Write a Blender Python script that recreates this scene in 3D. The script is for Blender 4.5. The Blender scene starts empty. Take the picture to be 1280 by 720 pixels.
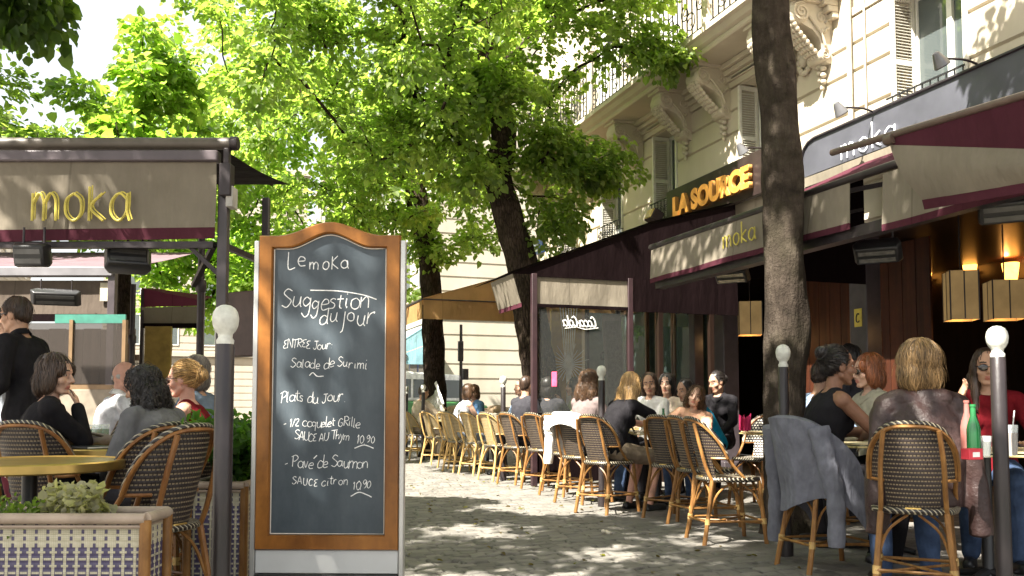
import bpy, math, random
import numpy as np
from mathutils import Vector, Matrix, noise
from mathutils.bvhtree import BVHTree

random.seed(7)
rng = np.random.default_rng(7)
R_ = math.radians
scene = bpy.context.scene
COL = scene.collection

# ------------------------------------------------------------------ camera, sky, sun, exposure
EYE = 0.98
YAW = R_(18.9)                       # camera looks 18.9 degrees right of the street axis (+Y)
PITCH = math.radians(3.4)
RISE = 148 - 1130 * math.tan(PITCH)      # the rest of the upward view is lens shift
cam_data = bpy.data.cameras.new('camera')
cam = bpy.data.objects.new('camera', cam_data)
COL.objects.link(cam)
cam_data.sensor_width = 36
cam_data.lens = 36 * 1130 / 1280
cam_data.shift_y = RISE / 1280
cam_data.clip_start = 0.05
cam_data.clip_end = 500
cam_data.dof.use_dof = False
cam.location = (0, 0, EYE)
cam.rotation_euler = (math.pi / 2 + PITCH, 0, -YAW)
scene.camera = cam

SUN_TO = Vector((-0.54, -0.27, 0.80)).normalized()
SUN_EL = math.asin(SUN_TO.z)
world = bpy.data.worlds.new('World')
scene.world = world
world.use_nodes = True
wn = world.node_tree
bg = wn.nodes['Background']
sky = wn.nodes.new('ShaderNodeTexSky')
sky.sky_type = 'NISHITA'
sky.sun_disc = False
sky.sun_elevation = SUN_EL
sky.sun_rotation = math.atan2(SUN_TO.x, SUN_TO.y)
sky.dust_density = 5.0
sky.air_density = 1.2
veil = wn.nodes.new('ShaderNodeMix')                 # thin bright haze over the blue
veil.data_type = 'RGBA'
veil.inputs[0].default_value = .65
veil.inputs[7].default_value = (4.6, 4.6, 4.5, 1)
wn.links.new(sky.outputs['Color'], veil.inputs[6])
wn.links.new(veil.outputs[2], bg.inputs['Color'])
bg.inputs['Strength'].default_value = 0.065
sun_data = bpy.data.lights.new('sun', 'SUN')
sun_data.energy = 5.0
sun_data.angle = R_(0.55)
sun_data.color = (1.0, 0.94, 0.84)
sun = bpy.data.objects.new('sun', sun_data)
COL.objects.link(sun)
sun.rotation_euler = SUN_TO.to_track_quat('Z', 'Y').to_euler()
sun.location = (-20, -10, 30)
scene.view_settings.view_transform = 'Standard'
scene.view_settings.look = 'None'
scene.view_settings.exposure = 2.3
scene.view_settings.gamma = 1.0
scene.render.engine = 'CYCLES'
scene.cycles.use_denoising = True
scene.cycles.max_bounces = 8
scene.cycles.transparent_max_bounces = 12
scene.cycles.sample_clamp_indirect = 8.0

FWD = Vector((math.sin(YAW), math.cos(YAW), 0))
RGT = Vector((math.cos(YAW), -math.sin(YAW), 0))
A_FWD, A_RGT, A_LEFT, A_CAM = 71.1, -18.9, 161.1, 251.1     # headings in degrees


def at(px, py, d):
    """world point seen at pixel (px, py) of the 1280 wide photograph at horizontal distance d"""
    x, y = (px - 640) / 1130, (360 + RISE - py) / 1130
    fh = math.cos(PITCH) - y * math.sin(PITCH)
    k = d / fh
    return FWD * d + RGT * (x * k) + Vector((0, 0, EYE + k * (math.sin(PITCH) + y * math.cos(PITCH))))


def spot(px, d, z=0.0):
    p = at(px, 508, d)
    return Vector((p.x, p.y, z))


# ------------------------------------------------------------------ materials
MATS = {}


class Ex:
    """tiny expression builder over shader math nodes"""
    def __init__(s, nt, v): s.nt, s.v = nt, v
    def op(s, o, b=None, c=None):
        n = s.nt.nodes.new('ShaderNodeMath'); n.operation = o
        for i, q in enumerate((s, b, c)):
            if q is None: continue
            q = q.v if isinstance(q, Ex) else q
            if isinstance(q, (int, float)): n.inputs[i].default_value = q
            else: s.nt.links.new(q, n.inputs[i])
        return Ex(s.nt, n.outputs[0])
    def __add__(s, b): return s.op('ADD', b)
    def __sub__(s, b): return s.op('SUBTRACT', b)
    def __mul__(s, b): return s.op('MULTIPLY', b)
    def frac(s): return s.op('FRACT')
    def floor(s): return s.op('FLOOR')
    def lt(s, b): return s.op('LESS_THAN', b)
    def gt(s, b): return s.op('GREATER_THAN', b)
    def max(s, b): return s.op('MAXIMUM', b)
    def sin(s): return s.op('SINE')
    def absv(s): return s.op('ABSOLUTE')


def new_mat(name):
    m = bpy.data.materials.new(name)
    m.use_nodes = True
    nt = m.node_tree
    b = nt.nodes['Principled BSDF']
    MATS[name] = m
    return m, nt, b


def col4(c): return (c[0], c[1], c[2], 1)


def mix(nt, fac, a, b):
    n = nt.nodes.new('ShaderNodeMix'); n.data_type = 'RGBA'
    for sock, v in ((n.inputs[0], fac), (n.inputs[6], a), (n.inputs[7], b)):
        if isinstance(v, Ex): nt.links.new(v.v, sock)
        elif isinstance(v, bpy.types.NodeSocket): nt.links.new(v, sock)
        elif isinstance(v, tuple): sock.default_value = col4(v)
        else: sock.default_value = v
    return n.outputs[2]


def noise_tex(nt, scale, detail=4, rough=.55, stretch=None, coord='Object'):
    tc = nt.nodes.new('ShaderNodeTexCoord')
    out = tc.outputs[coord]
    if stretch:
        mp = nt.nodes.new('ShaderNodeMapping'); mp.inputs['Scale'].default_value = stretch
        nt.links.new(out, mp.inputs[0]); out = mp.outputs[0]
    n = nt.nodes.new('ShaderNodeTexNoise')
    n.inputs['Scale'].default_value = scale; n.inputs['Detail'].default_value = detail
    n.inputs['Roughness'].default_value = rough
    nt.links.new(out, n.inputs['Vector'])
    return n.outputs['Fac']


def ramp(nt, fac, stops):
    r = nt.nodes.new('ShaderNodeValToRGB')
    e = r.color_ramp.elements
    e[0].position, e[0].color = stops[0][0], col4(stops[0][1])
    e[1].position, e[1].color = stops[-1][0], col4(stops[-1][1])
    for p, c in stops[1:-1]:
        k = e.new(p); k.color = col4(c)
    nt.links.new(fac.v if isinstance(fac, Ex) else fac, r.inputs[0])
    return r.outputs[0]


def vary(nt, c, lo=.78, hi=1.2):
    """each object a little lighter or darker than its neighbours"""
    oi = nt.nodes.new('ShaderNodeObjectInfo')
    k = Ex(nt, oi.outputs['Random']) * (hi - lo) + lo
    h = nt.nodes.new('ShaderNodeHueSaturation'); nt.links.new(k.v, h.inputs['Value']); nt.links.new(c, h.inputs['Color'])
    return h.outputs[0]


def bump(nt, b, h, strength=.3, dist=.01):
    n = nt.nodes.new('ShaderNodeBump')
    n.inputs['Strength'].default_value = strength; n.inputs['Distance'].default_value = dist
    nt.links.new(h.v if isinstance(h, Ex) else h, n.inputs['Height'])
    nt.links.new(n.outputs[0], b.inputs['Normal'])


def mat(name, c, rough=.6, metal=0., var=.25, scale=8., bmp=0., bscale=None, stretch=None, emit=0., spec=.5, c2=None, detail=4):
    """plain material with mottled colour and optional bump"""
    if name in MATS: return MATS[name]
    m, nt, b = new_mat(name)
    f = noise_tex(nt, scale, detail, stretch=stretch)
    lo = tuple(v * (1 - var) for v in c) if c2 is None else c2
    hi = tuple(min(1, v * (1 + var)) for v in c)
    nt.links.new(ramp(nt, f, [(.3, lo), (.7, hi)]), b.inputs['Base Color'])
    b.inputs['Roughness'].default_value = rough
    b.inputs['Metallic'].default_value = metal
    b.inputs['Specular IOR Level'].default_value = spec
    if bmp:
        bump(nt, b, noise_tex(nt, bscale or scale * 3, 5, stretch=stretch), bmp, .01)
    if emit:
        nt.links.new(ramp(nt, f, [(.3, lo), (.7, hi)]), b.inputs['Emission Color'])
        b.inputs['Emission Strength'].default_value = emit
    return m


def cloth(name, c, rough=.85, var=.18, fold=.5, fscale=9., sheen=.0):
    if name in MATS: return MATS[name]
    m, nt, b = new_mat(name)
    f = noise_tex(nt, 14, 4)
    nt.links.new(ramp(nt, f, [(.3, tuple(v * (1 - var) for v in c)), (.7, tuple(v * (1 + var) for v in c))]), b.inputs['Base Color'])
    b.inputs['Roughness'].default_value = rough
    b.inputs['Specular IOR Level'].default_value = .10
    bump(nt, b, noise_tex(nt, fscale, 3, .5, stretch=(1.4, 1.4, .6)), fold, .05)
    return m


def uv_xy(nt):
    tc = nt.nodes.new('ShaderNodeTexCoord')
    s = nt.nodes.new('ShaderNodeSeparateXYZ'); nt.links.new(tc.outputs['UV'], s.inputs[0])
    return Ex(nt, s.outputs[0]), Ex(nt, s.outputs[1])


def weave_chair(name, dark, light, pv=.021, pu=.017, fv=.34, fu=.72):
    m, nt, b = new_mat(name)
    u, v = uv_xy(nt)
    row = (v * (1 / pv)).floor()
    fr = (v * (1 / pv)).frac()
    cu = (u * (1 / pu) + row * .5).frac()
    k = fr.lt(fv) * cu.lt(fu)
    n = Ex(nt, noise_tex(nt, 40, 3))
    d = mix(nt, n, tuple(x * .6 for x in dark), tuple(x * 1.7 for x in dark))
    l = mix(nt, n, tuple(x * .6 for x in light), tuple(min(1, x * 1.25) for x in light))
    wear = Ex(nt, noise_tex(nt, 7, 5, .65)).op('POWER', 2.5)
    nt.links.new(vary(nt, mix(nt, wear * .8, mix(nt, k, d, l), tuple(x * .5 + .02 for x in dark))), b.inputs['Base Color'])
    b.inputs['Roughness'].default_value = .48
    h = (fr * math.pi).sin() * .6 + (cu * math.pi).sin() * .5
    bump(nt, b, h, .8, .004)
    return m


def weave_planter():
    m, nt, b = new_mat('planter_weave')
    u, v = uv_xy(nt)
    pu, pv = .0385, .0225
    cu = (u * (1 / pu)).frac()
    rv = v * (1 / pv)
    fr = rv.frac()
    row = rv.floor()
    strip = (cu - .5).absv().lt(.125)                              # cream uprights
    cu2 = (u * (1 / pu) + row * .5 + .5).frac()
    dash = (cu2 - .5).absv().lt(.31) * (fr - .5).absv().lt(.17)   # cream cross dashes
    low = strip.max(dash)
    hole = (cu - .5).absv().gt(.37) * (fr - .5).absv().lt(.3)
    high = Ex(nt, hole.v).op('SUBTRACT', 1).op('MULTIPLY', -1)
    top = v.gt(-.085)
    sel = top * high + (top * -1 + 1) * low
    n = Ex(nt, noise_tex(nt, 55, 3))
    thin = (u * (1 / .0062)).frac().lt(.12).max((v * (1 / .0062)).frac().lt(.14))
    pur = mix(nt, n, (.03, .022, .07), (.085, .07, .14))
    cream = mix(nt, n, (.35, .325, .21), (.57, .53, .40))
    c = mix(nt, sel, pur, cream)
    c = mix(nt, thin * .45, c, (.03, .03, .03))
    nt.links.new(c, b.inputs['Base Color'])
    b.inputs['Roughness'].default_value = .42
    bump(nt, b, (fr * math.pi).sin() * .5 + (cu * math.pi).sin() * .6 + sel * .4, .7, .004)
    return m


def binding(name):
    """black rattan wrap with cream flecks"""
    m, nt, b = new_mat(name)
    tc = nt.nodes.new('ShaderNodeTexCoord')
    s = nt.nodes.new('ShaderNodeSeparateXYZ'); nt.links.new(tc.outputs['Object'], s.inputs[0])
    x, y, z = (Ex(nt, o) for o in s.outputs)
    t = (x * 38 + y * 29 + z * 33).frac()
    nt.links.new(mix(nt, t.lt(.3), (.018, .013, .011), (.38, .34, .24)), b.inputs['Base Color'])
    b.inputs['Roughness'].default_value = .35
    bump(nt, b, (t * math.pi).sin(), .6, .004)
    return m


def wood(name, c1, c2, scale=6., stretch=(1, 1, .08), rough=.4, bmp=.15):
    m, nt, b = new_mat(name)
    f = noise_tex(nt, scale * 4, 6, .6, stretch=stretch)
    wear = Ex(nt, noise_tex(nt, 11, 6, .7)).op('POWER', 3)
    cc = mix(nt, wear * 1.1, ramp(nt, f, [(.3, c1), (.5, tuple((a + d) / 2 for a, d in zip(c1, c2))), (.7, c2)]), tuple(x * .35 for x in c1))
    nt.links.new(vary(nt, cc, .8, 1.15), b.inputs['Base Color'])
    b.inputs['Roughness'].default_value = rough
    b.inputs['Specular IOR Level'].default_value = .28
    bump(nt, b, f, bmp, .003)
    return m


def leaf_mat(name, dark, mid, light, trans=1.0):
    m, nt, b = new_mat(name)
    a = nt.nodes.new('ShaderNodeAttribute'); a.attribute_name = 'tone'
    c = ramp(nt, a.outputs['Fac'], [(0., dark), (.5, mid), (1., light)])
    nt.links.new(c, b.inputs['Base Color'])
    b.inputs['Roughness'].default_value = .42
    b.inputs['Specular IOR Level'].default_value = .4
    t = nt.nodes.new('ShaderNodeBsdfTranslucent')
    tcol = nt.nodes.new('ShaderNodeMix'); tcol.data_type = 'RGBA'; tcol.blend_type = 'MULTIPLY'
    tcol.inputs[0].default_value = 1
    nt.links.new(c, tcol.inputs[6]); tcol.inputs[7].default_value = (3.35 * trans, 3.6 * trans, 1.5 * trans, 1)
    nt.links.new(tcol.outputs[2], t.inputs['Color'])
    mx = nt.nodes.new('ShaderNodeMixShader'); mx.inputs[0].default_value = .56
    nt.links.new(b.outputs[0], mx.inputs[1]); nt.links.new(t.outputs[0], mx.inputs[2])
    nt.links.new(mx.outputs[0], nt.nodes['Material Output'].inputs['Surface'])
    return m


def glass_mat(name, c=(.8, .9, .9), rough=.02, alpha=.25):
    """thin pane: mostly see-through with a clear reflection"""
    m, nt, b = new_mat(name)
    b.inputs['Base Color'].default_value = col4(c)
    b.inputs['Roughness'].default_value = rough
    b.inputs['Specular IOR Level'].default_value = .9
    tr = nt.nodes.new('ShaderNodeBsdfTransparent'); tr.inputs[0].default_value = col4(tuple(.6 + .4 * v for v in c))
    mx = nt.nodes.new('ShaderNodeMixShader'); mx.inputs[0].default_value = alpha
    nt.links.new(tr.outputs[0], mx.inputs[1]); nt.links.new(b.outputs[0], mx.inputs[2])
    nt.links.new(mx.outputs[0], nt.nodes['Material Output'].inputs['Surface'])
    return m


def fabric_awning(name, c, trans=.35, dirt=.2):
    m, nt, b = new_mat(name)
    f = noise_tex(nt, 2.2, 5, .6)
    c_ = ramp(nt, f, [(.3, tuple(v * (1 - dirt) for v in c)), (.7, tuple(v * (1 + dirt * .6) for v in c))])
    tc = nt.nodes.new('ShaderNodeTexCoord'); sp = nt.nodes.new('ShaderNodeSeparateXYZ'); nt.links.new(tc.outputs['Object'], sp.inputs[0])
    seam = ((Ex(nt, sp.outputs[0]) + Ex(nt, sp.outputs[1])) * .95).frac().lt(.014)
    run = Ex(nt, noise_tex(nt, 6, 5, .65, stretch=(1, 1, .10))).op('POWER', 2.2)
    c_ = mix(nt, run * .55, c_, tuple(v * .45 for v in c))
    c_ = mix(nt, seam * .45, c_, tuple(v * .4 for v in c))
    nt.links.new(c_, b.inputs['Base Color'])
    b.inputs['Roughness'].default_value = .8
    b.inputs['Specular IOR Level'].default_value = .04
    bump(nt, b, noise_tex(nt, 4.5, 4, .5, stretch=(1, 1, .3)), .75, .05)
    t = nt.nodes.new('ShaderNodeBsdfTranslucent'); nt.links.new(c_, t.inputs[0])
    mx = nt.nodes.new('ShaderNodeMixShader'); mx.inputs[0].default_value = trans
    nt.links.new(b.outputs[0], mx.inputs[1]); nt.links.new(t.outputs[0], mx.inputs[2])
    nt.links.new(mx.outputs[0], nt.nodes['Material Output'].inputs['Surface'])
    return m


M_RATTAN = wood('rattan_pole', (.155, .066, .020), (.37, .19, .058), 5, (1, 1, .25), .40)
M_RATTAN_D = wood('rattan_pole_dark', (.16, .06, .02), (.36, .17, .05), 5, (1, 1, .25), .32)
M_BAMBOO = wood('bamboo_pale', (.42, .25, .08), (.68, .48, .20), 5, (1, 1, .25), .36)
M_WEAVE = weave_chair('weave_dark', (.018, .011, .010), (.33, .26, .165))
M_WEAVE_T = weave_chair('weave_tan', (.20, .14, .06), (.50, .42, .24), fv=.5)
M_WEAVE_L = weave_chair('weave_pale', (.03, .025, .03), (.62, .58, .46), pv=.026, pu=.03, fv=.5, fu=.6)
M_SEAT = weave_chair('weave_seat', (.10, .075, .05), (.40, .34, .25), pv=.012, pu=.014, fv=.55, fu=.75)
M_PLANTER = weave_planter()
M_BIND = binding('rattan_binding')
M_BRASS = mat('brass_edge', (.62, .43, .14), .32, .85, .25, 5)
M_DARKMETAL = mat('dark_metal', (.035, .028, .030), .45, .4, .3, 10, .08)
M_BOLLARD = mat('bollard_paint', (.022, .016, .017), .38, .0, .35, 9, .15, 60, c2=(.011, .009, .009), detail=8, stretch=(1, 1, .3))
M_WHITEBALL = mat('white_ball_paint', (.58, .59, .53), .45, 0, .10, 34, .25, 60, c2=(.46, .46, .41), detail=7)
M_BLACKPLASTIC = mat('black_plastic', (.015, .015, .016), .4)
M_TAUPE = fabric_awning('awning_taupe', (.235, .205, .16), .12)
M_MAROON = fabric_awning('awning_maroon', (.085, .026, .038), .12)
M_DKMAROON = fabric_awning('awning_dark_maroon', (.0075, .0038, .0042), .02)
M_ORANGE = fabric_awning('awning_orange', (.52, .32, .14), .42)
M_STONE_MAT = None
M_IRON = mat('wrought_iron', (.02, .02, .022), .5, .3)
M_GLASS = glass_mat('clear_pane')
M_GLASS_DARK = glass_mat('dim_pane', (.10, .12, .12), .03, .75)
def bark(name, c1, c2, c3, ck=.7):
    m, nt, b = new_mat(name)
    tc = nt.nodes.new('ShaderNodeTexCoord'); mp = nt.nodes.new('ShaderNodeMapping'); mp.inputs['Scale'].default_value = (1, 1, .22)
    nt.links.new(tc.outputs['Object'], mp.inputs[0])
    v = nt.nodes.new('ShaderNodeTexVoronoi'); v.feature = 'DISTANCE_TO_EDGE'; v.inputs['Scale'].default_value = 26
    nz = nt.nodes.new('ShaderNodeTexNoise'); nz.inputs['Scale'].default_value = 9; nz.inputs['Detail'].default_value = 6
    nt.links.new(mp.outputs[0], nz.inputs[0])
    ad = nt.nodes.new('ShaderNodeVectorMath'); ad.operation = 'MULTIPLY_ADD'; ad.inputs[1].default_value = (.09, .09, .09)
    nt.links.new(nz.outputs['Color'], ad.inputs[0]); nt.links.new(mp.outputs[0], ad.inputs[2]); nt.links.new(ad.outputs[0], v.inputs['Vector'])
    crack = Ex(nt, v.outputs['Distance']).op('MULTIPLY', 7).op('MINIMUM', 1)
    f = noise_tex(nt, 5, 7, .65); g = noise_tex(nt, 1.6, 4, .6); h = noise_tex(nt, 40, 5, .7)
    c = ramp(nt, f, [(.32, c1), (.5, c2), (.68, c3)])
    c = mix(nt, Ex(nt, g).op('SUBTRACT', .5).op('MULTIPLY', 2.4).op('MAXIMUM', 0), c, (c2[0] * .85, c2[1] * 1.05, c2[2] * .75))
    c = mix(nt, (crack * -1 + 1) * ck, c, tuple(x * .35 for x in c1))
    nt.links.new(c, b.inputs['Base Color'])
    b.inputs['Roughness'].default_value = .9; b.inputs['Specular IOR Level'].default_value = .06
    bump(nt, b, crack * ck + Ex(nt, h) * .5 + Ex(nt, f) * 1.3, 1.0, .018)
    return m


M_BARK = bark('bark', (.022, .016, .012), (.045, .032, .024), (.075, .055, .042))
M_BARK_PALE = bark('bark_rough', (.024, .019, .015), (.046, .036, .028), (.082, .066, .052), .16)
M_DARKWOOD = wood('dark_wood', (.010, .006, .005), (.028, .015, .010), 3, (1, 1, .06), .35)
M_REDWOOD = wood('red_wood', (.026, .008, .004), (.075, .021, .008), 3, (1, 1, .06), .55)
M_YELLOW = mat('yellow_letter', (.52, .43, .075), .5, 0, .25, 12)
M_CHROME = mat('chrome', (.6, .6, .6), .2, .9, .1)


# ------------------------------------------------------------------ mesh building
class MB:
    def __init__(s): s.v, s.f, s.m, s.uv, s.n = [], [], [], {}, 0

    def add(s, verts, faces, m=0, uvs=None):
        k = s.n
        verts = [tuple(p) for p in verts]
        s.v += verts; s.n += len(verts)
        for i, f in enumerate(faces):
            if uvs is not None: s.uv[len(s.f)] = [uvs[j] for j in f]
            s.f.append(tuple(j + k for j in f)); s.m.append(m)
        return s

    def box(s, x0, x1, y0, y1, z0, z1, m=0, uv=None):
        v = [(x, y, z) for z in (z0, z1) for y in (y0, y1) for x in (x0, x1)]
        f = [(0, 2, 3, 1), (4, 5, 7, 6), (0, 1, 5, 4), (2, 6, 7, 3), (0, 4, 6, 2), (1, 3, 7, 5)]
        return s.add(v, f, m)

    def obox(s, c, size, rot=None, m=0):
        h = [q / 2 for q in size]
        rot = rot or Matrix.Identity(3)
        v = [Vector(c) + rot @ Vector((x, y, z)) for z in (-h[2], h[2]) for y in (-h[1], h[1]) for x in (-h[0], h[0])]
        f = [(0, 2, 3, 1), (4, 5, 7, 6), (0, 1, 5, 4), (2, 6, 7, 3), (0, 4, 6, 2), (1, 3, 7, 5)]
        return s.add(v, f, m)

    def bar(s, p, q, w, h=None, m=0):
        """square bar from p to q"""
        p, q = Vector(p), Vector(q)
        d = q - p
        rot = d.to_track_quat('Z', 'Y').to_matrix()
        return s.obox((p + q) / 2, (w, h or w, d.length), rot, m)

    def tube(s, pts, r, n=8, m=0, caps=True, flat=None):
        pts = [Vector(p) for p in pts]
        k = len(pts)
        rr = r if isinstance(r, (list, tuple)) else [r] * k
        t0 = (pts[1] - pts[0]).normalized()
        ref = Vector((0, 0, 1)) if abs(t0.z) < .9 else Vector((1, 0, 0))
        a = t0.cross(ref).normalized()
        V = []
        for i in range(k):
            t = (pts[min(i + 1, k - 1)] - pts[max(i - 1, 0)])
            if t.length < 1e-9: t = t0
            t.normalize()
            a = (a - t * a.dot(t))
            if a.length < 1e-6: a = t.orthogonal()
            a.normalize()
            b = t.cross(a)
            for j in range(n):
                q = 2 * math.pi * j / n
                V.append(pts[i] + a * (math.cos(q) * rr[i]) + b * (math.sin(q) * rr[i]))
        Fc = []
        for i in range(k - 1):
            for j in range(n):
                j2 = (j + 1) % n
                Fc.append((i * n + j, i * n + j2, (i + 1) * n + j2, (i + 1) * n + j))
        if caps:
            Fc.append(tuple(range(n - 1, -1, -1)))
            Fc.append(tuple((k - 1) * n + j for j in range(n)))
        return s.add(V, Fc, m)

    def lathe(s, prof, c=(0, 0, 0), n=20, m=0, axis='Z'):
        V, Fc = [], []
        for r, z in prof:
            for j in range(n):
                q = 2 * math.pi * j / n
                p = (r * math.cos(q), r * math.sin(q), z)
                if axis == 'Y': p = (p[0], p[2], p[1])
                if axis == 'X': p = (p[2], p[0], p[1])
                V.append((p[0] + c[0], p[1] + c[1], p[2] + c[2]))
        for i in range(len(prof) - 1):
            for j in range(n):
                j2 = (j + 1) % n
                Fc.append((i * n + j, i * n + j2, (i + 1) * n + j2, (i + 1) * n + j))
        Fc.append(tuple(range(n - 1, -1, -1)))
        Fc.append(tuple((len(prof) - 1) * n + j for j in range(n)))
        return s.add(V, Fc, m)

    def ball(s, c, r, n=14, k=9, m=0, rot=None):
        r = (r, r, r) if isinstance(r, (int, float)) else r
        V, Fc = [], []
        for i in range(k + 1):
            a = math.pi * i / k
            for j in range(n):
                q = 2 * math.pi * j / n
                p = Vector((r[0] * math.sin(a) * math.cos(q), r[1] * math.sin(a) * math.sin(q), r[2] * math.cos(a)))
                if rot: p = rot @ p
                V.append(p + Vector(c))
        for i in range(k):
            for j in range(n):
                j2 = (j + 1) % n
                Fc.append((i * n + j, (i + 1) * n + j, (i + 1) * n + j2, i * n + j2))
        return s.add(V, Fc, m)

    def loft(s, rings, m=0):
        n = len(rings[0])
        V = [p for r in rings for p in r]
        Fc = []
        for i in range(len(rings) - 1):
            for j in range(n):
                j2 = (j + 1) % n
                Fc.append((i * n + j, i * n + j2, (i + 1) * n + j2, (i + 1) * n + j))
        Fc.append(tuple(range(n - 1, -1, -1)))
        Fc.append(tuple((len(rings) - 1) * n + j for j in range(n)))
        return s.add(V, Fc, m)

    def capsule(s, p, q, r0, r1, n=10, m=0):
        p, q = Vector(p), Vector(q)
        d = (q - p)
        L = max(d.length, 1e-5)
        d = d / L
        pts, rad = [], []
        for k in range(4):
            a = math.pi / 2 * k / 3.3
            pts.append(p - d * r0 * math.cos(a)); rad.append(max(1e-4, r0 * math.sin(a)) if k else r0 * .12)
        pts.append(p); rad.append(r0); pts.append((p + q) / 2); rad.append((r0 + r1) / 2); pts.append(q); rad.append(r1)
        for k in (3, 2, 1, 0):
            a = math.pi / 2 * k / 3.3
            pts.append(q + d * r1 * math.cos(a)); rad.append(r1 * math.sin(a) if k else r1 * .12)
        return s.tube(pts, rad, n, m)

    def grid(s, fn, nu, nv, m=0, uvfn=None):
        V, U, Fc = [], [], []
        for i in range(nu + 1):
            for j in range(nv + 1):
                V.append(fn(i / nu, j / nv))
                if uvfn: U.append(uvfn(i / nu, j / nv))
        for i in range(nu):
            for j in range(nv):
                a = i * (nv + 1) + j
                Fc.append((a, a + nv + 1, a + nv + 2, a + 1))
        return s.add(V, Fc, m, U if uvfn else None)

    def prism(s, poly, axis, a, b, m=0):
        """extrude a 2-D polygon along axis 'X','Y' or 'Z' from a to b"""
        n = len(poly)
        def P(q, t):
            if axis == 'X': return (t, q[0], q[1])
            if axis == 'Y': return (q[0], t, q[1])
            return (q[0], q[1], t)
        V = [P(q, a) for q in poly] + [P(q, b) for q in poly]
        Fc = [(i, (i + 1) % n, n + (i + 1) % n, n + i) for i in range(n)]
        Fc += [tuple(range(n - 1, -1, -1)), tuple(range(n, 2 * n))]
        return s.add(V, Fc, m)

    def mesh(s, name, mats, smooth=40):
        me = bpy.data.meshes.new(name)
        me.from_pydata(s.v, [], s.f)
        for m in (mats if isinstance(mats, (list, tuple)) else [mats]): me.materials.append(m)
        me.polygons.foreach_set('material_index', s.m)
        if s.uv:
            lay = me.uv_layers.new(name='UVMap')
            buf = np.zeros((len(me.loops), 2), dtype=np.float32)
            k = 0
            for i, f in enumerate(s.f):
                u = s.uv.get(i)
                if u is not None: buf[k:k + len(f)] = u
                k += len(f)
            lay.data.foreach_set('uv', buf.ravel())
        if smooth is not None:
            me.polygons.foreach_set('use_smooth', [True] * len(me.polygons))
            me.set_sharp_from_angle(angle=R_(smooth))
        me.update()
        return me

    def build(s, name, mats, parent=None, smooth=40, bevel=0., loc=None):
        return link(name, s.mesh(name, mats, smooth), parent, bevel, loc)


def link(name, me, parent=None, bevel=0., loc=None):
    o = bpy.data.objects.new(name, me)
    COL.objects.link(o)
    if parent is not None: o.parent = parent
    if loc is not None: o.location = loc
    if bevel:
        b = o.modifiers.new('edge', 'BEVEL'); b.width = bevel; b.segments = 2; b.limit_method = 'ANGLE'; b.angle_limit = R_(40)
    return o


def tag(o, label=None, cat=None, group=None, kind=None):
    if label: o['label'] = label
    if cat: o['category'] = cat
    if group: o['group'] = group
    if kind: o['kind'] = kind
    return o


def thing(name, label, cat, loc=(0, 0, 0), head=None, group=None):
    """Empty at the thing's base; head = heading in degrees of its local +Y"""
    o = bpy.data.objects.new(name, None)
    COL.objects.link(o)
    o.location = loc
    if head is not None: o.rotation_euler = (0, 0, R_(head - 90))
    o.empty_display_size = .1
    return tag(o, label, cat, group)


def copy_tree(o, parent=None):
    c = o.copy(); COL.objects.link(c)
    if parent is not None: c.parent = parent
    for ch in [x for x in o.children]: copy_tree(ch, c)
    return c


def catmull(pts, k=6):
    pts = [Vector(p) for p in pts]
    if len(pts) < 3: return pts
    P = [pts[0] * 2 - pts[1]] + pts + [pts[-1] * 2 - pts[-2]]
    out = []
    for i in range(1, len(P) - 2):
        for j in range(k):
            t = j / k
            a, b, c, d = P[i - 1], P[i], P[i + 1], P[i + 2]
            out.append(.5 * ((2 * b) + (c - a) * t + (2 * a - 5 * b + 4 * c - d) * t * t + (3 * b - a - 3 * c + d) * t ** 3))
    out.append(pts[-1])
    return out


def remesh(mb, name, mats, voxel, smooth_it=3):
    """fuse overlapping closed shapes into one continuous surface"""
    me = bpy.data.meshes.new('tmp')
    me.from_pydata(mb.v, [], mb.f)
    o = bpy.data.objects.new('tmp', me)
    COL.objects.link(o)
    r = o.modifiers.new('r', 'REMESH'); r.mode = 'VOXEL'; r.voxel_size = voxel; r.use_smooth_shade = True
    if smooth_it:
        q = o.modifiers.new('s', 'SMOOTH'); q.factor = .5; q.iterations = smooth_it
    dg = bpy.context.evaluated_depsgraph_get()
    out = bpy.data.meshes.new_from_object(o.evaluated_get(dg))
    bpy.data.objects.remove(o); bpy.data.meshes.remove(me)
    out.name = name
    out.materials.clear()
    for m in (mats if isinstance(mats, (list, tuple)) else [mats]): out.materials.append(m)
    out.polygons.foreach_set('use_smooth', [True] * len(out.polygons))
    return out


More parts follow.
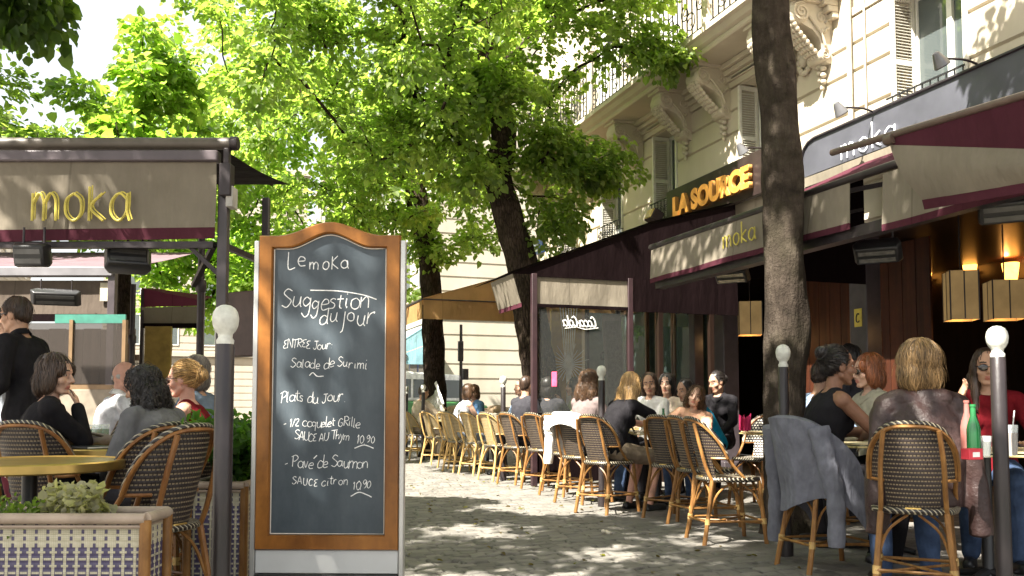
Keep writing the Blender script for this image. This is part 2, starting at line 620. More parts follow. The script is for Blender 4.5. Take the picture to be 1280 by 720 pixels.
# ------------------------------------------------------------------ stroke letters (baseline 0, x-height 1)
GL = {
 'a': (1.0, [[(.85, .8), (.5, 1), (.15, .7), (.15, .25), (.5, 0), (.85, .35), (.88, 1), (.86, .4), (1, 0)]]),
 'b': (.9, [[(.15, 1.8), (.15, .05), (.5, 0), (.85, .3), (.8, .8), (.45, 1), (.15, .7)]]),
 'c': (1.02, [[(.8, .85), (.45, 1), (.12, .6), (.2, .12), (.55, 0), (.85, .2)]]),
 'd': (1.0, [[(.85, .8), (.45, 1), (.12, .6), (.2, .1), (.55, .02), (.85, .35), (.9, 1.8), (.88, .3), (1, 0)]]),
 'e': (.85, [[(.12, .5), (.8, .6), (.7, .95), (.35, .95), (.1, .5), (.3, .05), (.8, .15)]]),
 'f': (.6, [[(.6, 1.7), (.35, 1.7), (.3, 1.2), (.3, 0)], [(.05, .95), (.6, .95)]]),
 'g': (.9, [[(.8, .8), (.45, 1), (.15, .6), (.4, .2), (.8, .6), (.82, 1), (.8, -.4), (.45, -.8), (.1, -.5)]]),
 'h': (.95, [[(.15, 1.8), (.15, 0)], [(.15, .6), (.5, 1), (.8, .75), (.82, 0)]]),
 'i': (.5, [[(.25, .95), (.24, .15), (.38, 0)], [(.25, 1.4), (.28, 1.46)]]),
 'j': (.5, [[(.35, 1), (.35, -.5), (.1, -.8)], [(.35, 1.35), (.37, 1.4)]]),
 'k': (.9, [[(.15, 1.8), (.15, 0)], [(.75, 1), (.2, .5), (.8, 0)]]),
 'l': (.4, [[(.18, 1.8), (.18, .2), (.35, 0)]]),
 'm': (1.4, [[(.12, 1), (.12, 0)], [(.12, .6), (.4, 1), (.62, .75), (.63, 0)], [(.63, .6), (.92, 1), (1.18, .75), (1.2, 0)]]),
 'n': (.95, [[(.15, 1), (.15, 0)], [(.15, .6), (.5, 1), (.78, .75), (.8, 0)]]),
 'o': (.95, [[(.5, 1), (.15, .75), (.15, .25), (.5, 0), (.82, .25), (.82, .75), (.5, 1)]]),
 'p': (.9, [[(.15, 1), (.12, -.8)], [(.15, .75), (.5, 1), (.82, .6), (.5, .05), (.15, .3)]]),
 'q': (.95, [[(.8, .8), (.45, 1), (.12, .6), (.4, .1), (.8, .4)], [(.82, 1), (.82, -.8)]]),
 'r': (1.0, [[(.15, 1), (.15, 0)], [(.15, .5), (.3, .9), (.6, 1), (.66, .85)]]),
 's': (.75, [[(.7, .9), (.35, 1), (.15, .75), (.6, .4), (.55, .05), (.1, .05)]]),
 't': (.7, [[(.35, 1.5), (.33, .2), (.6, 0)], [(.05, 1), (.7, 1.03)]]),
 'u': (.95, [[(.15, 1), (.15, .3), (.4, 0), (.75, .3), (.8, 1), (.8, .2), (.95, 0)]]),
 'v': (.85, [[(.1, 1), (.42, 0), (.75, 1)]]),
 'y': (.85, [[(.1, 1), (.4, .2)], [(.75, 1), (.35, -.3), (.1, -.8)]]),
 'A': (1.1, [[(.05, 0), (.5, 1.6), (.95, 0)], [(.22, .55), (.8, .55)]]),
 'C': (1.0, [[(.9, 1.4), (.5, 1.6), (.12, 1), (.2, .2), (.6, 0), (.95, .25)]]),
 'E': (.9, [[(.85, 1.6), (.35, 1.5), (.2, 1.1), (.55, .85), (.2, .5), (.25, .05), (.9, .1)]]),
 'G': (1.1, [[(.9, 1.4), (.5, 1.6), (.12, 1), (.2, .2), (.6, 0), (.92, .3), (.9, .75), (.55, .75)]]),
 'H': (1.0, [[(.15, 1.6), (.15, 0)], [(.85, 1.6), (.85, 0)], [(.15, .8), (.85, .8)]]),
 'I': (.4, [[(.2, 1.6), (.2, 0)]]),
 'J': (.9, [[(.2, 1.6), (.95, 1.6)], [(.6, 1.6), (.6, .3), (.3, 0), (.08, .3)]]),
 'K': (1.0, [[(.15, 1.6), (.15, 0)], [(.85, 1.6), (.2, .75), (.9, 0)]]),
 'L': (.9, [[(.15, 1.7), (.12, .05), (.85, .05)]]),
 'M': (1.2, [[(.1, 0), (.15, 1.6), (.6, .7), (1.05, 1.6), (1.1, 0)]]),
 'N': (1.1, [[(.12, 0), (.15, 1.6), (.85, 0), (.9, 1.6)]]),
 'O': (1.1, [[(.55, 1.6), (.12, 1.1), (.15, .4), (.55, 0), (.95, .4), (.98, 1.1), (.55, 1.6)]]),
 'P': (.95, [[(.2, 1.6), (.15, 0)], [(-.1, 1.45), (.5, 1.75), (.9, 1.3), (.55, .8), (.2, .8)]]),
 'R': (1.0, [[(.18, 1.6), (.15, 0)], [(.05, 1.5), (.6, 1.6), (.85, 1.2), (.5, .85), (.2, .8), (.9, 0)]]),
 'S': (1.0, [[(.9, 1.45), (.5, 1.65), (.15, 1.3), (.5, .9), (.9, .5), (.5, 0), (.05, .2)]]),
 'T': (1.0, [[(0, 1.6), (1.1, 1.65)], [(.5, 1.6), (.48, 0)]]),
 'U': (1.1, [[(.15, 1.6), (.15, .4), (.5, 0), (.9, .4), (.92, 1.6)]]),
 '0': (.85, [[(.45, 1.4), (.12, .9), (.15, .3), (.45, 0), (.75, .4), (.75, 1), (.45, 1.4)]]),
 '1': (.5, [[(.1, 1.1), (.3, 1.45), (.3, 0)]]),
 '2': (.8, [[(.1, 1.1), (.4, 1.4), (.7, 1.1), (.1, 0), (.75, 0)]]),
 '9': (.85, [[(.7, 1.1), (.4, 1.4), (.12, 1), (.4, .7), (.72, 1.1), (.65, .3), (.35, 0)]]),
 '.': (.35, [[(.12, .02), (.16, .06)]]), ',': (.35, [[(.16, .1), (.08, -.2)]]), ':': (.4, [[(.15, .15), (.18, .2)], [(.15, .8), (.18, .85)]]),
 '-': (.6, [[(.05, .5), (.5, .55)]]), '/': (.6, [[(.05, -.1), (.55, 1.5)]]), '~': (1.6, [[(0, .6), (.4, 1.0), (.9, .55), (1.7, .5)]]),
 "'": (.3, [[(.1, 1.6), (.2, 1.9)]]), ' ': (.55, []),
}


def write(mb, text, x, z, h, r, put, slant=0., jit=0., track=1., m=0, smooth=True, n=5, seed=1):
    """draw text as thin strokes; put(u, w) turns letter-plane metres into a point"""
    rr = random.Random(seed)
    for ch in text:
        w, strokes = GL.get(ch, GL[' '])
        jy = rr.uniform(-jit, jit) * h
        sc = 1 + rr.uniform(-jit, jit) * .8
        for st in strokes:
            pts = [(x + (px + slant * py + rr.uniform(-jit, jit) * .25) * h * sc, z + jy + (py + rr.uniform(-jit, jit) * .25) * h * sc) for px, py in st]
            if smooth and len(pts) > 2:
                pts = [(p.x, p.y) for p in catmull([(a, b, 0) for a, b in pts], 4)]
            mb.tube([put(a, b) for a, b in pts], [r * rr.uniform(.75, 1.15) for _ in pts] if jit else r, n, m)
        x += (w + .12) * h * track
    return x

def atx(px, py, X):
    d = at(px, py, 1.0) - Vector((0, 0, EYE))
    return Vector((0, 0, EYE)) + d * (X / d.x)


# ------------------------------------------------------------------ ground
def make_ground():
    m, nt, b = new_mat('street_ground')
    tc = nt.nodes.new('ShaderNodeTexCoord')
    br = nt.nodes.new('ShaderNodeTexBrick')
    br.inputs['Color1'].default_value = (.17, .155, .135, 1); br.inputs['Color2'].default_value = (.24, .22, .19, 1)
    br.inputs['Mortar'].default_value = (.08, .072, .062, 1)
    br.inputs['Scale'].default_value = 1; br.inputs['Brick Width'].default_value = .18; br.inputs['Row Height'].default_value = .125
    br.inputs['Mortar Size'].default_value = .012
    nt.links.new(tc.outputs['Object'], br.inputs['Vector'])
    n = Ex(nt, noise_tex(nt, 1.3, 5))
    nt.links.new(mix(nt, n * .6, br.outputs[0], (.22, .205, .18)), b.inputs['Base Color'])
    b.inputs['Roughness'].default_value = .8
    g = MB()
    g.add([(-250, -60, -.016), (250, -60, -.016), (250, 300, -.016), (-250, 300, -.016)], [(0, 1, 2, 3)])
    tag(g.build('ground', m, smooth=None), kind='structure')


def make_cobbles():
    xs = np.arange(-.9, 6.9, .0135)
    ys = [2.5]
    while ys[-1] < 24: ys.append(ys[-1] + .0085 + .0011 * (ys[-1] - 2.5) ** 1.15)
    ys = np.array(ys)
    X, Y = np.meshgrid(xs, ys)
    wob = .035 * np.sin(X * 1.7 + .6 * np.sin(Y * .9)) + .02 * np.sin(X * 4.3 + Y * 2.1) + .012 * np.sin(X * 9.7 + Y * 3.3)
    cv = (Y + wob) / .118
    ci = np.floor(cv); fv = cv - ci
    def h1(i, s): return np.modf(np.abs(np.sin(i * 12.9898 + s * 78.233) * 43758.5453))[0]
    L = .115 + .06 * h1(ci, 1)
    cu = (X + .03 * np.sin(Y * 5 + ci)) / L + h1(ci, 2) * 7
    jit = .16 * (h1(np.floor(cu) + ci * 31, 8) - .5)
    ui = np.floor(cu); fu = cu - ui
    idn = ui * 17.13 + ci * 41.7
    e = np.minimum(np.minimum(fu, 1 - fu) * L, np.minimum(fv, 1 - fv) * .128) + .004 * (np.sin(X * 61 + idn) * np.sin(Y * 53 + idn))
    edge = np.clip(e / .013, 0, 1)
    pil = np.sqrt(np.clip(1 - (1 - edge) ** 2, 0, 1))
    side = np.clip((X - 3.15) / .5, 0, 1)                       # finer, smoother paving under the right-hand tables
    amp = .017 * (1 - .62 * side)
    Z = amp * (pil - 1) + (h1(idn, 3) - .5) * .016 * (1 - .6 * side) + ((fu - .5) * (h1(idn, 4) - .5) + (fv - .5) * (h1(idn, 5) - .5)) * .014 * (1 - .7 * side)
    Z += .012 * np.sin(X * 1.1 + 1) * np.sin(Y * .8) + .0025 * np.sin(X * 37 + np.sin(Y * 41) * 2) * np.sin(Y * 33)
    ny, nx = X.shape
    co = np.stack([X, Y, Z], -1).reshape(-1, 3).astype(np.float32)
    i = np.arange(ny - 1)[:, None] * nx + np.arange(nx - 1)[None, :]
    q = np.stack([i, i + 1, i + nx + 1, i + nx], -1).reshape(-1, 4)
    me = bpy.data.meshes.new('cobbles')
    me.vertices.add(len(co)); me.vertices.foreach_set('co', co.ravel())
    me.loops.add(q.size); me.loops.foreach_set('vertex_index', q.ravel().astype(np.int32))
    me.polygons.add(len(q)); me.polygons.foreach_set('loop_start', np.arange(0, q.size, 4, dtype=np.int32))
    me.polygons.foreach_set('use_smooth', np.ones(len(q), dtype=bool))
    a = me.attributes.new('tone', 'FLOAT', 'POINT'); a.data.foreach_set('value', h1(idn, 6).ravel().astype(np.float32))
    a = me.attributes.new('joint', 'FLOAT', 'POINT'); a.data.foreach_set('value', ((1 - edge) * (1 - .55 * side)).ravel().astype(np.float32))
    me.update(calc_edges=True)
    m, nt, b = new_mat('granite_setts')
    t = nt.nodes.new('ShaderNodeAttribute'); t.attribute_name = 'tone'
    j = nt.nodes.new('ShaderNodeAttribute'); j.attribute_name = 'joint'
    c = ramp(nt, t.outputs['Fac'], [(0, (.10, .095, .086)), (.35, (.155, .146, .132)), (.7, (.195, .183, .163)), (1, (.24, .218, .19))])
    n = Ex(nt, noise_tex(nt, 60, 6, .7))
    big = Ex(nt, noise_tex(nt, .9, 4, .6))
    c = mix(nt, n * .75, c, (.10, .095, .085))
    c = mix(nt, big * .35, c, (.17, .155, .13))
    jm = Ex(nt, j.outputs['Fac']).op('POWER', 1.6)
    c = mix(nt, jm, c, (.022, .019, .015))
    nt.links.new(c, b.inputs['Base Color'])
    b.inputs['Roughness'].default_value = .72
    bump(nt, b, noise_tex(nt, 140, 5, .7), .35, .006)
    me.materials.append(m)
    o = bpy.data.objects.new('cobbled_street', me); COL.objects.link(o)
    tag(o, kind='structure')


make_ground(); make_cobbles()

# ------------------------------------------------------------------ right-hand apartment building
def stone_mat(name, c, warm=.15):
    m, nt, b = new_mat(name)
    f = noise_tex(nt, 1.1, 6, .6)
    g = noise_tex(nt, 22, 5, .65)
    c1 = ramp(nt, f, [(.3, tuple(v * .80 for v in c)), (.7, c)])
    st = noise_tex(nt, 2.2, 4, .6, stretch=(1, 1, .12))
    c2 = mix(nt, Ex(nt, st).op('POWER', 1.8).op('MULTIPLY', .9), c1, tuple(v * .7 for v in (c[0], c[1] * .93, c[2] * .82)))
    nt.links.new(mix(nt, Ex(nt, g) * .25, c2, tuple(v * .72 for v in c)), b.inputs['Base Color'])
    b.inputs['Roughness'].default_value = .85
    b.inputs['Specular IOR Level'].default_value = .25
    bump(nt, b, g, .25, .006)
    return m


M_STONE = stone_mat('limestone', (.58, .52, .415))
M_STONE_FAR = stone_mat('limestone_far', (.47, .43, .36))
M_PAINTW = mat('shutter_paint', (.60, .575, .50), .55, 0, .12, 12)
M_FRAMEW = mat('window_paint', (.66, .65, .60), .45, 0, .08, 12)
M_CURTAIN = mat('curtain_cloth', (.40, .43, .40), .8, 0, .15, 3, stretch=(8, 8, .4))
M_DARKROOM = mat('room_dark', (.02, .018, .016), .9)

FX = 7.0
WINS = [(6.72, 7.74), (9.83, 10.68), (12.42, 13.22), (14.36, 15.30), (16.45, 17.42)]
WZ0, WZ1 = 3.92, 5.46


def scroll(mb, c, r0, r1, turns, rad, x_axis, z_axis, n=34, m=0, start=0.):
    pts = []
    for i in range(n + 1):
        t = i / n
        a = start + turns * 2 * math.pi * t
        r = r0 + (r1 - r0) * t
        pts.append(Vector(c) + Vector(x_axis) * (r * math.cos(a)) + Vector(z_axis) * (r * math.sin(a)))
    mb.tube(pts, [rad * (1 - .35 * i / n) for i in range(n + 1)], 5, m)


bld = thing('apartment_building', 'cream limestone apartment building with carved balcony brackets and louvred shutters', 'building', (FX, 10, 0))
BO = Vector((-FX, -10, 0))


def bpart(name, mb, mats, smooth=40, bevel=0., parent=None):
    mb.v = [(p[0] + BO.x, p[1] + BO.y, p[2] + BO.z) for p in mb.v]
    return mb.build(name, mats, parent or bld, smooth, bevel)


def y_runs(y0, y1, z0, z1):
    segs = [(y0, y1)]
    for a, b in WINS:
        if z1 > WZ0 + .01 and z0 < WZ1 - .01:
            segs = [s for p, q in segs for s in ([(p, min(q, a)), (max(p, b), q)] if (a < q and b > p) else [(p, q)]) if s[1] - s[0] > .01]
    return segs


w = MB()
w.box(FX + .42, FX + 3.2, 1, 18.7, 6.0, 14)                                    # body above
for (p, q) in y_runs(1, 18.7, 4.0, 4.2):
    w.box(FX + .035, FX + .42, p, q, WZ0, WZ1)
w.box(FX + .035, FX + .42, 1, 18.7, WZ1, 6.0)
w.box(FX + .035, FX + .42, 1, 18.7, 3.02, WZ0); w.box(FX + .035, FX + .42, 14.75, 18.65, 0, 3.02)
cz = [3.05, 3.48, 3.92, 4.36, 4.82, 5.14, 5.46]
for z0, z1 in zip(cz, cz[1:]):                                                  # rusticated courses with chamfered joints
    for p, q in y_runs(1.02, 18.68, z0, z1):
        y = p; k = 0
        while y < q - .01:
            L = min(q - y, 2.6 + .5 * ((k * 7 + int(z0 * 10)) % 3))
            if q - y - L < .5: L = q - y
            g = .022
            w.add([(FX + .036, y + .002, z0 + .004), (FX + .036, y + L - .002, z0 + .004), (FX + .036, y + L - .002, z1 - .004), (FX + .036, y + .002, z1 - .004),
                   (FX, y + .006, z0 + g), (FX, y + L - .006, z0 + g), (FX, y + L - .006, z1 - g), (FX, y + .006, z1 - g)],
                  [(4, 7, 6, 5), (0, 4, 5, 1), (1, 5, 6, 2), (2, 6, 7, 3), (3, 7, 4, 0)])
            y += L; k += 1
w.box(FX - .02, FX + .42, 8.9, 18.7, 5.47, 5.55)                               # string under the balcony
w.box(FX - .01, FX + .42, 1, 8.4, 5.47, 5.56)
w.box(FX + .02, FX + .42, 1, 18.7, 6.0, 14)
for z in (6.9, 7.35, 7.8, 8.25):
    w.box(FX, FX + .03, 1, 8.5, z - .42, z - .03)
w.box(FX + .01, FX + 3.2, 18.66, 18.7, 0, 6)                                     # end wall
bpart('wall', w, M_STONE, smooth=25)

for wi, (a, b) in enumerate(WINS):                                                # windows set back in their reveals
    fr = MB()
    fr.box(FX + .30, FX + .36, a, a + .06, WZ0, WZ1); fr.box(FX + .30, FX + .36, b - .06, b, WZ0, WZ1)
    fr.box(FX + .302, FX + .358, a + .06, b - .06, WZ1 - .06, WZ1); fr.box(FX + .302, FX + .358, a + .06, b - .06, WZ0, WZ0 + .07)
    c = (a + b) / 2
    fr.box(FX + .29, FX + .37, c - .035, c + .035, WZ0 + .07, WZ1 - .06)
    f = bpart('window', fr, M_FRAMEW, bevel=.004)
    pn = MB(); pn.box(FX + .325, FX + .332, a + .06, b - .06, WZ0 + .07, WZ1 - .06)
    bpart('pane', pn, M_GLASS_DARK, parent=f)
    ct = MB(); ct.grid(lambda u, v: (FX + .38 + .012 * math.sin(u * 40), a + .05 + (b - a - .1) * u, WZ0 + .02 + (WZ1 - WZ0) * v), 60, 1)
    bpart('curtain', ct, M_CURTAIN, parent=f)
    sh = MB()                                                                    # louvred shutter folded on the far jamb
    y0, y1 = b - .002, b - .042
    x0, x1 = FX - .02, FX + .285
    z0, z1 = WZ0 + .04, WZ1 - .02
    for xa, xb in ((x0, x0 + .04), (x1 - .04, x1)): sh.box(xa, xb, y1, y0, z0, z1)
    for za, zb in ((z0, z0 + .06), (z1 - .06, z1), ((z0 + z1) / 2 - .03, (z0 + z1) / 2 + .03)): sh.box(x0 + .04, x1 - .04, y1 + .002, y0 - .002, za, zb)
    z = z0 + .08
    while z < z1 - .08:
        sh.obox(((x0 + x1) / 2, (y0 + y1) / 2, z), (x1 - x0 - .08, .034, .007), Matrix.Rotation(R_(38), 3, 'X'))
        z += .034
    bpart('shutter', sh, M_PAINTW, smooth=None)
    sh2 = MB()
    for xa, xb in ((x0, x0 + .04), (x1 - .04, x1)): sh2.box(xa, xb, a + .002, a + .042, z0, z1)
    sh2.box(x0 + .04, x1 - .04, a + .012, a + .032, z0, z1)
    bpart('shutter', sh2, M_PAINTW, smooth=None)
    gr = MB()                                                                    # window guard rail with small scrolls
    for z in (WZ0 + .05, WZ0 + .36): gr.box(FX - .075, FX - .06, a - .02, b + .02, z, z + .018)
    y = a
    while y <= b + .01:
        gr.box(FX - .073, FX - .062, y - .006, y + .006, WZ0 + .05, WZ0 + .36); y += .105
    y = a + .1
    while y < b - .05:
        scroll(gr, (FX - .067, y, WZ0 + .21), .07, .015, 1.6, .006, (0, 1, 0), (0, 0, 1), 20); y += .15
    for y in (a, b): gr.box(FX - .065, FX + .01, y - .006, y + .006, WZ0 + .2, WZ0 + .215)
    bpart('window_guard', gr, M_IRON)
    if wi:
        lt = MB()
        lt.box(FX - .06, FX + .05, a - .1, b + .1, WZ1 + .09, WZ1 + .14)
        bpart('lintel', lt, M_STONE, bevel=.01)

s = MB()                                                                         # balcony slab with moulded edge
B0 = 8.55
prof = [(FX + .05, 5.78), (FX - .78, 5.78), (FX - .80, 5.80), (FX - .80, 5.845), (FX - .86, 5.87), (FX - .90, 5.93), (FX - .96, 5.945), (FX - .96, 6.015), (FX - .91, 6.03), (FX + .05, 6.04)]
s.prism([(x + (.16 if x < FX else 0), z) for x, z in prof], 'Y', B0, 18.75)
bpart('balcony_slab', s, M_STONE, smooth=25)
s = MB()
for k in range(3):
    s.box(FX - .18 + .05 * k, FX + .02, B0 + .05, 18.7, 5.555 + .075 * k, 5.625 + .075 * k) if False else s.box(FX - .06 - .06 * k, FX + .03, B0 + .06, 18.69, 5.556 + .075 * k, 5.628 + .075 * k)
bpart('cornice', s, M_STONE, bevel=.012)


def console(yc):
    """carved scroll bracket"""
    c = MB()
    hw = .15
    # S-shaped body
    body = [(FX + .03, 5.72), (FX - .70, 5.72), (FX - .72, 5.62), (FX - .66, 5.45), (FX - .50, 5.36), (FX - .34, 5.30), (FX - .22, 5.18), (FX - .17, 5.02), (FX - .17, 4.9), (FX - .1, 4.8), (FX + .03, 4.78)]
    c.prism(body, 'Y', yc - hw * .86, yc + hw * .86)
    c.lathe([(.001, -hw), (.15, -hw), (.175, -hw + .03), (.175, hw - .03), (.15, hw), (.001, hw)], (FX - .57, yc, 5.55), 26, axis='Y')
    c.lathe([(.001, -hw * .9), (.085, -hw * .9), (.10, -hw * .9 + .02), (.10, hw * .9 - .02), (.085, hw * .9), (.001, hw * .9)], (FX - .12, yc, 4.92), 20, axis='Y')
    for sy in (-1, 1):
        scroll(c, (FX - .57, yc + sy * (hw + .004), 5.55), .155, .02, 2.2 , .020, (1, 0, 0), (0, 0, 1), 44, start=1.2)
        scroll(c, (FX - .12, yc + sy * (hw * .9 + .004), 4.92), .085, .015, -1.8, .014, (1, 0, 0), (0, 0, 1), 30, start=1.8)
        c.tube(catmull([(FX - .42, yc + sy * hw, 5.50), (FX - .33, yc + sy * hw, 5.40), (FX - .20, yc + sy * hw, 5.24), (FX - .13, yc + sy * hw, 5.06)], 5), .018, 6)
        scroll(c, (FX - .17, yc + sy * hw * .88, 5.52), .11, .02, 1.7, .018, (1, 0, 0), (0, 0, 1), 30, start=-1)
        for q in range(5):                                                       # leaf sprays beside the scroll
            a = .5 + q * .5
            c.ball((FX - .17 - .13 * math.cos(a), yc + sy * hw * .9, 5.44 - .15 * math.sin(a)), (.05, .025, .028), 8, 5, rot=Matrix.Rotation(a, 3, 'Y'))
    for q in range(9):                                                           # fluted acanthus leaf on the front
        t = q / 8
        x = FX - .70 + .50 * t ** 1.2; z = 5.42 - .50 * t
        for k in (-2, -1, 0, 1, 2):
            c.ball((x - .015 + abs(k) * .01, yc + k * .055 * (1 - .25 * t), z), (.045, .028, .055), 7, 5, rot=Matrix.Rotation(-.6, 3, 'Y'))
    for q in range(6):                                                           # hanging drop of leaves
        c.ball((FX - .06, yc + .035 * (-1) ** q, 4.80 - .055 * q), (.055, .05 - .004 * q, .045), 8, 5)
    c.ball((FX - .05, yc, 4.44), (.04, .03, .05), 8, 5)
    c.box(FX - .76, FX + .02, yc - hw - .03, yc + hw + .03, 5.722, 5.779)
    c.v = [(FX + (x - FX) * .76, y, 5.778 + (z - 5.778) * .74) for x, y, z in c.v]
    bpart('balcony_bracket', c, M_STONE, smooth=50)


for yc in (8.85, 9.50, 11.02, 12.10, 13.70, 15.72, 16.15, 17.9): console(yc)
# carved rosette panels between the pairs
for yc in (9.18,):
    c = MB()
    for q in range(14):
        a = q * .45
        c.ball((FX - .03, yc + .11 * math.cos(a), 5.25 + .16 * math.sin(a)), (.035, .045, .04), 7, 5)
    c.ball((FX - .04, yc, 5.25), (.06, .07, .09), 10, 7)
    bpart('carved_panel', c, M_STONE)

rl = MB()                                                                        # wrought-iron balcony railing
X0 = FX - .68
for z in (6.10, 7.02): rl.box(X0 - .012, X0 + .012, B0 + .05, 18.6, z, z + .022)
rl.box(X0 - .016, X0 + .016, B0 + .05, 18.6, 7.042, 7.062)
y = B0 + .05
k = 0
while y < 18.6:
    rl.box(X0 - .008, X0 + .008, y - .008, y + .008, 6.10, 7.02)
    if k % 3 == 1 and y < 16:
        scroll(rl, (X0, y + .05, 6.30), .15, .02, 1.8, .010, (0, 1, 0), (0, 0, 1), 26, start=.8)
        scroll(rl, (X0, y + .18, 6.48), .13, .02, -1.7, .010, (0, 1, 0), (0, 0, 1), 26, start=2)
        scroll(rl, (X0, y + .12, 6.72), .09, .015, 1.5, .009, (0, 1, 0), (0, 0, 1), 20)
    y += .135; k += 1
for yy in (B0 + .05,):
    for z in (6.10, 7.02): rl.box(X0, FX + .02, yy - .01, yy + .01, z, z + .022)
    x = X0 + .13
    while x < FX: rl.box(x - .008, x + .008, yy - .008, yy + .008, 6.12, 7.02); x += .13
bpart('railing', rl, M_IRON)
for yc in (10.35, 14.2):
    pr = MB(); pr.box(X0 - .05, X0 + .05, yc - .07, yc + .07, 6.041, 7.15); pr.box(X0 - .07, X0 + .07, yc - .09, yc + .09, 7.15, 7.21)
    bpart('balcony_pier', pr, M_STONE, bevel=.008)
for a, b in ((9.6, 10.7), (12.3, 13.3), (14.4, 15.4)):
    d = MB(); d.box(FX - .012, FX + .012, a, b, 6.05, 8.3); bpart('balcony_door', d, M_FRAMEW)
dp = MB(); dp.tube([(FX - .05, 8.35, 3.5), (FX - .05, 8.35, 9)], .03, 8); dp.tube([(FX - .03, 8.12, 3.9), (FX - .03, 8.12, 9)], .012, 6)
bpart('drainpipe', dp, mat('pipe_paint', (.42, .39, .33), .6))

# shop front below: pillars, dark room with wood panelling
sf = MB()
sf.box(FX + .045, FX + 3.6, 1, 18.6, 3.0, 3.018); sf.box(FX + .6, FX + 3.5, 18.5, 18.6, 0, 3.0)                                  # ceiling
sf.box(FX + 3.5, FX + 3.6, 1, 18.0, 0, 3.0)                                        # rear wall
sf.box(FX + .05, FX + 3.5, .95, 1.0, 0, 3.0)
bpart('room_shell', sf, M_DARKWOOD)
rp = MB()
for k in range(12):
    y = 8.35 + k * .225
    rp.box(FX + 1.02, FX + 1.05, y, y + .215, .1, 2.98)
rp2 = MB()
for k in range(30):
    y = 2.0 + k * .21
    rp2.box(FX + 3.46, FX + 3.49, y, y + .2, .9, 2.4)
bpart('wood_panelling', rp, M_REDWOOD, bevel=.004)
rp = rp2; bpart('wood_panelling', rp, M_REDWOOD, bevel=.004)
M_PILLAR = mat('pillar_paint', (.055, .045, .050), .35, 0, .2)
for y0, y1, x0, x1 in ((8.06, 8.34, 6.86, 7.06), (10.9, 11.22, 6.84, 7.08), (11.80, 11.96, 6.9, 7.06), (4.1, 4.35, 6.9, 7.06)):
    p = MB(); p.box(x0, x1, y0, y1, 0, 3.0); p.box(x0 - .03, x1 + .02, y0 - .03, y1 + .03, 0, .22)
    bpart('pillar', p, M_PILLAR, bevel=.012)
st = MB(); st.box(6.852, 6.858, 8.13, 8.25, 1.86, 2.06)
sp = bpart('yellow_sticker', st, mat('sticker_yellow', (.50, .38, .06), .5)); 
q = MB()
write(q, 'C', 0, 0, .06, .007, lambda u, v: (6.849, 8.222 - u, 1.91 + v))
bpart('sticker_letter', q, M_BLACKPLASTIC, parent=sp)
dr = MB()                                                                        # glazed doors beyond
for y0, y1 in ((11.97, 12.55), (12.57, 13.15), (13.45, 14.05), (14.1, 14.7)):
    for a, b in ((y0, y0 + .05), (y1 - .05, y1)): dr.box(6.96, 7.02, a, b, .02, 2.65)
    dr.box(6.962, 7.018, y0 + .05, y1 - .05, 2.58, 2.65); dr.box(6.962, 7.018, y0 + .05, y1 - .05, .02, .35)
dr.box(6.955, 7.04, 11.97, 18, 2.66, 3.0)
dd = bpart('shop_door', dr, mat('door_frame_paint', (.10, .055, .03), .35), bevel=.004)
gp = MB()
for y0, y1 in ((12.02, 12.50), (12.62, 13.10), (13.5, 14.0), (14.15, 14.65)): gp.box(6.985, 6.992, y0, y1, .35, 2.58)
bpart('pane', gp, glass_mat('door_pane', (.10, .14, .13), .02, .6), parent=dd)
pl = MB(); pl.box(7.3, 7.33, 11.9, 15, 0, 3); bpart('inner_partition', pl, mat('green_wall', (.12, .16, .14), .7))
M_WINTEAL = mat('pale_teal', (.12, .18, .17), .3)

# ------------------------------------------------------------------ signs and lamps on the facade
M_FASCIA = mat('fascia_paint', (.070, .072, .088), .5, 0, .2, 2.5, detail=7)
M_FASCIA_R = mat('fascia_rim', (.030, .026, .030), .4)
M_NEON = mat('neon_white', (.85, .85, .85), .3, emit=.55)
fs = thing('shop_sign', 'long blue-grey shop fascia with thin white tube letters', 'sign', (6.82, 6, 3.7))
mb = MB()
poly = [(2.9, 0), (2.9, .40), (2.75, .44), (-4, .44), (-4, 0)]
cr = [(2.95 - .0, 0.0), (2.95, .20)] + [(2.95 - .24 * (1 - math.cos(t)), .20 + .22 * math.sin(t)) for t in (.3, .7, 1.1, 1.57)] + [(-4.4, .42), (-4.4, 0)]
mb.prism(cr, 'X', -.09, 0.02); mb.build('fascia_board', M_FASCIA, fs)
mb = MB()
rim = [(-.10, y, z) for y, z in cr[:-1]]
mb.tube(rim, .018, 6); mb.build('fascia_rim', M_FASCIA_R, fs)
mb = MB(); mb.box(-.11, .0, -4.4, 2.9, -.13, -.02); mb.build('lower_ledge', M_TAUPE, fs)
mb = MB()
write(mb, 'moka', 0, 0, .155, .0075, lambda u, v: (-.105, 2.26 - u * 1.22, .035 + v), n=6)
mb.build('tube_letters', M_NEON, fs)
mb = MB(); mb.box(-.1, -.093, 1.0, 1.25, .02, .06); mb.build('light_strip', M_NEON, fs)

M_NEONY = mat('letter_orange', (.56, .26, .05), .45, emit=.12, var=.45, scale=5)
M_LETSIDE = mat('letter_side', (.42, .20, .05), .4)
ls = thing('shop_sign', 'dark sign board with glowing orange block capitals reading la source, above the dark maroon canopy', 'sign', (6.82, 11, 3.7))
mb = MB(); mb.box(-.06, .03, -1.45, 1.35, .02, .60); mb.build('sign_board', mat('sign_black', (.03, .02, .018), .4), ls, bevel=.01)


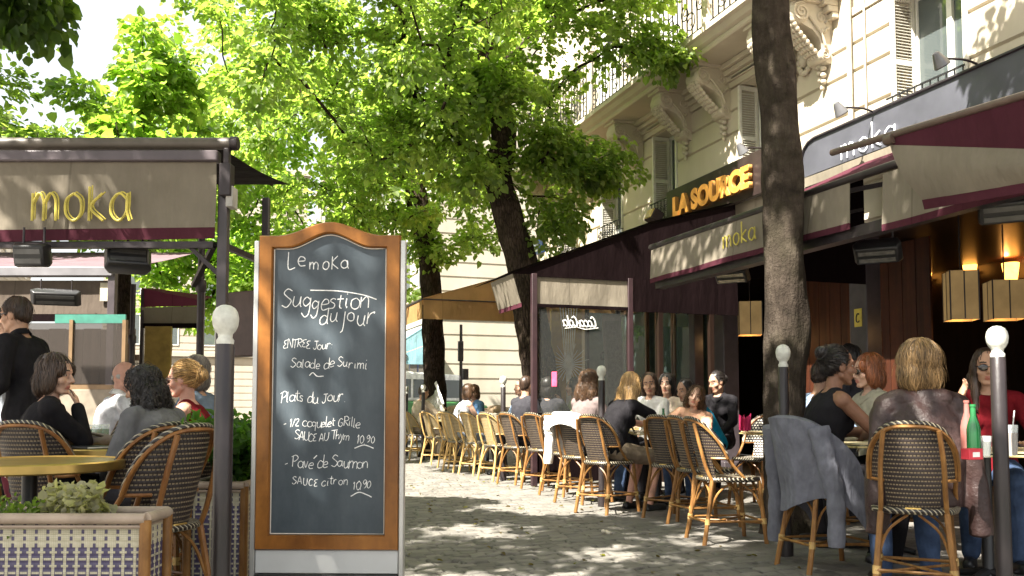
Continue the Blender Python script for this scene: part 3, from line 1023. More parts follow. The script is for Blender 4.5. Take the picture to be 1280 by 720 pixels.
def block_text(name, text, size, depth, mats, parent, place, bold=.012):
    cu = bpy.data.curves.new('txt', 'FONT'); cu.body = text; cu.size = size; cu.extrude = depth; cu.offset = bold; cu.bevel_depth = .006
    o = bpy.data.objects.new('txt', cu); COL.objects.link(o)
    dg = bpy.context.evaluated_depsgraph_get()
    me = bpy.data.meshes.new_from_object(o.evaluated_get(dg))
    bpy.data.objects.remove(o)
    me.transform(place)
    me.materials.clear()
    for m in mats: me.materials.append(m)
    if len(mats) > 1:
        for p in me.polygons: p.material_index = 0 if abs(p.normal.x) > .6 else 1
    return link(name, me, parent)


mx = Matrix(((0, 0, -1, 0), (-1, 0, 0, 0), (0, 1, 0, 0), (0, 0, 0, 1)))
block_text('block_letters', 'LA SOURCE', .385, .026, [M_NEONY, M_LETSIDE], ls, Matrix.Translation((-.11, 1.02, .15)) @ mx, .016)


def arm_lamp(y, z, label):
    t = thing('sign_lamp', label, 'lamp', (6.85, y, z), group='small arm lamps over the shop signs')
    a = MB(); a.tube(catmull([(0, 0, .0), (-.25, 0, .06), (-.52, .02, .05)], 5), .011, 6); a.build('arm', M_DARKMETAL, t)
    h = MB(); h.lathe([(.012, .07), (.03, .06), (.045, .02), (.075, -.07), (.07, -.08)], (0, 0, 0), 14)
    o = h.build('lamp_head', mat('lamp_grey', (.16, .16, .17), .35, .5), t); o.location = (-.56, .02, .04); o.rotation_euler = (0, R_(-35), 0)
arm_lamp(7.72, 4.08, 'small grey arm lamp over the left end of the blue-grey fascia')
arm_lamp(6.35, 4.10, 'small grey arm lamp under the near shuttered window')
arm_lamp(9.55, 4.15, 'small grey arm lamp over the right end of the orange block letters')
t = thing('floodlight', 'small square floodlight at the left end of the orange letter sign', 'lamp', (6.55, 12.35, 3.80))
mb = MB(); mb.obox((0, 0, .1), (.18, .24, .18), Matrix.Rotation(.5, 3, 'Y')); mb.build('housing', M_DARKMETAL, t, bevel=.01)
mb = MB(); mb.obox((-.085, 0, .145), (.02, .2, .15), Matrix.Rotation(.5, 3, 'Y')); mb.build('lens', mat('lens_amber', (.75, .55, .2), .2), t)
mb = MB(); mb.bar((.05, 0, .1), (.28, 0, .0), .02); mb.build('bracket', M_DARKMETAL, t)

M_BLUE = mat('enamel_blue', (.03, .09, .34), .3)
M_WHITE = mat('enamel_white', (.78, .78, .76), .4)
for k, (py, h, lab) in enumerate(((308, .34, 'blue enamel street plate with white lines on the far corner of the building'),)):
    p = atx(672, py, 6.955)
    t = thing('street_sign', lab, 'sign', p)
    mb = MB(); mb.box(-.012, .04, -.32, .32, -h / 2, h / 2); mb.build('plate', M_BLUE, t)
    mb = MB(); write(mb, 'Rue', 0, 0, .08, .008, lambda u, v: (-.016, .2 - u * 1.2, .02 + v)); mb.box(-.016, -.013, -.2, .2, -.11, -.07); mb.box(-.016, -.013, -.15, .15, -.04, -.015)
    mb.build('white_lettering', M_WHITE, t)

# ------------------------------------------------------------------ right-hand awnings
def sheet(mb, A, B, C, D, nu, nv, sag=0., m=0, thick=.004, nrm=(0, 0, 1), wav=0., wk=5):
    """fabric between edges A-B (start) and D-C (end)"""
    A, B, C, D = (Vector(p) for p in (A, B, C, D))
    nrm = Vector(nrm)
    def fn(u, v, o=0):
        p = A.lerp(B, u).lerp(D.lerp(C, u), v)
        return p + nrm * (-sag * math.sin(math.pi * v) * (1 - .15 * math.sin(u * 9)) + wav * math.sin(u * wk * 6.28 + v * 1.5) * v + o)
    mb.grid(lambda u, v: fn(u, v), nu, nv, m)
    mb.grid(lambda u, v: fn(1 - u, v, -thick), nu, nv, m)


aw = thing('awning', 'long taupe awning with a maroon roof and hem, below the blue-grey fascia', 'awning', (6.9, 5.5, 3.6))
def L_(p):
    x, y, z = p
    k = 1 + .067 * max(0, min(1, (6.7 - x) / 2.5))
    return Vector((x * k, y * k, EYE + (z - EYE) * k)) - Vector((6.9, 5.5, 3.6))
YA, YB = 2.0, 7.97
mb = MB(); sheet(mb, L_((4.2, YA, 2.50)), L_((4.2, YB, 2.54)), L_((6.78, YB, 3.64)), L_((6.78, YA, 3.60)), 40, 8, .04)
mb.build('awning_roof', M_MAROON, aw)
def valance(y0, y1, parent, zt=2.53, zb=2.235, name='valance'):
    v = MB()
    ny = max(6, int((y1 - y0) / .12))
    ph = y0 * 3
    def f(u, vv, zt, zb, o): return L_((4.19 - .02 * vv + .012 * math.sin(ph + (y0 + (y1 - y0) * u) * 6) * vv + o, y0 + (y1 - y0) * u, zt + (zb - zt) * vv))
    for o in (0, .004): v.grid(lambda u, q: f(u, q, zt, zb, o), ny, 4, 0)
    parent = v.build(name, M_TAUPE, parent)
    h = MB()
    for o in (-.001, .005): h.grid(lambda u, q: f(u, 1, 0, 0, o) * 0 + L_((4.17 + .012 * math.sin(ph + (y0 + (y1 - y0) * u) * 6) + o, y0 + (y1 - y0) * u, zb + .004 - .045 * q)), ny, 1, 0)
    h.build('hem', M_MAROON, parent)
    return parent
vl1 = valance(5.06, YB, aw); vl2 = valance(YA, 4.74, aw, 2.50, 2.16)
mb = MB(); mb.tube([L_((4.2, YA, 2.525)), L_((4.2, YB + .03, 2.56))], .030, 10); mb.build('front_bar', M_DARKMETAL, aw)
for y in (3.0, 5.4, 7.9):
    mb = MB(); mb.bar(L_((4.22, y, 2.5)), L_((6.7, y, 3.1)), .035); mb.build('folding_arm', M_DARKMETAL, aw)
mb = MB(); p0_, p1_ = L_((4.22, YA, 2.14)), L_((4.34, YB, 2.22)); mb.box(p0_.x, p1_.x, p0_.y, p1_.y, p0_.z, p1_.z); mb.build('lower_rail', M_DARKMETAL, aw)
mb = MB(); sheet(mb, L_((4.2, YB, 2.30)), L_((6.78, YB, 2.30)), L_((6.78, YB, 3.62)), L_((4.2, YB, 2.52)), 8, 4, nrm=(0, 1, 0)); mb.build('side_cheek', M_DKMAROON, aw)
mb = MB(); write(mb, 'moka', 0, 0, .098, .007, lambda u, v: L_((4.155, 6.62 - u * 1.08, 2.315 + v)), n=5); mb.build('yellow_letters', M_YELLOW, vl1)
mb = MB(); write(mb, 'moka', 0, 0, .10, .007, lambda u, v: L_((4.150, 4.05 - u * 1.08, 2.22 + v)), n=5); mb.build('yellow_letters', M_YELLOW, vl2)

# the nearer awning, its curtain pulled in
P = lambda px, py, X: atx(px, py, X)
aw2 = thing('awning', 'slack taupe awning curtain with a wide maroon band, hanging from a bronze bar', 'awning', P(1115, 172, 4.0))
O2 = Vector(aw2.location)
bar0, bar1 = P(1040, 191, 4.0), P(1115, 173, 4.0)
bar2 = bar1 + (P(1280, 122, 4.0) - bar1) * 2.2
mid0, mid1 = P(1113, 181, 4.01), P(1280, 186, 4.04); mid2 = mid0 + (mid1 - mid0) * 1.9
hem0, hem1 = P(1153, 250, 4.07), P(1280, 229, 4.07); hem2 = hem0 + (hem1 - hem0) * 2.1
hb0, hb1 = P(1156, 262, 4.08), P(1280, 241, 4.08); hb2 = hb0 + (hb1 - hb0) * 2.1
mb = MB(); sheet(mb, bar1 - O2, bar2 - O2, mid2 - O2, mid0 - O2, 20, 4, .0, nrm=(-1, 0, .2)); mb.build('maroon_band', M_MAROON, aw2)
mb = MB(); sheet(mb, mid0 - O2, mid2 - O2, hem2 - O2, hem0 - O2, 26, 12, .035, nrm=(1, 0, .3), wav=.006, wk=2); mb.build('curtain', M_TAUPE, aw2)
mb = MB(); sheet(mb, hem0 - O2, hem2 - O2, hb2 - O2, hb0 - O2, 26, 2, 0, nrm=(1, 0, 0)); mb.build('hem', M_MAROON, aw2)
mb = MB(); mb.tube([bar0 - O2, bar2 - O2], .022, 10); mb.tube([bar1 - O2 - Vector((0, .02, 0)), bar1 - O2 + Vector((0, .05, 0))], .034, 10); mb.build('front_bar', mat('bar_bronze', (.11, .075, .06), .45, .2), aw2)
mb = MB(); mb.tube([bar1 - O2, Vector((6.8, bar1.y - .3, 3.55)) - O2], .025, 8); mb.tube([bar2 - O2, Vector((6.8, bar2.y, 3.55)) - O2], .025, 8); mb.build('folding_arm', M_DARKMETAL, aw2)

# dark canopy under the orange letters
cn = thing('awning', 'dark maroon gabled canopy with a taupe side panel, on maroon posts', 'awning', (6.8, 11.2, 3.9))
def C_(x, y, z): return Vector((x - 6.8, y - 11.2, z - 3.9))
E0 = 3.60
zt, ze = 3.72, 2.62
for name, y, mt in (('gable', 10.5, M_DKMAROON),):
    mb = MB(); mb.prism([(E0, ze), (6.8, ze), (6.8, zt), (5.5, 3.36)], 'Y', y, y + .006)
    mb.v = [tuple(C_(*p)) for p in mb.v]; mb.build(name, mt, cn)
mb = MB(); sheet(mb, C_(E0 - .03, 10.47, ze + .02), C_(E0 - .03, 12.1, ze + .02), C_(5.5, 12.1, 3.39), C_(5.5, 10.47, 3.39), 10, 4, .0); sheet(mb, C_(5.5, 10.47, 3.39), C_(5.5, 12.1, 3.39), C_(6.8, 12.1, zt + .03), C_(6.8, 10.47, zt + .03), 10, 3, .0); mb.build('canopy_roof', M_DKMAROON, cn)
mb = MB(); sheet(mb, C_(E0, 10.5, ze), C_(E0, 11.4, ze), C_(E0 + .12, 11.4, ze - .36), C_(E0 + .12, 10.5, ze - .36), 10, 5, nrm=(-1, 0, 0), wav=.01); mb.build('valance', M_TAUPE, cn)
mb = MB(); sheet(mb, C_(E0 + .118, 10.5, ze - .355), C_(E0 + .118, 11.4, ze - .355), C_(E0 + .12, 11.4, ze - .41), C_(E0 + .12, 10.5, ze - .41), 10, 1, nrm=(-1, 0, 0)); mb.build('hem', M_MAROON, cn)
mb = MB(); mb.box(*(0, 1, 0, 1, 0, 1)); mb = MB()
sheet(mb, C_(3.9, 10.49, 2.595), C_(5.17, 10.49, 2.595), C_(5.17, 10.49, 2.25), C_(3.9, 10.49, 2.25), 12, 4, nrm=(0, -1, 0), wav=.006, wk=2); mb.build('side_panel', M_TAUPE, cn)
mb = MB()
for x0, x1, z0, z1 in ((3.9, 5.18, 2.215, 2.255), (3.9, 5.18, 2.595, 2.63), (5.24, 6.8, 2.2, 2.62)): mb.box(x0 - 6.8, x1 - 6.8, 10.47 - 11.2, 10.5 - 11.2, z0 - 3.9, z1 - 3.9)
mb.build('side_rail', M_DKMAROON, cn)
for x in (3.88, 5.20):
    mb = MB(); mb.box(x - 6.8 - .035, x - 6.8 + .035, 10.46 - 11.2, 10.53 - 11.2, -3.9, 2.63 - 3.9); mb.build('post', mat('post_maroon', (.030, .014, .017), .45), cn, bevel=.006)
mb = MB(); mb.box(5.6 - 6.8, 5.66 - 6.8, 10.46 - 11.2, 10.53 - 11.2, -3.9, 2.2 - 3.9); mb.box(6.36 - 6.8, 6.42 - 6.8, 10.46 - 11.2, 10.53 - 11.2, -3.9, 2.2 - 3.9); mb.build('door_post', M_DARKWOOD, cn)
ws = thing('windbreak', 'clear side windbreak with mirrored white script, below the taupe canopy panel', 'screen', (4.54, 10.49, 0))
mb = MB(); mb.box(-.60, .60, -.004, .004, .9, 2.21); mb.build('pane', glass_mat('wind_pane', (.55, .57, .55), .02, .035), ws)
mb = MB(); mb.box(-.62, .62, -.012, .012, .86, .898); mb.box(-.62, .62, -.014, .014, .05, .86); mb.build('lower_panel', M_DKMAROON, ws)
mb = MB()
def mir(u, v): return (.19 - u * .8, -.010, 1.985 + v * .9)
write(mb, 'Coca-Cola', 0, 0, .085, .0095, mir, slant=.3, track=.72, n=5)
mb.tube(catmull([mir(-.02, -.01), mir(.2, -.035), mir(.35, -.01), mir(.55, -.03)], 5), .006, 5)
mb.build('mirrored_script', M_WHITE, ws)

oc = thing('awning', 'sunlit orange-tan awning of the next terrace, beyond the leaning tree', 'awning', (6.9, 14.5, 3.8))
def O_(x, y, z): return Vector((x - 6.9, y - 14.5, z - 3.8))
mb = MB(); sheet(mb, O_(3.42, 14.5, 2.74), O_(6.9, 14.5, 2.74), O_(6.9, 14.5, 2.42), O_(3.42, 14.5, 2.42), 20, 4, nrm=(0, -1, 0), wav=.008, wk=3); mb.build('side_valance', M_ORANGE, oc)
mb = MB(); mb.add([O_(3.42, 14.51, 2.75), O_(6.9, 14.51, 2.75), O_(6.9, 14.51, 3.85), O_(4.4, 14.51, 3.06)], [(0, 1, 2, 3)]); mb.build('side_cheek', M_ORANGE, oc)
mb = MB(); sheet(mb, O_(3.4, 14.5, 2.76), O_(3.4, 17.0, 2.76), O_(6.9, 17.0, 3.9), O_(6.9, 14.5, 3.9), 10, 6, .03); mb.build('awning_roof', M_ORANGE, oc)
mb = MB(); sheet(mb, O_(3.4, 14.5, 2.74), O_(3.4, 17.0, 2.74), O_(3.4, 17.0, 2.42), O_(3.4, 14.5, 2.42), 10, 3, nrm=(-1, 0, 0)); mb.build('front_valance', M_ORANGE, oc)
mb = MB(); mb.tube([O_(3.4, 14.49, 2.745), O_(6.9, 14.49, 2.745)], .012, 6); mb.tube([O_(3.4, 14.49, 2.745), O_(3.4, 17, 2.745)], .02, 6); mb.build('frame_bar', M_DARKMETAL, oc)

# things behind the windbreak
t = thing('display_board', 'tall mustard yellow board behind the clear windbreak', 'board', (5.42, 13.1, 0))
mb = MB(); mb.box(-.30, .22, -.03, .03, .05, 2.5); mb.build('board', mat('mustard', (.42, .25, .03), .55), t, bevel=.01)
mb = MB(); mb.box(-.26, .18, -.1, .1, 0, .05); mb.build('foot', M_DARKMETAL, t)
t = thing('starburst_ornament', 'white metal starburst ornament standing in front of the mustard board', 'ornament', (5.28, 12.75, 0))
mb = MB()
for q in range(26):
    a = q / 26 * 2 * math.pi; r = .34 if q % 2 else .27
    mb.tube([(0.05 * math.cos(a), 0, 1.62 + .05 * math.sin(a)), (r * math.cos(a), -.02 * math.sin(q), 1.62 + r * math.sin(a))], [.009, .004], 5)
mb.build('rays', M_WHITE, t)
mb = MB()
for q in range(7): mb.tube(catmull([(-.09 + .03 * q, 0, .05), (-.03 + .01 * q, 0, 1.2), (-.08 + .027 * q, 0, 1.9), (-.14 + .047 * q, 0, 2.5)], 5), .008, 5)
mb.build('stem', M_WHITE, t)
mb = MB(); mb.lathe([(.14, 0), (.14, .03), (.02, .05)], n=18); mb.build('foot', M_DARKMETAL, t)
t = thing('glass_screen', 'pale teal glass screen with dark letters, right of the mustard board', 'screen', (5.96, 13.0, 0))
mb = MB(); mb.box(-.24, .24, -.01, .01, .12, 2.45); mb.build('pane', M_WINTEAL, t)
mb = MB()
for x0, x1 in ((-.29, -.24), (.24, .29)): mb.box(x0, x1, -.03, .03, 0, 2.5)
mb.box(-.24, .24, -.03, .03, 0, .12); mb.build('screen_frame', M_DARKMETAL, t)
mb = MB(); write(mb, 'ce', 0, 0, .11, .014, lambda u, v: (-.05 + u, -.018, 1.72 + v)); mb.build('dark_letters', M_BLACKPLASTIC, t)
t = thing('menu_holder', 'narrow white framed menu panel leaning beside the teal glass screen', 'menu board', (5.80, 12.2, 0))
mb = MB(); mb.obox((0, 0, 1.25), (.30, .03, 2.2), Matrix.Rotation(-.06, 3, 'Y')); mb.build('frame', mat('grey_frame', (.13, .12, .11), .5), t, bevel=.008)
mb = MB(); mb.obox((0, -.018, 1.30), (.24, .006, 1.9), Matrix.Rotation(-.06, 3, 'Y')); mb.build('sheet', mat('menu_grey', (.085, .085, .08), .5, 0, .4, 30), t)

# ------------------------------------------------------------------ bollards
def bollard(loc, label, hs=1.0):
    t = thing('bollard', label, 'bollard', loc, group='brown bollards with white ball tops')
    mb = MB()
    mb.lathe([(.044, 0), (.044, .10), (.040, .13), (.0345, .16), (.0340, .60), (.0335, 1.235), (.030, 1.24)], n=20); mb.build('post', M_BOLLARD, t)
    mb = MB(); mb.lathe([(.031, 1.238), (.032, 1.252), (.025, 1.264), (.027, 1.276), (.0365, 1.288), (.0445, 1.306), (.0475, 1.326), (.0475, 1.338), (.0435, 1.358), (.034, 1.374), (.018, 1.384), (.002, 1.387)], n=24)
    mb.build('ball', M_WHITEBALL, t, smooth=60)
    t.scale = (1, 1, hs)
    return t
for px, d, lab in ((1249, 4.17, 'brown bollard with a white ball, right of the woman in the brown leather jacket'),
                   (980, 5.93, 'brown bollard with a white ball, in front of the near tree trunk'),
                   (752, 8.98, 'brown bollard with a white ball, beside the long-haired woman in the black t-shirt'),
                   (629, 12.1, 'brown bollard with a white ball, between the pale chairs and the dark woven chairs'),
                   (529, 16.6, 'slim brown bollard among the farthest pale chairs, nearer of the two there'),
                   (508, 18.1, 'farthest brown bollard, at the edge of the blackboard sign'),
                   (280, 3.30, 'brown bollard with a white ball, left of the blackboard sign')):
    bollard(spot(px, d), lab, .975 if d < 5 else 1.0)


# ------------------------------------------------------------------ chairs
def make_chair(weave, pole, pole2, seatm, seated=False):
    t = thing('bistro_chair', None, None)
    hw = .205
    def yb(z): return -.185 - .26 * max(0, z - .46)
    legs = []
    for sx in (-1, 1):                                                   # legs
        mb = MB(); mb.tube(catmull([(sx * .185, -.255, 0), (sx * .17, -.215, .22), (sx * .150, -.178, .455)], 4), [.0165] * 4 + [.015] * 5, 8); legs.append(mb.build('leg', pole, t))
        mb = MB(); mb.tube(catmull([(sx * .195, .205, 0), (sx * .18, .185, .22), (sx * .165, .165, .455)], 4), [.0165] * 4 + [.015] * 5, 8); legs.append(mb.build('leg', pole, t))
        mb = MB(); mb.tube(catmull([(sx * .150, -.178, .455), (sx * .146, yb(.55) - .012, .55), (sx * .142, yb(.7) - .014, .70), (sx * .125, yb(.86) - .010, .862)], 5), .0125, 8); mb.build('back_post', pole, t)
    mb = MB()
    c4 = [(-.178, -.235, .17), (.178, -.235, .17), (.188, .196, .17), (-.188, .196, .17)]
    for i in range(4):
        a, b = Vector(c4[i]), Vector(c4[(i + 1) % 4])
        mb.tube([a, a.lerp(b, .5) + (Vector((0, 0, .17)) - a.lerp(b, .5)) * .0, b], .0085, 6)
    mb.tube(catmull([(-.16, -.21, .155), (0, -.02, .157), (.17, .18, .155)], 5), .0075, 6)
    mb.tube(catmull([(.16, -.21, .163), (0, -.02, .165), (-.17, .18, .163)], 5), .0075, 6)
    mb.build('stretcher', pole, t)
    mb = MB()                                                            # curved braces under the seat
    tops = [(-.155, -.185, 0), (.155, -.185, 0), (.168, .168, 0), (-.168, .168, 0)]
    for i in range(4):
        a, b = Vector(tops[i]), Vector(tops[(i + 1) % 4])
        for p, q in ((a, b), (b, a)):
            s_ = Vector((p.x * 1.09, p.y * 1.12, .22)); e_ = p.lerp(q, .42); e_.z = .445
            m_ = p.lerp(q, .12); m_.z = .36
            mb.tube(catmull([s_, m_, e_], 5), .0075, 6)
    mb.build('brace', pole2, t)
    mb = MB()                                                            # cane binding where pieces meet
    for lg in legs:
        x, y, z = lg.data.vertices[8 * 4].co; x = sum(v.co.x for v in lg.data.vertices[24:32]) / 8; y = sum(v.co.y for v in lg.data.vertices[24:32]) / 8
        mb = MB(); mb.tube([(x * 1.003, y * 1.003, .15), (x * .99, y * .99, .19)], .0195, 8); mb.build('cane_wrap', M_BAMBOO, lg)
    # seat
    mb = MB()
    def rim(a, k=1.0):
        x, y = math.cos(a), math.sin(a)
        e = 3.2
        r = (abs(x) ** e + abs(y) ** e) ** (-1 / e)
        return (x * r * (.198 + .012 * y) * k, y * r * .195 * k - .005)
    n = 40
    V = [(0, -.005, .474)]; U = [(0, 0)]
    for k, z in ((.5, .472), (.93, .474)):
        for i in range(n):
            p = rim(2 * math.pi * i / n, k); V.append((p[0], p[1], z)); U.append(p)
    for i in range(n):
        p = rim(2 * math.pi * i / n, .93); V.append((p[0], p[1], .448)); U.append(p)
    Fc = [(0, 1 + i, 1 + (i + 1) % n) for i in range(n)]
    for r in (0, 1):
        for i in range(n):
            a, b = 1 + r * n + i, 1 + r * n + (i + 1) % n
            Fc.append((a, a + n, b + n, b))
    Fc.append(tuple(1 + 2 * n + i for i in range(n - 1, -1, -1)))
    mb.add(V, Fc, 0, U); seat_o = mb.build('seat', seatm, t)
    mb = MB(); pts = [(*rim(2 * math.pi * i / n, 1.0), .462) for i in range(n + 1)]
    mb.tube(pts, .0165, 8, caps=False); mb.build('seat_rim', M_BIND, seat_o)
    # barrel back
    TH, RX, RY = R_(68), .228, .235
    def ztop(q): return .615 + .272 * (1 - abs(q) ** 3.0) ** .8
    def bp(q, z):
        th = q * TH
        k = .86 + .14 * min(1, max(0, (z - .46) / .3))
        return Vector((RX * k * math.sin(th), yb(z) + RY * (1 - math.cos(th)), z))
    mb = MB()
    QP = .56
    for off in (0, -.007):
        def F1(u, v, lo, q0, q1):
            q = q0 + (q1 - q0) * u
            z = lo + (ztop(q) - .006 - lo) * v
            p = bp(q, z); th = q * TH
            return p + Vector((math.sin(th), -math.cos(th), 0)) * off
        def U1(u, v, lo, q0, q1):
            q = q0 + (q1 - q0) * u
            return (q * TH * .23, lo + (ztop(q) - .006 - lo) * v)
        for lo, q0, q1, nu in ((.462, -QP, QP, 14), (.612, -1, -QP, 8), (.612, QP, 1, 8)):
            mb.grid(lambda u, v: F1(u, v, lo, q0, q1), nu, 10, 0, lambda u, v: U1(u, v, lo, q0, q1))
    back_o = mb.build('backrest', weave, t)
    mb = MB(); mb2 = MB()
    qs = [-1 + 2 * i / 44 for i in range(45)]
    h1 = [bp(q, ztop(q)) for q in qs]
    out = [Vector((math.sin(q * TH), -math.cos(q * TH), 0)) for q in qs]
    mb.tube([p - o * .002 for p, o in zip(h1, out)], .0135, 8)
    mb.tube([p + o * .014 - Vector((0, 0, .004)) for p, o in zip(h1, out)], .009, 6)
    for sx in (-1, 1):
        mb.tube([bp(sx * (1 - (1 - QP) * k / 6), .612) for k in range(7)], .009, 6)
        mb.tube(catmull([bp(sx * .985, .615), bp(sx, .55) + Vector((sx * .002, .035, 0)), Vector((sx * .196, .045, .47))], 5), .0115, 8)
    mb.build('back_hoop', pole, t)
    mb2.tube([p + o * .006 + Vector((0, 0, .013)) for p, o in zip(h1, out)], .0115, 7); mb2.build('hoop_binding', M_BIND, back_o)
    mb = MB(); mb.obox((0, yb(.475) - .016, .470), (.075, .012, .024)); mb.build('maker_plate', M_BRASS, t, bevel=.003)
    return t


chair_dark = make_chair(M_WEAVE, M_RATTAN, M_RATTAN, M_SEAT)
chair_tan = make_chair(M_WEAVE_T, M_BAMBOO, M_BAMBOO, M_WEAVE_T)
chair_pale = make_chair(M_WEAVE_L, M_RATTAN_D, M_RATTAN_D, M_WEAVE_L)
chair_red = make_chair(M_WEAVE, M_RATTAN_D, M_RATTAN, M_SEAT)
used = set()


def chair(proto, x, y, head, label, group):
    if proto.name not in used:
        used.add(proto.name); c = proto
    else: c = copy_tree(proto)
    c.location = (x, y, 0); c.rotation_euler = (0, 0, R_(head - 90))
    tag(c, label, 'chair', group)
    return c


GD, GT, GP, GL_ = 'dark woven bistro chairs on the right terrace', 'pale tan bistro chairs at the far end', 'cream checked bistro chairs behind the tables', 'dark woven bistro chairs on the left terrace'
for x, y, h, lab in ((3.47, 3.76, 46, 'dark woven bistro chair under the woman in the brown leather jacket'),
                     (3.62, 4.62, -6, 'bistro chair with the grey jacket hung over its back'),
                     (3.62, 5.74, -10, 'empty dark woven bistro chair with a sunlit seat, turned sideways beyond the grey jacket'),
                     (3.92, 6.55, -2, 'empty dark woven bistro chair just behind the one with the sunlit seat'),
                     (3.98, 7.12, 24, 'dark woven bistro chair just before the woman in the black t-shirt'),
                     (3.60, 7.74, 26, 'dark woven bistro chair the long-haired woman in the black t-shirt sits on'),
                     (3.74, 8.62, 26, 'dark woven bistro chair with a white jacket over its back'),
                     (3.86, 9.38, 24, 'dark woven bistro chair next beyond the white jacket'),
                     (3.92, 10.15, 22, 'dark woven bistro chair second beyond the white jacket'),
                     (3.88, 10.95, 20, 'dark woven bistro chair at the far end of the dark row, by the maroon post'),
                     (4.62, 5.35, 200, 'dark woven bistro chair under the red-haired woman in the sage blouse'),
                     (4.84, 6.38, 20, 'dark woven bistro chair seen edge-on behind the bollard by the near tree')):
    chair(chair_dark, x, y, h, lab, GD)
for x, y, h, lab in ((3.80, 11.55, 16, 'pale bistro chair just beyond the mid-street bollard'),
                     (3.84, 13.9, 12, 'pale bistro chair with a woman in a grey vest on it'),
                     (3.80, 12.5, 18, 'pale bistro chair behind the one with the grey vest, seen from the back'),
                     (3.70, 13.05, 10, 'pale bistro chair in the middle of the far pale row'),
                     (3.8, 14.9, 14, 'pale bistro chair, second from the newspaper reader'),
                     (3.80, 16.45, 10, 'pale bistro chair under the newspaper reader'),
                     (3.86, 17.3, 8, 'farthest pale bistro chair, behind the newspaper reader'),
                     (4.75, 11.4, 190, 'pale bistro chair facing the street under the dark canopy')):
    chair(chair_tan, x, y, h, lab, GT)
for x, y, h, lab in ((5.22, 7.75, 205, 'cream checked bistro chair, left of the pink napkin'),
                     (5.02, 6.92, 150, 'cream checked bistro chair, in front of the pink napkin'),
                     (5.75, 6.95, 190, 'cream checked bistro chair, tucked behind the yellow-edged table by the tree')):
    chair(chair_pale, x, y, h, lab, GP)
for px, d, h, lab in ((183, 3.98, 138, 'dark woven bistro chair nearest the small bush planter, back turned right'),
                      (166, 4.36, 134, 'dark woven bistro chair tucked behind the nearest left one'),
                      (66, 4.95, 66, 'dark woven bistro chair under the woman in the black cardigan'),
                      (226, 5.06, 128, 'dark woven bistro chair under the black-haired woman in the grey sweater'),
                      (98, 6.7, 215, 'dark woven bistro chair facing the camera in front of the bald man'),
                      (232, 5.75, 150, 'dark woven bistro chair under the blonde woman in red')):
    p = spot(px, d); chair(chair_red, p.x, p.y, h, lab, GL_)


# ------------------------------------------------------------------ tables
M_TOP_CREAM = mat('table_laminate', (.50, .42, .25), .3, 0, .2, 12)
M_TOP_DARK = mat('table_dark', (.10, .075, .06), .22, 0, .25, 8)


def square_table(loc, head, w, label, h=.735):
    t = thing('cafe_table', label, 'table', loc, head, 'square cafe tables on the right')
    mb = MB(); mb.box(-w / 2, w / 2, -w / 2, w / 2, h - .004, h + .004); mb.build('table_top', M_TOP_CREAM, t)
    mb = MB()
    for a, b in (((-w / 2, -w / 2), (w / 2, -w / 2)), ((w / 2, -w / 2), (w / 2, w / 2)), ((w / 2, w / 2), (-w / 2, w / 2)), ((-w / 2, w / 2), (-w / 2, -w / 2))):
        mb.bar((a[0], a[1], h - .018), (b[0], b[1], h - .018), .042, .012)
    mb.build('brass_edge', mat('yellow_edge', (.62, .50, .22), .35, .3, .15), t, bevel=.003)
    mb = MB(); mb.lathe([(.045, .03), (.03, .06), (.03, h - .04), (.09, h - .02), (.09, h - .012)], n=14)
    for k in range(4): mb.tube([(0, 0, .06), (.22 * math.cos(k * 1.571 + .785), .22 * math.sin(k * 1.571 + .785), .02)], [.028, .018], 8)
    mb.build('pedestal', M_BLACKPLASTIC, t)
    return t


def round_table(loc, r, label, h=.735):
    t = thing('cafe_table', label, 'table', loc, None, 'round brass-edged tables on the left')
    mb = MB(); mb.lathe([(.001, h - .02), (r - .006, h - .02), (r - .006, h + .003), (.001, h + .003)], n=48); mb.build('table_top', M_TOP_DARK, t)
    mb = MB(); mb.lathe([(r - .005, h - .034), (r, h - .036), (r + .006, h - .03), (r + .006, h + .002), (r, h + .008), (r - .012, h + .008), (r - .012, h + .0035)], n=56); mb.build('brass_edge', M_BRASS, t)
    mb = MB(); mb.lathe([(.05, .03), (.032, .06), (.032, h - .06), (.10, h - .03), (.10, h - .022)], n=14)
    for k in range(3): mb.tube([(0, 0, .06), (.25 * math.cos(k * 2.094), .25 * math.sin(k * 2.094), .02)], [.03, .02], 8)
    mb.build('pedestal', M_BLACKPLASTIC, t)
    return t


T_NEAR = (4.18, 3.98, 0)
square_table(T_NEAR, 60, .66, 'square cafe table with the green bottle, right of the leather jacket')
square_table((4.35, 5.02, 0), 75, .60, 'square cafe table between the sleeveless woman and the red-haired woman')
square_table((5.25, 7.32, 0), 80, .62, 'square cafe table with a pink napkin, left of the near tree trunk')
square_table((4.26, 8.02, 0), 80, .60, 'square cafe table the long-haired woman leans on')
square_table((4.55, 9.75, 0), 85, .60, 'square cafe table beyond the smiling girl, behind the dark row')
square_table((4.45, 14.25, 0), 85, .60, 'square cafe table beside the woman in the grey vest')
square_table((4.4, 16.0, 0), 85, .60, 'square cafe table in front of the newspaper reader')
lt1 = spot(40, 4.02); lt2 = spot(134, 5.28); lt3 = spot(128, 6.15)
round_table(lt1, .385, 'round brass-edged table nearest, behind the long planter')
round_table(lt2, .30, 'round brass-edged table with the menu book and grey bag')
round_table(lt3, .30, 'round brass-edged table in front of the bald man')


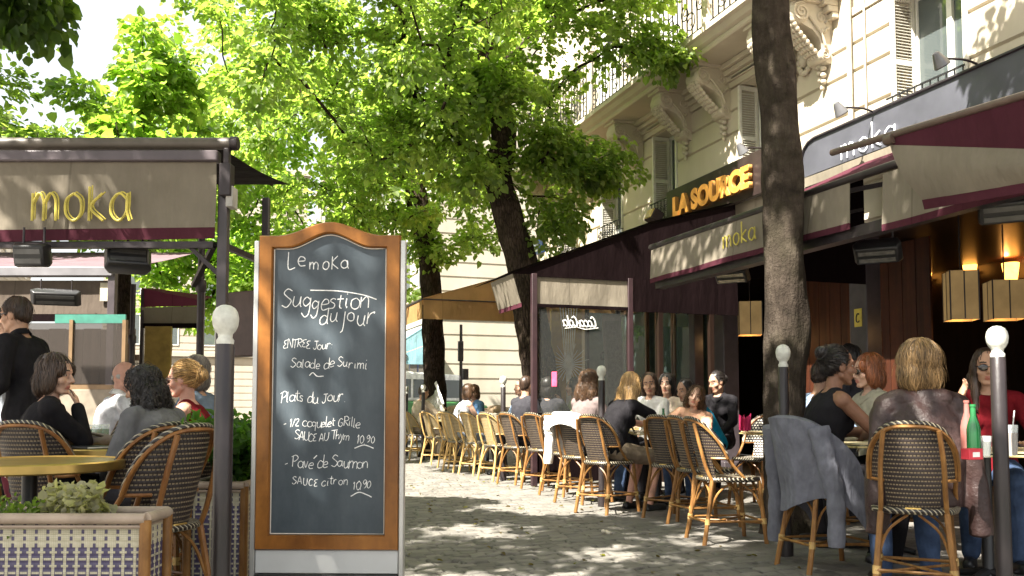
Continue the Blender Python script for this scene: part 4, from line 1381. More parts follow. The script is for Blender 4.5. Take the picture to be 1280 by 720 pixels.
def bottle(loc, m, label, h=.25, r=.031, paper=False):
    t = thing('bottle', label, 'bottle', loc)
    mb = MB(); mb.lathe([(.001, 0), (r, .004), (r, h * .52), (r * .85, h * .62), (r * .42, h * .78), (r * .38, h * .95), (r * .46, h * .955), (r * .46, h), (.001, h)], n=16); mb.build('glass_body', m, t)
    if paper:
        mb = MB(); mb.lathe([(r + .0008, h * .18), (r + .0008, h * .42)], n=16); mb.build('paper_label', M_WHITE, t)
    return t


def tumbler(loc, liquid, label, h=.125, r=.032, straw=False, fill=.75):
    t = thing('drinking_glass', label, 'glass', loc)
    mb = MB(); mb.lathe([(.001, 0), (r * .82, 0), (r, h), (r - .002, h), (r * .82 - .002, .006), (.001, .006)], n=18); mb.build('glass_body', glass_mat('tumbler', (.9, .95, .95), .02, .25), t)
    mb = MB(); mb.lathe([(.001, .007), (r * .78, .007), (r * (.80 + .16 * fill), h * fill), (.001, h * fill)], n=16); mb.build('drink', liquid, t)
    if straw:
        mb = MB(); mb.tube([(0, .01, .02), (.025, .0, h + .07)], .003, 6); mb.build('straw', M_WHITE, t)
    return t


TZ = .740
M_GREENGLASS = mat('green_bottle', (.02, .17, .05), .08, 0, .2, spec=.8)
M_PINKGLASS = mat('rose_bottle', (.35, .13, .11), .1, 0, .2, spec=.8)
def on(px, d, z=TZ): p = spot(px, d); return (p.x, p.y, z)
bottle(on(1216, 4.28), M_GREENGLASS, 'green glass bottle on the near table, left of the near bollard')
bottle(on(1208, 4.42), M_PINKGLASS, 'rosy glass bottle standing just behind the green bottle', .27, .03)
tumbler(on(1263, 4.42), mat('drink_brown', (.12, .06, .03), .1), 'tall glass with a straw on the near table, right of the near bollard', .15, .031, True)
tumbler(on(1229, 4.30), mat('drink_clear', (.4, .4, .36), .05), 'small clear glass beside the green bottle', .10)
t = thing('napkin_box', 'small red and white box on the near table', 'box', on(1213, 4.12))
mb = MB(); mb.box(-.04, .04, -.025, .025, 0, .05); mb.build('box_body', mat('red_card', (.55, .03, .05), .5), t, bevel=.003)
mb = MB(); mb.box(-.02, .02, -.026, .0255, .012, .034); mb.build('box_label', M_WHITE, t)
tumbler(on(992, 5.55), mat('drink_amber', (.42, .10, .02), .1), 'glass of amber drink left of the sleeveless woman', .13, .035)
t = thing('napkin', 'crumpled pink napkin standing on the far table left of the tree', 'napkin', on(931, 8.62))
mb = MB()
for q in range(9):
    a = q * .7
    mb.add([(.02 * math.cos(a), .02 * math.sin(a), 0), (.06 * math.cos(a + .5), .05 * math.sin(a + .5), .02), (.06 * math.cos(a + .7), .05 * math.sin(a + .7), .16 + .02 * math.sin(q * 3)), (.015 * math.cos(a), .015 * math.sin(a), .13)], [(0, 1, 2, 3)])
mb.build('folds', cloth('pink_cloth', (.62, .05, .16)), t)
t = thing('tea_light', 'pale green cup by the long-haired woman', 'cup', (4.18, 7.86, TZ))
mb = MB(); mb.lathe([(.001, 0), (.03, 0), (.038, .07), (.034, .07), (.027, .006), (.001, .006)], n=16); mb.build('cup_body', mat('lime_glass', (.45, .5, .18), .2), t)
bottle((4.42, 8.18, TZ), M_GREENGLASS, 'green bottle in front of the smiling girl', .22, .03)
for px, d, lab in ((112, 6.05, 'clear glass, leftmost on the bald man\'s table'), (122, 6.0, 'clear glass with greenish water on the bald man\'s table, middle one'), (131, 6.12, 'green tinted glass, rightmost on the bald man\'s table')):
    tumbler(on(px, d), mat('drink_green', (.12, .26, .16), .1), lab, .12, .034)
t = thing('menu_book', 'dark menu book lying on the middle left table', 'book', on(112, 5.14, TZ + .004), 40)
mb = MB(); mb.box(-.12, .12, -.09, .09, 0, .014); mb.build('cover', M_BLACKPLASTIC, t, bevel=.004)
mb = MB(); mb.box(-.115, .121, -.086, .086, .003, .011); mb.build('pages', M_WHITE, t)
t = thing('handbag', 'soft grey bag lying on the middle left table', 'bag', on(104, 5.36))
mb = MB(); mb.ball((0, 0, .045), (.15, .08, .048)); mb.ball((.08, .02, .04), (.10, .075, .042)); mb.ball((-.09, 0, .035), (.08, .07, .036))
link('bag_body', remesh(mb, 'bag_body', cloth('bag_grey', (.20, .185, .17), fold=.9), .012, 6), t)
mb = MB(); mb.tube(catmull([(-.1, -.03, .07), (-.04, -.08, .09), (.06, -.08, .08), (.12, -.02, .06)], 5), .007, 6); mb.build('strap', M_BLACKPLASTIC, t)

# ------------------------------------------------------------------ blackboard sign
cb = thing('menu_board', 'tall blackboard sign with a brown wood frame and chalk writing, standing in the street', 'menu board', spot(411, 4.1), A_CAM + 180 - 1.5)
# local: x right, -y towards the camera
W2, HB, HS, HC = .322, .328, 1.715, 1.80
pz = lambda py: EYE + (508 - py) / 1130 * 4.1 * 1.0
def archtop(w, z_s, z_c, n=30):
    """outline from left shoulder to right shoulder, raised arch in the middle"""
    pts = []
    for i in range(n + 1):
        x = -w + 2 * w * i / n
        q = abs(x) / w
        a = 1 if q < .0 else max(0, 1 - max(0, q - .0) / .74)
        pts.append((x, z_s + (z_c - z_s) * (3 * a * a - 2 * a ** 3)))
    return pts
o_ = archtop(W2, 1.758, 1.820)
frame_pts = o_
M_FRAMEWOOD = wood('frame_wood', (.13, .045, .010), (.40, .165, .036), 3.5, (.35, 1, .12), .3, .2)
M_SLATE = None
def slate():
    m, nt, b = new_mat('slate')
    f = noise_tex(nt, 2.2, 6, .65, stretch=(1.6, 1, .8)); g = noise_tex(nt, 9, 6, .7, stretch=(1, 1, .5))
    c = ramp(nt, f, [(.3, (.026, .038, .048)), (.72, (.062, .080, .094))])
    nt.links.new(mix(nt, (Ex(nt, g).op('POWER', 3) * .7).max(Ex(nt, noise_tex(nt, 3.5, 5, .7, stretch=(1, 1, .35))).op('POWER', 5) * 2.2), c, (.15, .17, .185)), b.inputs['Base Color'])
    b.inputs['Roughness'].default_value = .42
    b.inputs['Specular IOR Level'].default_value = .35
    return m
IN = .062
i_ = archtop(W2 - IN, 1.702, 1.768)
mb = MB(); mb.prism([(-W2 + IN - .004, .36)] + [(x, z + .004) for x, z in i_] + [(W2 - IN + .004, .36)], 'Y', -.002, .012); slate_o = mb.build('slate_panel', slate(), cb)
mb = MB()                                                                      # frame: outer outline to inner outline
n = len(o_)
ZB0, ZB1 = .340, .405
V, Fc = [], []
outer = [(-W2, ZB0)] + o_ + [(W2, ZB0)]
inner = [(-W2 + IN, ZB1)] + i_ + [(W2 - IN, ZB1)]
k = len(outer)
for y, ins in ((-.028, .006), (-.020, 0), (.022, 0)):
    for (ox, oz), (ix, iz) in zip(outer, inner):
        dx, dz = ix - ox, iz - oz
        L = math.hypot(dx, dz)
        V.append((ox + dx / L * ins, y, oz + dz / L * ins)); V.append((ix - dx / L * ins, y, iz - dz / L * ins))
for r in range(3):
    for j in range(k):
        j2 = (j + 1) % k
        a, b = r * 2 * k + 2 * j, r * 2 * k + 2 * j2
        if r == 0: Fc.append((a, b, b + 1, a + 1))
        if r == 2: Fc.append((a, a + 1, b + 1, b))
        if r < 2:
            Fc.append((a, a + 2 * k, b + 2 * k, b)); Fc.append((a + 1, b + 1, b + 1 + 2 * k, a + 1 + 2 * k))
mb.add(V, Fc); mb.build('wood_frame', M_FRAMEWOOD, cb, smooth=30)
mb = MB(); ii = [(-W2 + IN + .004, .41)] + archtop(W2 - IN - .004, 1.698, 1.762) + [(W2 - IN - .004, .41)]
mb.tube([(x, -.006, z) for x, z in ii] + [(ii[0][0], -.006, ii[0][1])], .0028, 5); mb.build('chalk_border', mat('border_cream', (.62, .56, .48), .6), cb)
M_ALU = mat('aluminium', (.50, .50, .48), .35, .6, .12, 6)
for s in (-1, 1):
    mb = MB(); mb.box(min(s * W2, s * (W2 + .024)) + (.001 if s > 0 else 0), max(s * W2, s * (W2 + .024)) - (.001 if s < 0 else 0), -.02, .03, .02, 1.735); mb.build('side_rail', M_ALU, cb, bevel=.004)
mb = MB(); mb.box(-W2 + .001, W2 - .001, -.012, .02, .235, .338); mb.build('lower_panel', mat('panel_grey', (.52, .53, .52), .45, 0, .10, 3), cb, bevel=.003)
mb = MB(); mb.box(-W2 + .001, W2 - .001, -.022, .025, .06, .232); mb.build('base_panel', M_BLACKPLASTIC, cb, bevel=.004)
for s in (-1, 1):
    mb = MB(); mb.box(s * .27 - .03, s * .27 + .03, -.26, .26, 0, .055); mb.build('foot', M_DARKMETAL, cb, bevel=.006)
mb = MB(); mb.bar((0, .03, 1.2), (0, .26, .05), .03); mb.build('rear_strut', M_DARKMETAL, cb)
M_CHALK = mat('chalk', (.74, .74, .72), .95, 0, .3, 60)
CX, SC = 411, 4.085 / 1130                                                    # metres per photo pixel on the board
def X_(px): return (px - CX) * SC
def Z_(py): return EYE + (507.5 - py) * SC * .992
M_CHALK2 = mat('chalk_smear', (.15, .165, .175), .95, 0, .3, 30)


def chalk_line(mb):
    mb.v = [(x, -.0028 + (y + .0035) * .25, z) for x, y, z in mb.v]            # pressed flat onto the slate
    mb.build('chalk_line', M_CHALK, slate_o, smooth=None)


rows = [[('Le', 356, 332, 12.5, 0, 1.0), ('moKa', 384, 332, 10.5, 0, 1.02)], [('Suggestion', 349, 383, 12.8, .1, .90), ('du', 397, 402, 12.5, .14, .9), ('jour', 424, 402, 13, .14, .9)],
        [('ENTREE Jour:', 352, 434, 6.6, .1, .80)], [('Salade de Surimi', 362, 459, 6.8, .12, .92)], [('~', 386, 476, 12, 0, 1.4)], [('Plats du Jour.', 350, 502, 7.8, .1, .84)],
        [('- 1/2 coquelet GRille', 354, 533, 6.8, .1, .80)], [('SAUCE AU Thym', 368, 550, 6.4, .1, .76), ('10,90', 446, 553, 6.6, .1, .9)],
        [('- Pave de Saumon', 356, 585, 8.2, .08, .80)], [('SAUCE citron', 366, 606, 6.0, .08, .96), ('10,90', 442, 610, 7.2, .1, .8)]]
extra = {1: [[(386, 360), (420, 361), (452, 366), (470, 372)]], 7: [[(444, 560), (456, 556), (468, 560)]], 9: [[(440, 620), (450, 615), (460, 618), (466, 621)]], 8: [[(393, 573), (397, 569)]]}
for i, row in enumerate(rows):
    mb = MB()
    for k, (tx, px, py, h, sl, tr) in enumerate(row):
        write(mb, tx, X_(px), Z_(py), h * SC, .0022 if h > 10 else .00155, lambda u, v: (u, -.0035, v + .004 * math.sin(u * 31)), slant=sl, jit=.16, track=tr, seed=i * 3 + k + 3, n=4)
    for pts in extra.get(i, []): mb.tube(catmull([(X_(a), -.0035, Z_(b)) for a, b in pts], 5), .0022, 4)
    chalk_line(mb)

# ------------------------------------------------------------------ planters (left)
M_SOIL = mat('soil', (.035, .026, .02), .95, 0, .4, 30, .6)
M_PALECANE = mat('cane_weathered', (.30, .235, .18), .5, 0, .25, 9, .2, stretch=(1, 1, 1))


def planter(name_px, d, w, depth, top, label, x_sign=0):
    """woven box; local x right, y away from the camera"""
    t = thing('planter', label, 'planter', spot(name_px, d), A_FWD, None)
    mb = MB()
    def face(fn, uw):
        mb.grid(fn, 1, 1, 0, lambda u, v: (u * uw, v * (top - .05) - (top - .05) - .0))
    hw = w / 2
    face(lambda u, v: (-hw + w * u, 0, .05 + (top - .05) * v), w)
    face(lambda u, v: (hw - w * u, depth, .05 + (top - .05) * v), w)
    face(lambda u, v: (hw, depth * u, .05 + (top - .05) * v), depth)
    face(lambda u, v: (-hw, depth * (1 - u), .05 + (top - .05) * v), depth)
    mb.build('woven_side', M_PLANTER, t)
    for x in (-hw - .008, hw + .008):
        for y in (-.008, depth + .008):
            mb = MB(); mb.tube([(x, y, 0), (x, y, top + .006)], .019, 10); mb.build('corner_post', M_RATTAN, t)
    mb = MB()
    c = [(-hw - .01, -.012), (hw + .01, -.012), (hw + .01, depth + .012), (-hw - .01, depth + .012)]
    for i in range(4):
        a, b = c[i], c[(i + 1) % 4]
        mb.tube([(a[0], a[1], top + .012), (b[0], b[1], top + .010)], .0185, 10)
        mb.tube([(a[0] * .985, a[1] - .004 * (1 if a[1] < 0 else -1), top - .016), (b[0] * .985, b[1] - .004 * (1 if b[1] < 0 else -1), top - .016)], .006, 6)
    mb.build('top_rail', M_PALECANE, t)
    mb = MB()
    for i in range(4): mb.tube([(*c[i], .05), (*c[(i + 1) % 4], .05)], .018, 10)
    mb.build('bottom_rail', M_PALECANE, t)
    mb = MB(); mb.box(-hw + .01, hw - .01, .01, depth - .01, top - .12, top - .06); mb.build('soil', M_SOIL, t)
    return t


PL1 = planter(-150, 3.02, 1.78 + .0, .17, .600, 'long cream and violet woven planter box holding the dried hydrangea')
PL2 = planter(273, 4.22, .245, .95, .605, 'narrow woven planter box with a leafy green bush, behind the left bollard')


def leaf_mesh(name, P, ax, nr, L, W, tone, mat_, fold=.25):
    """many two-panel leaves: points P, long axes ax, normals nr (all n x 3)"""
    n = len(P)
    sd = np.cross(nr, ax); sd /= np.linalg.norm(sd, axis=1, keepdims=True) + 1e-9
    L = np.asarray(L).reshape(-1, 1) * np.ones((n, 1)); W = np.asarray(W).reshape(-1, 1) * np.ones((n, 1))
    up = nr * W * fold
    v = np.stack([P, P + ax * L * .22 + sd * W * .5 + up, P + ax * L * .62 + sd * W * .42 + up * .8, P + ax * L - nr * L * .12,
                  P + ax * L * .62 - sd * W * .42 + up * .8, P + ax * L * .22 - sd * W * .5 + up], 1).reshape(-1, 3).astype(np.float32)
    b = (np.arange(n) * 6)[:, None]
    q = np.concatenate([b + np.array([[0, 1, 2, 3]]), b + np.array([[0, 3, 4, 5]])], 1).reshape(-1, 4).astype(np.int32)
    me = bpy.data.meshes.new(name)
    me.vertices.add(len(v)); me.vertices.foreach_set('co', v.ravel())
    me.loops.add(q.size); me.loops.foreach_set('vertex_index', q.ravel())
    me.polygons.add(len(q)); me.polygons.foreach_set('loop_start', np.arange(0, q.size, 4, dtype=np.int32))
    me.polygons.foreach_set('use_smooth', np.ones(len(q), dtype=bool))
    a = me.attributes.new('tone', 'FLOAT', 'FACE'); a.data.foreach_set('value', np.repeat(tone, 2).astype(np.float32))
    me.update(calc_edges=True); me.materials.append(mat_)
    return me


def unit(a): return a / (np.linalg.norm(a, axis=-1, keepdims=True) + 1e-9)


M_BUSHLEAF = leaf_mat('bush_leaf', (.03, .075, .015), (.055, .125, .025), (.10, .19, .04), .6)
M_DRYLEAF = leaf_mat('dried_petal', (.26, .25, .15), (.40, .38, .26), (.52, .50, .38), .4)


def plant(name, label, loc, head, stems, n, L, W, mat_, spread, hgt, stemm, cat='plant', seed=1, up=.4):
    g = np.random.default_rng(seed)
    t = thing(name, label, cat, loc, head)
    mb = MB(); pts = []
    for k in range(stems):
        b = Vector((g.uniform(-1, 1) * spread[0] * .5, g.uniform(-1, 1) * spread[1] * .5, 0))
        e = Vector((g.uniform(-1, 1) * spread[0], g.uniform(-1, 1) * spread[1], hgt * g.uniform(.55, 1)))
        m_ = b.lerp(e, .5) + Vector((g.normal() * .02, g.normal() * .02, hgt * .08))
        c = catmull([b, m_, e], 6); mb.tube(c, [.005 * (1 - .5 * i / len(c)) for i in range(len(c))], 5)
        pts += [c[i] for i in range(3, len(c))]
    mb.build('stems', stemm, t)
    P0 = np.array([tuple(p) for p in pts])
    i = g.integers(0, len(P0), n)
    P = P0[i] + g.normal(0, .022, (n, 3))
    ax = unit(g.normal(0, 1, (n, 3)) + np.array([0, 0, up])); nr = unit(g.normal(0, .6, (n, 3)) + np.array([0, 0, 1.]))
    nr = unit(nr - ax * (nr * ax).sum(1, keepdims=True))
    tone = np.clip(g.normal(.45, .25, n), 0, 1)
    me = leaf_mesh('leaves', P, ax, nr, L * g.uniform(.6, 1.2, n), W * g.uniform(.7, 1.2, n), tone, mat_)
    link('leaves', me, t)
    return t


def off(o, x, y, z):
    return Matrix.Rotation(o.rotation_euler.z, 3, 'Z') @ Vector((x, y, z)) + o.location


M_STEM = mat('plant_stem', (.06, .09, .03), .7)
plant('bush', 'leafy green bush in the narrow planter behind the left bollard', off(PL2, .03, .35, .53), A_FWD, 64, 2600, .062, .040, M_BUSHLEAF, (.17, .46), .40, M_STEM, 'bush', 3)
plant('dried_flower', 'dried cream hydrangea head in the long planter', off(PL1, .615, .09, .53), A_FWD, 16, 1100, .034, .030, M_DRYLEAF, (.085, .05), .155, M_STEM, 'flower', 5, .8)
plant('potted_plant', 'small feathery green plant at the left in the long planter', off(PL1, .20, .09, .53), A_FWD, 30, 900, .03, .015, leaf_mat('sedum_leaf', (.06, .10, .02), (.12, .18, .04), (.22, .26, .08), .6), (.16, .06), .13, M_STEM, 'plant', 6, .9)
plant('potted_plant', 'small yellow-green plant beside the dried hydrangea', off(PL1, .44, .09, .53), A_FWD, 24, 600, .03, .015, MATS['sedum_leaf'], (.10, .06), .10, M_STEM, 'plant', 8, .9)

# ------------------------------------------------------------------ left terrace shelters
def lat(px, d): return (px - 640) / 1130 * d / (math.cos(PITCH))


def zz(py, d): return at(640, py, d).z


D1 = 6.3
la = thing('awning', 'large flat taupe awning panel with big yellow tube letters', 'awning', spot(268, D1), A_FWD)
XR = 0.0; XL = -3.2
z = lambda py: zz(py, D1)
mb = MB(); sheet(mb, (XL, 0, z(203)), (-.02, 0, z(203)), (-.03, .03, z(283)), (XL, .03, z(290)), 44, 8, .012, nrm=(0, -1, 0), wav=.006, wk=3); mb.build('valance', M_TAUPE, la)
mb = MB(); sheet(mb, (XL, .028, z(290)), (-.03, .028, z(283)), (-.03, .035, z(297)), (XL, .035, z(305)), 44, 2, 0, nrm=(0, -1, 0), wav=.006, wk=3); mb.build('hem', M_MAROON, la)
mb = MB(); mb.tube([(XL, .03, z(178)), (.07, .03, z(178))], .042, 14); mb.build('roller_tube', mat('roller_brown', (.085, .07, .055), .5, 0, .3, 5), la)
mb = MB(); mb.box(XL, .0, -.04, .05, z(203), z(189)); mb.build('front_rail', mat('rail_plum', (.085, .068, .075), .4, .1, .2, 4), la, bevel=.012)
mb = MB(); mb.tube([(.07, .03, z(178)), (.125, .03, z(178))], .05, 14); mb.box(.01, .09, -.03, .07, z(245), z(205)); mb.box(.03, .07, -.01, .05, z(210), z(185)); mb.build('end_bracket', M_DARKMETAL, la, bevel=.006)
mb = MB(); mb.box(XL, -.05, .05, .11, z(308), z(300)); mb.build('lower_rail', M_DARKMETAL, la)
mb = MB(); mb.box(-.025, .045, .06, .13, 0, z(215)); mb.build('post', mat('post_plum', (.05, .04, .045), .4), la, bevel=.006)
mb = MB(); mb.box(-.09 - 3.0, -.03 - 3.0, .06, .13, 0, z(215)); mb.build('post', MATS['post_plum'], la, bevel=.006)
mb = MB(); mb.box(.055, .11, .9, .96, 0, z(210)); mb.build('post', MATS['post_plum'], la, bevel=.006)
mb = MB(); mb.bar((-.05, .09, z(302)), (-.34, .5, z(345)), .035); mb.bar((-.02, .09, z(340)), (-.25, .10, z(302)), .03); mb.bar((.0, .1, z(303)), (.08, .93, z(303)), .04); mb.build('brace', M_DARKMETAL, la)
mb = MB(); sheet(mb, (XL, .05, z(182)), (.0, .05, z(182)), (.0, 2.0, z(182) + .22), (XL, 2.0, z(182) + .22), 16, 6, .03); mb.build('awning_roof', M_DKMAROON, la)
mb = MB(); mb.box(.05, .10, .0, .12, z(258), z(232)); mb.build('control_box', mat('box_grey', (.38, .36, .33), .5), la, bevel=.005)
mb = MB()
lo_ = lambda v, h=.195: v if v < h else h + (v - h) * .3
for o in (0,):
    write(mb, 'moka', 0, 0, .195, .0095, lambda u, v: (lat(33, D1) - lat(268, D1) + u * .78, -.028, z(277) + lo_(v)), n=6, track=1.0)
    write(mb, 'moka', 0, 0, .195, .005, lambda u, v: (lat(33, D1) - lat(268, D1) + u * .78 + .016, -.022, z(277) + lo_(v) + .012), n=6, track=1.0)
mb.build('yellow_letters', M_YELLOW, la)


def heater(loc, head, tiltx, label, w=.42, grill=False):
    t = thing('heater', label, 'heater', loc, head, 'black heaters under the awnings')
    mb = MB(); r = Matrix.Rotation(tiltx, 3, 'X')
    V = []
    for y, k in ((-.06, .84), (.0, 1), (.09, .8)):
        for x, zc in ((-1, -1), (1, -1), (1, 1), (-1, 1)): V.append(r @ Vector((x * w / 2 * k, y, zc * .085 * (k if y else 1))))
    Fc = [(0, 1, 2, 3), (8, 11, 10, 9)] + [(i * 4 + j, (i + 1) * 4 + j, (i + 1) * 4 + (j + 1) % 4, i * 4 + (j + 1) % 4) for i in range(2) for j in range(4)]
    mb.add(V, [tuple(reversed(f)) for f in Fc]); mb.build('housing', M_BLACKPLASTIC, t, bevel=.012)
    mb = MB()
    for q in (-.035, .03): mb.obox(r @ Vector((0, -.0625, q)), (w * .74, .006, .034), r)
    mb.build('heating_bar', mat('heater_reflector', (.34, .33, .31), .25, .7, .3, 20) if grill else mat('heater_bar', (.10, .10, .10), .3, .5), t)
    for s_ in (-1, 1):
        mb = MB(); mb.tube([(s_ * w * .3, .02, .05), (s_ * w * .3, .02, .20)], .008, 6); mb.build('bracket', M_DARKMETAL, t)
    return t
p = at(40, 319, 6.25); heater(p, A_FWD, .25, 'black heater hanging under the left awning, at the far left', .24)
p = at(160, 325, 6.5); heater(p, A_FWD + 25, -.5, 'black heater hanging under the left awning, next to the braces', .32)
p = atx(1097, 315, 4.95); heater(p, 40, .75, 'black heater with two pale bars under the right awning', .36, True)
p = atx(915, 343, 5.0); heater(p, 40, .75, 'black heater under the right awning, left of the near tree', .36, True)
p = atx(1255, 262, 4.75); heater(p, 40, .6, 'black heater tucked under the far right end of the right awning', .3)
p = at(70, 372, 9.7); heater(p, A_FWD + 20, .5, 'dim heater hanging under the second left awning', .5)

D2 = 9.9
l2 = thing('awning', 'second left awning with a grey roller bar, behind the large taupe panel', 'awning', spot(136, D2), A_FWD)
z = lambda py: zz(py, D2)
mb = MB(); mb.box(-4.2, .02, -.05, .06, z(346), z(334)); mb.build('front_rail', mat('rail_grey', (.17, .165, .175), .4, .2, .2, 4), l2, bevel=.012)
mb = MB(); sheet(mb, (-4.2, 0, z(335)), (.02, 0, z(335)), (.02, 2.6, z(335) + .62), (-4.2, 2.6, z(335) + .62), 20, 6, .03); mb.build('awning_roof', fabric_awning('awning_plum', (.17, .12, .135), .1), l2)
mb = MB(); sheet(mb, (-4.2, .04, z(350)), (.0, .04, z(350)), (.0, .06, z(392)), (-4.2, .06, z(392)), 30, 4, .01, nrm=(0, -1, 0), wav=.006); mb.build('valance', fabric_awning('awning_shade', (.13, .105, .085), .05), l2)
mb = MB(); mb.box(-4.2, .0, .04, .08, z(401), z(392)); mb.build('hem', M_DKMAROON, l2)
mb = MB(); mb.box(-.04, .04, -.02, .06, 0, z(335)); mb.build('post', MATS['post_plum'], l2, bevel=.006)
mb = MB(); mb.box(-.14, -.02, .02, .035, z(376), z(353)); mb.build('notice', mat('notice_cream', (.42, .38, .27), .6), l2)
mb = MB(); mb.bar((-.02, .06, z(400)), (-1.0, .5, z(352)), .04); mb.build('folding_arm', M_DARKMETAL, l2)

D3 = 9.2
gs = thing('windbreak', 'framed glass windbreak with a cream base, behind the standing man', 'screen', spot(90, D3), A_FWD)
z = lambda py: zz(py, D3)
mb = MB(); mb.box(-2.6, .52, -.01, .01, z(480), z(404)); mb.build('pane', glass_mat('shelter_pane', (.10, .085, .075), .03, .30), gs)
mb = MB()
for x in (-2.6, -1.1, -.02, .52): mb.box(x - .018, x + .018, -.03, .03, z(482), z(400))
mb.box(-2.6, .52, -.035, .035, z(487), z(481)); mb.build('frame', mat('frame_bronze', (.20, .13, .07), .35, .3), gs)
mb = MB(); mb.box(-2.6, .52, -.04, .04, .02, z(487)); mb.build('base_panel', mat('panel_cream', (.22, .185, .14), .6), gs, bevel=.006)
mb = MB(); mb.box(-.2, .52, .0, .03, z(404), z(393)); mb.build('green_header', mat('header_green', (.03, .16, .12), .5), gs)

t = thing('reflection_screen', 'added brown boards standing in for reflections in the framed glass windbreak', 'screen', spot(60, 12.2), A_FWD)  # added boards, stand in for brown reflections in the windbreak glass
M_BOARDS = wood('board_brown', (.07, .042, .028), (.20, .13, .09), 2.2, (1.6, 1, .05), .6)
for k in range(16):
    mb = MB(); mb.box(-2.6 + k * .235, -2.6 + k * .235 + .228, -.012 + .004 * (k % 3), .012, .1, 2.02 + .01 * (k % 2)); mb.build('board', M_BOARDS, t)
mb = MB(); mb.box(-2.65, 1.2, .012, .05, .5, .58); mb.box(-2.65, 1.2, .012, .05, 1.6, 1.68); mb.build('rail', M_BOARDS, t)
mb = MB(); mb.box(-2.0, -1.55, -.03, -.015, 1.0, 1.6); mb.build('notice', mat('notice_grey', (.30, .30, .28), .5, 0, .4, 14), t)
D4 = 13.5
l4 = thing('awning', 'small maroon awning with a taupe front, above the ochre board', 'awning', spot(212, D4), A_FWD)
z = lambda py: zz(py, D4)
mb = MB(); mb.add([(-.46, 0, z(384)), (.46, 0, z(382)), (.46, .0, z(376)), (-.46, 0, z(360)), (-.46, .5, z(355)), (.46, .5, z(366))], [(0, 1, 2, 3), (3, 2, 5, 4)]); mb.build('awning_roof', fabric_awning('awning_plum_dark', (.13, .03, .055), .1), l4)
mb = MB(); sheet(mb, (-.45, -.004, z(384)), (.45, -.004, z(383)), (.45, .02, z(404)), (-.45, .02, z(404)), 12, 3, nrm=(0, -1, 0), wav=.006); mb.build('valance', M_TAUPE, l4)
mb = MB(); mb.box(-.46, .46, .0, .04, z(410), z(404)); mb.build('hem', M_DKMAROON, l4)
for x in (-.47, .43):
    mb = MB(); mb.box(x, x + .05, .0, .05, 0, z(362)); mb.build('post', MATS['post_plum'], l4)
t = thing('display_board', 'plain ochre board under the small maroon awning', 'board', spot(196, 13.3), A_FWD)
mb = MB(); mb.box(-.20, .20, -.02, .02, .1, zz(408, 13.3)); mb.build('board', mat('ochre', (.30, .20, .05), .6), t, bevel=.01)
mb = MB(); mb.box(-.18, -.14, -.1, .1, 0, .1); mb.box(.14, .18, -.1, .1, 0, .1); mb.build('foot', M_DARKMETAL, t)
hs = thing('hanging_sign', 'narrow brown box sign seen edge-on, between the left bollard and the blackboard', 'sign', spot(305, 7.2), A_FWD + 60)
mb = MB(); mb.box(-.06, .06, -.25, .25, zz(446, 7.2), zz(365, 7.2)); mb.build('sign_box', mat('sign_brown', (.085, .05, .04), .5), hs, bevel=.008)
mb = MB(); mb.tube([(0, .28, 0), (0, .28, zz(366, 7.2))], .025, 8); mb.bar((0, .28, zz(372, 7.2)), (0, -.2, zz(372, 7.2)), .02); mb.bar((0, .28, zz(440, 7.2)), (0, -.2, zz(440, 7.2)), .02); mb.build('support_post', M_DARKMETAL, hs)
for px, d, h, lab in ((248, 8.3, 2.9, 'slim dark shelter post right of the large left awning'), (163, 11.2, 2.5, 'slim dark shelter post under the second left awning')):
    t = thing('shelter_post', lab, 'post', spot(px, d))
    mb = MB(); mb.tube([(0, 0, 0), (0, 0, h)], .032, 10); mb.build('shaft', M_DARKMETAL, t)
    mb = MB(); mb.lathe([(.09, 0), (.09, .02), (.05, .04)], n=14); mb.lathe([(.036, h * .7), (.05, h * .7 + .02), (.05, h * .7 + .10), (.036, h * .7 + .12)], n=12); mb.build('collar', M_DARKMETAL, t)

# ------------------------------------------------------------------ cafe interior lamps
M_SHADE = mat('lampshade_linen', (.26, .17, .07), .8, 0, .2, 4, emit=.12)
M_GLOW = mat('glow_warm', (1.0, .42, .08), .5, 0, .05, 3, emit=6.0)


def drum_lamp(loc, w, h, label, lit=.5):
    t = thing('hanging_lamp', label, 'lamp', loc, 60, 'square fabric lampshades in the cafe')
    mb = MB()
    for x0, x1, y0, y1 in ((-1, 1, -1, -.98), (-1, 1, .98, 1), (-1, -.98, -.98, .98), (.98, 1, -.98, .98)):
        mb.box(x0 * w / 2, x1 * w / 2, y0 * w / 2, y1 * w / 2, -h, 0)
    sh_ = mb.build('lamp_shade', M_SHADE, t)
    mb = MB()
    for s in (-1, 1):
        for q in (-1, 1): mb.box(s * w / 2 - .006, s * w / 2 + .006, q * w / 2 - .006, q * w / 2 + .006, -h - .005, .005)
    mb.box(-.006, .006, -w / 2 - .005, -w / 2 + .0, -h, 0); mb.box(-w / 2 - .004, -w / 2, -.006, .006, -h, 0)
    mb.build('shade_frame', M_DARKMETAL, sh_)
    mb = MB(); mb.ball((0, 0, -h * .55), .05, 10, 8); mb.build('bulb', M_GLOW, t)
    mb = MB(); mb.tube([(0, 0, -h * .45), (0, 0, 2.98 - loc[2])], .008, 6); mb.build('cord', M_DARKMETAL, t)
    ld = bpy.data.lights.new('bulb_light', 'POINT'); ld.energy = 2.2 * lit; ld.color = (1, .55, .2); ld.shadow_soft_size = .05
    lo = bpy.data.objects.new('bulb_light', ld); COL.objects.link(lo); lo.parent = t; lo.location = (0, 0, -h - .02)


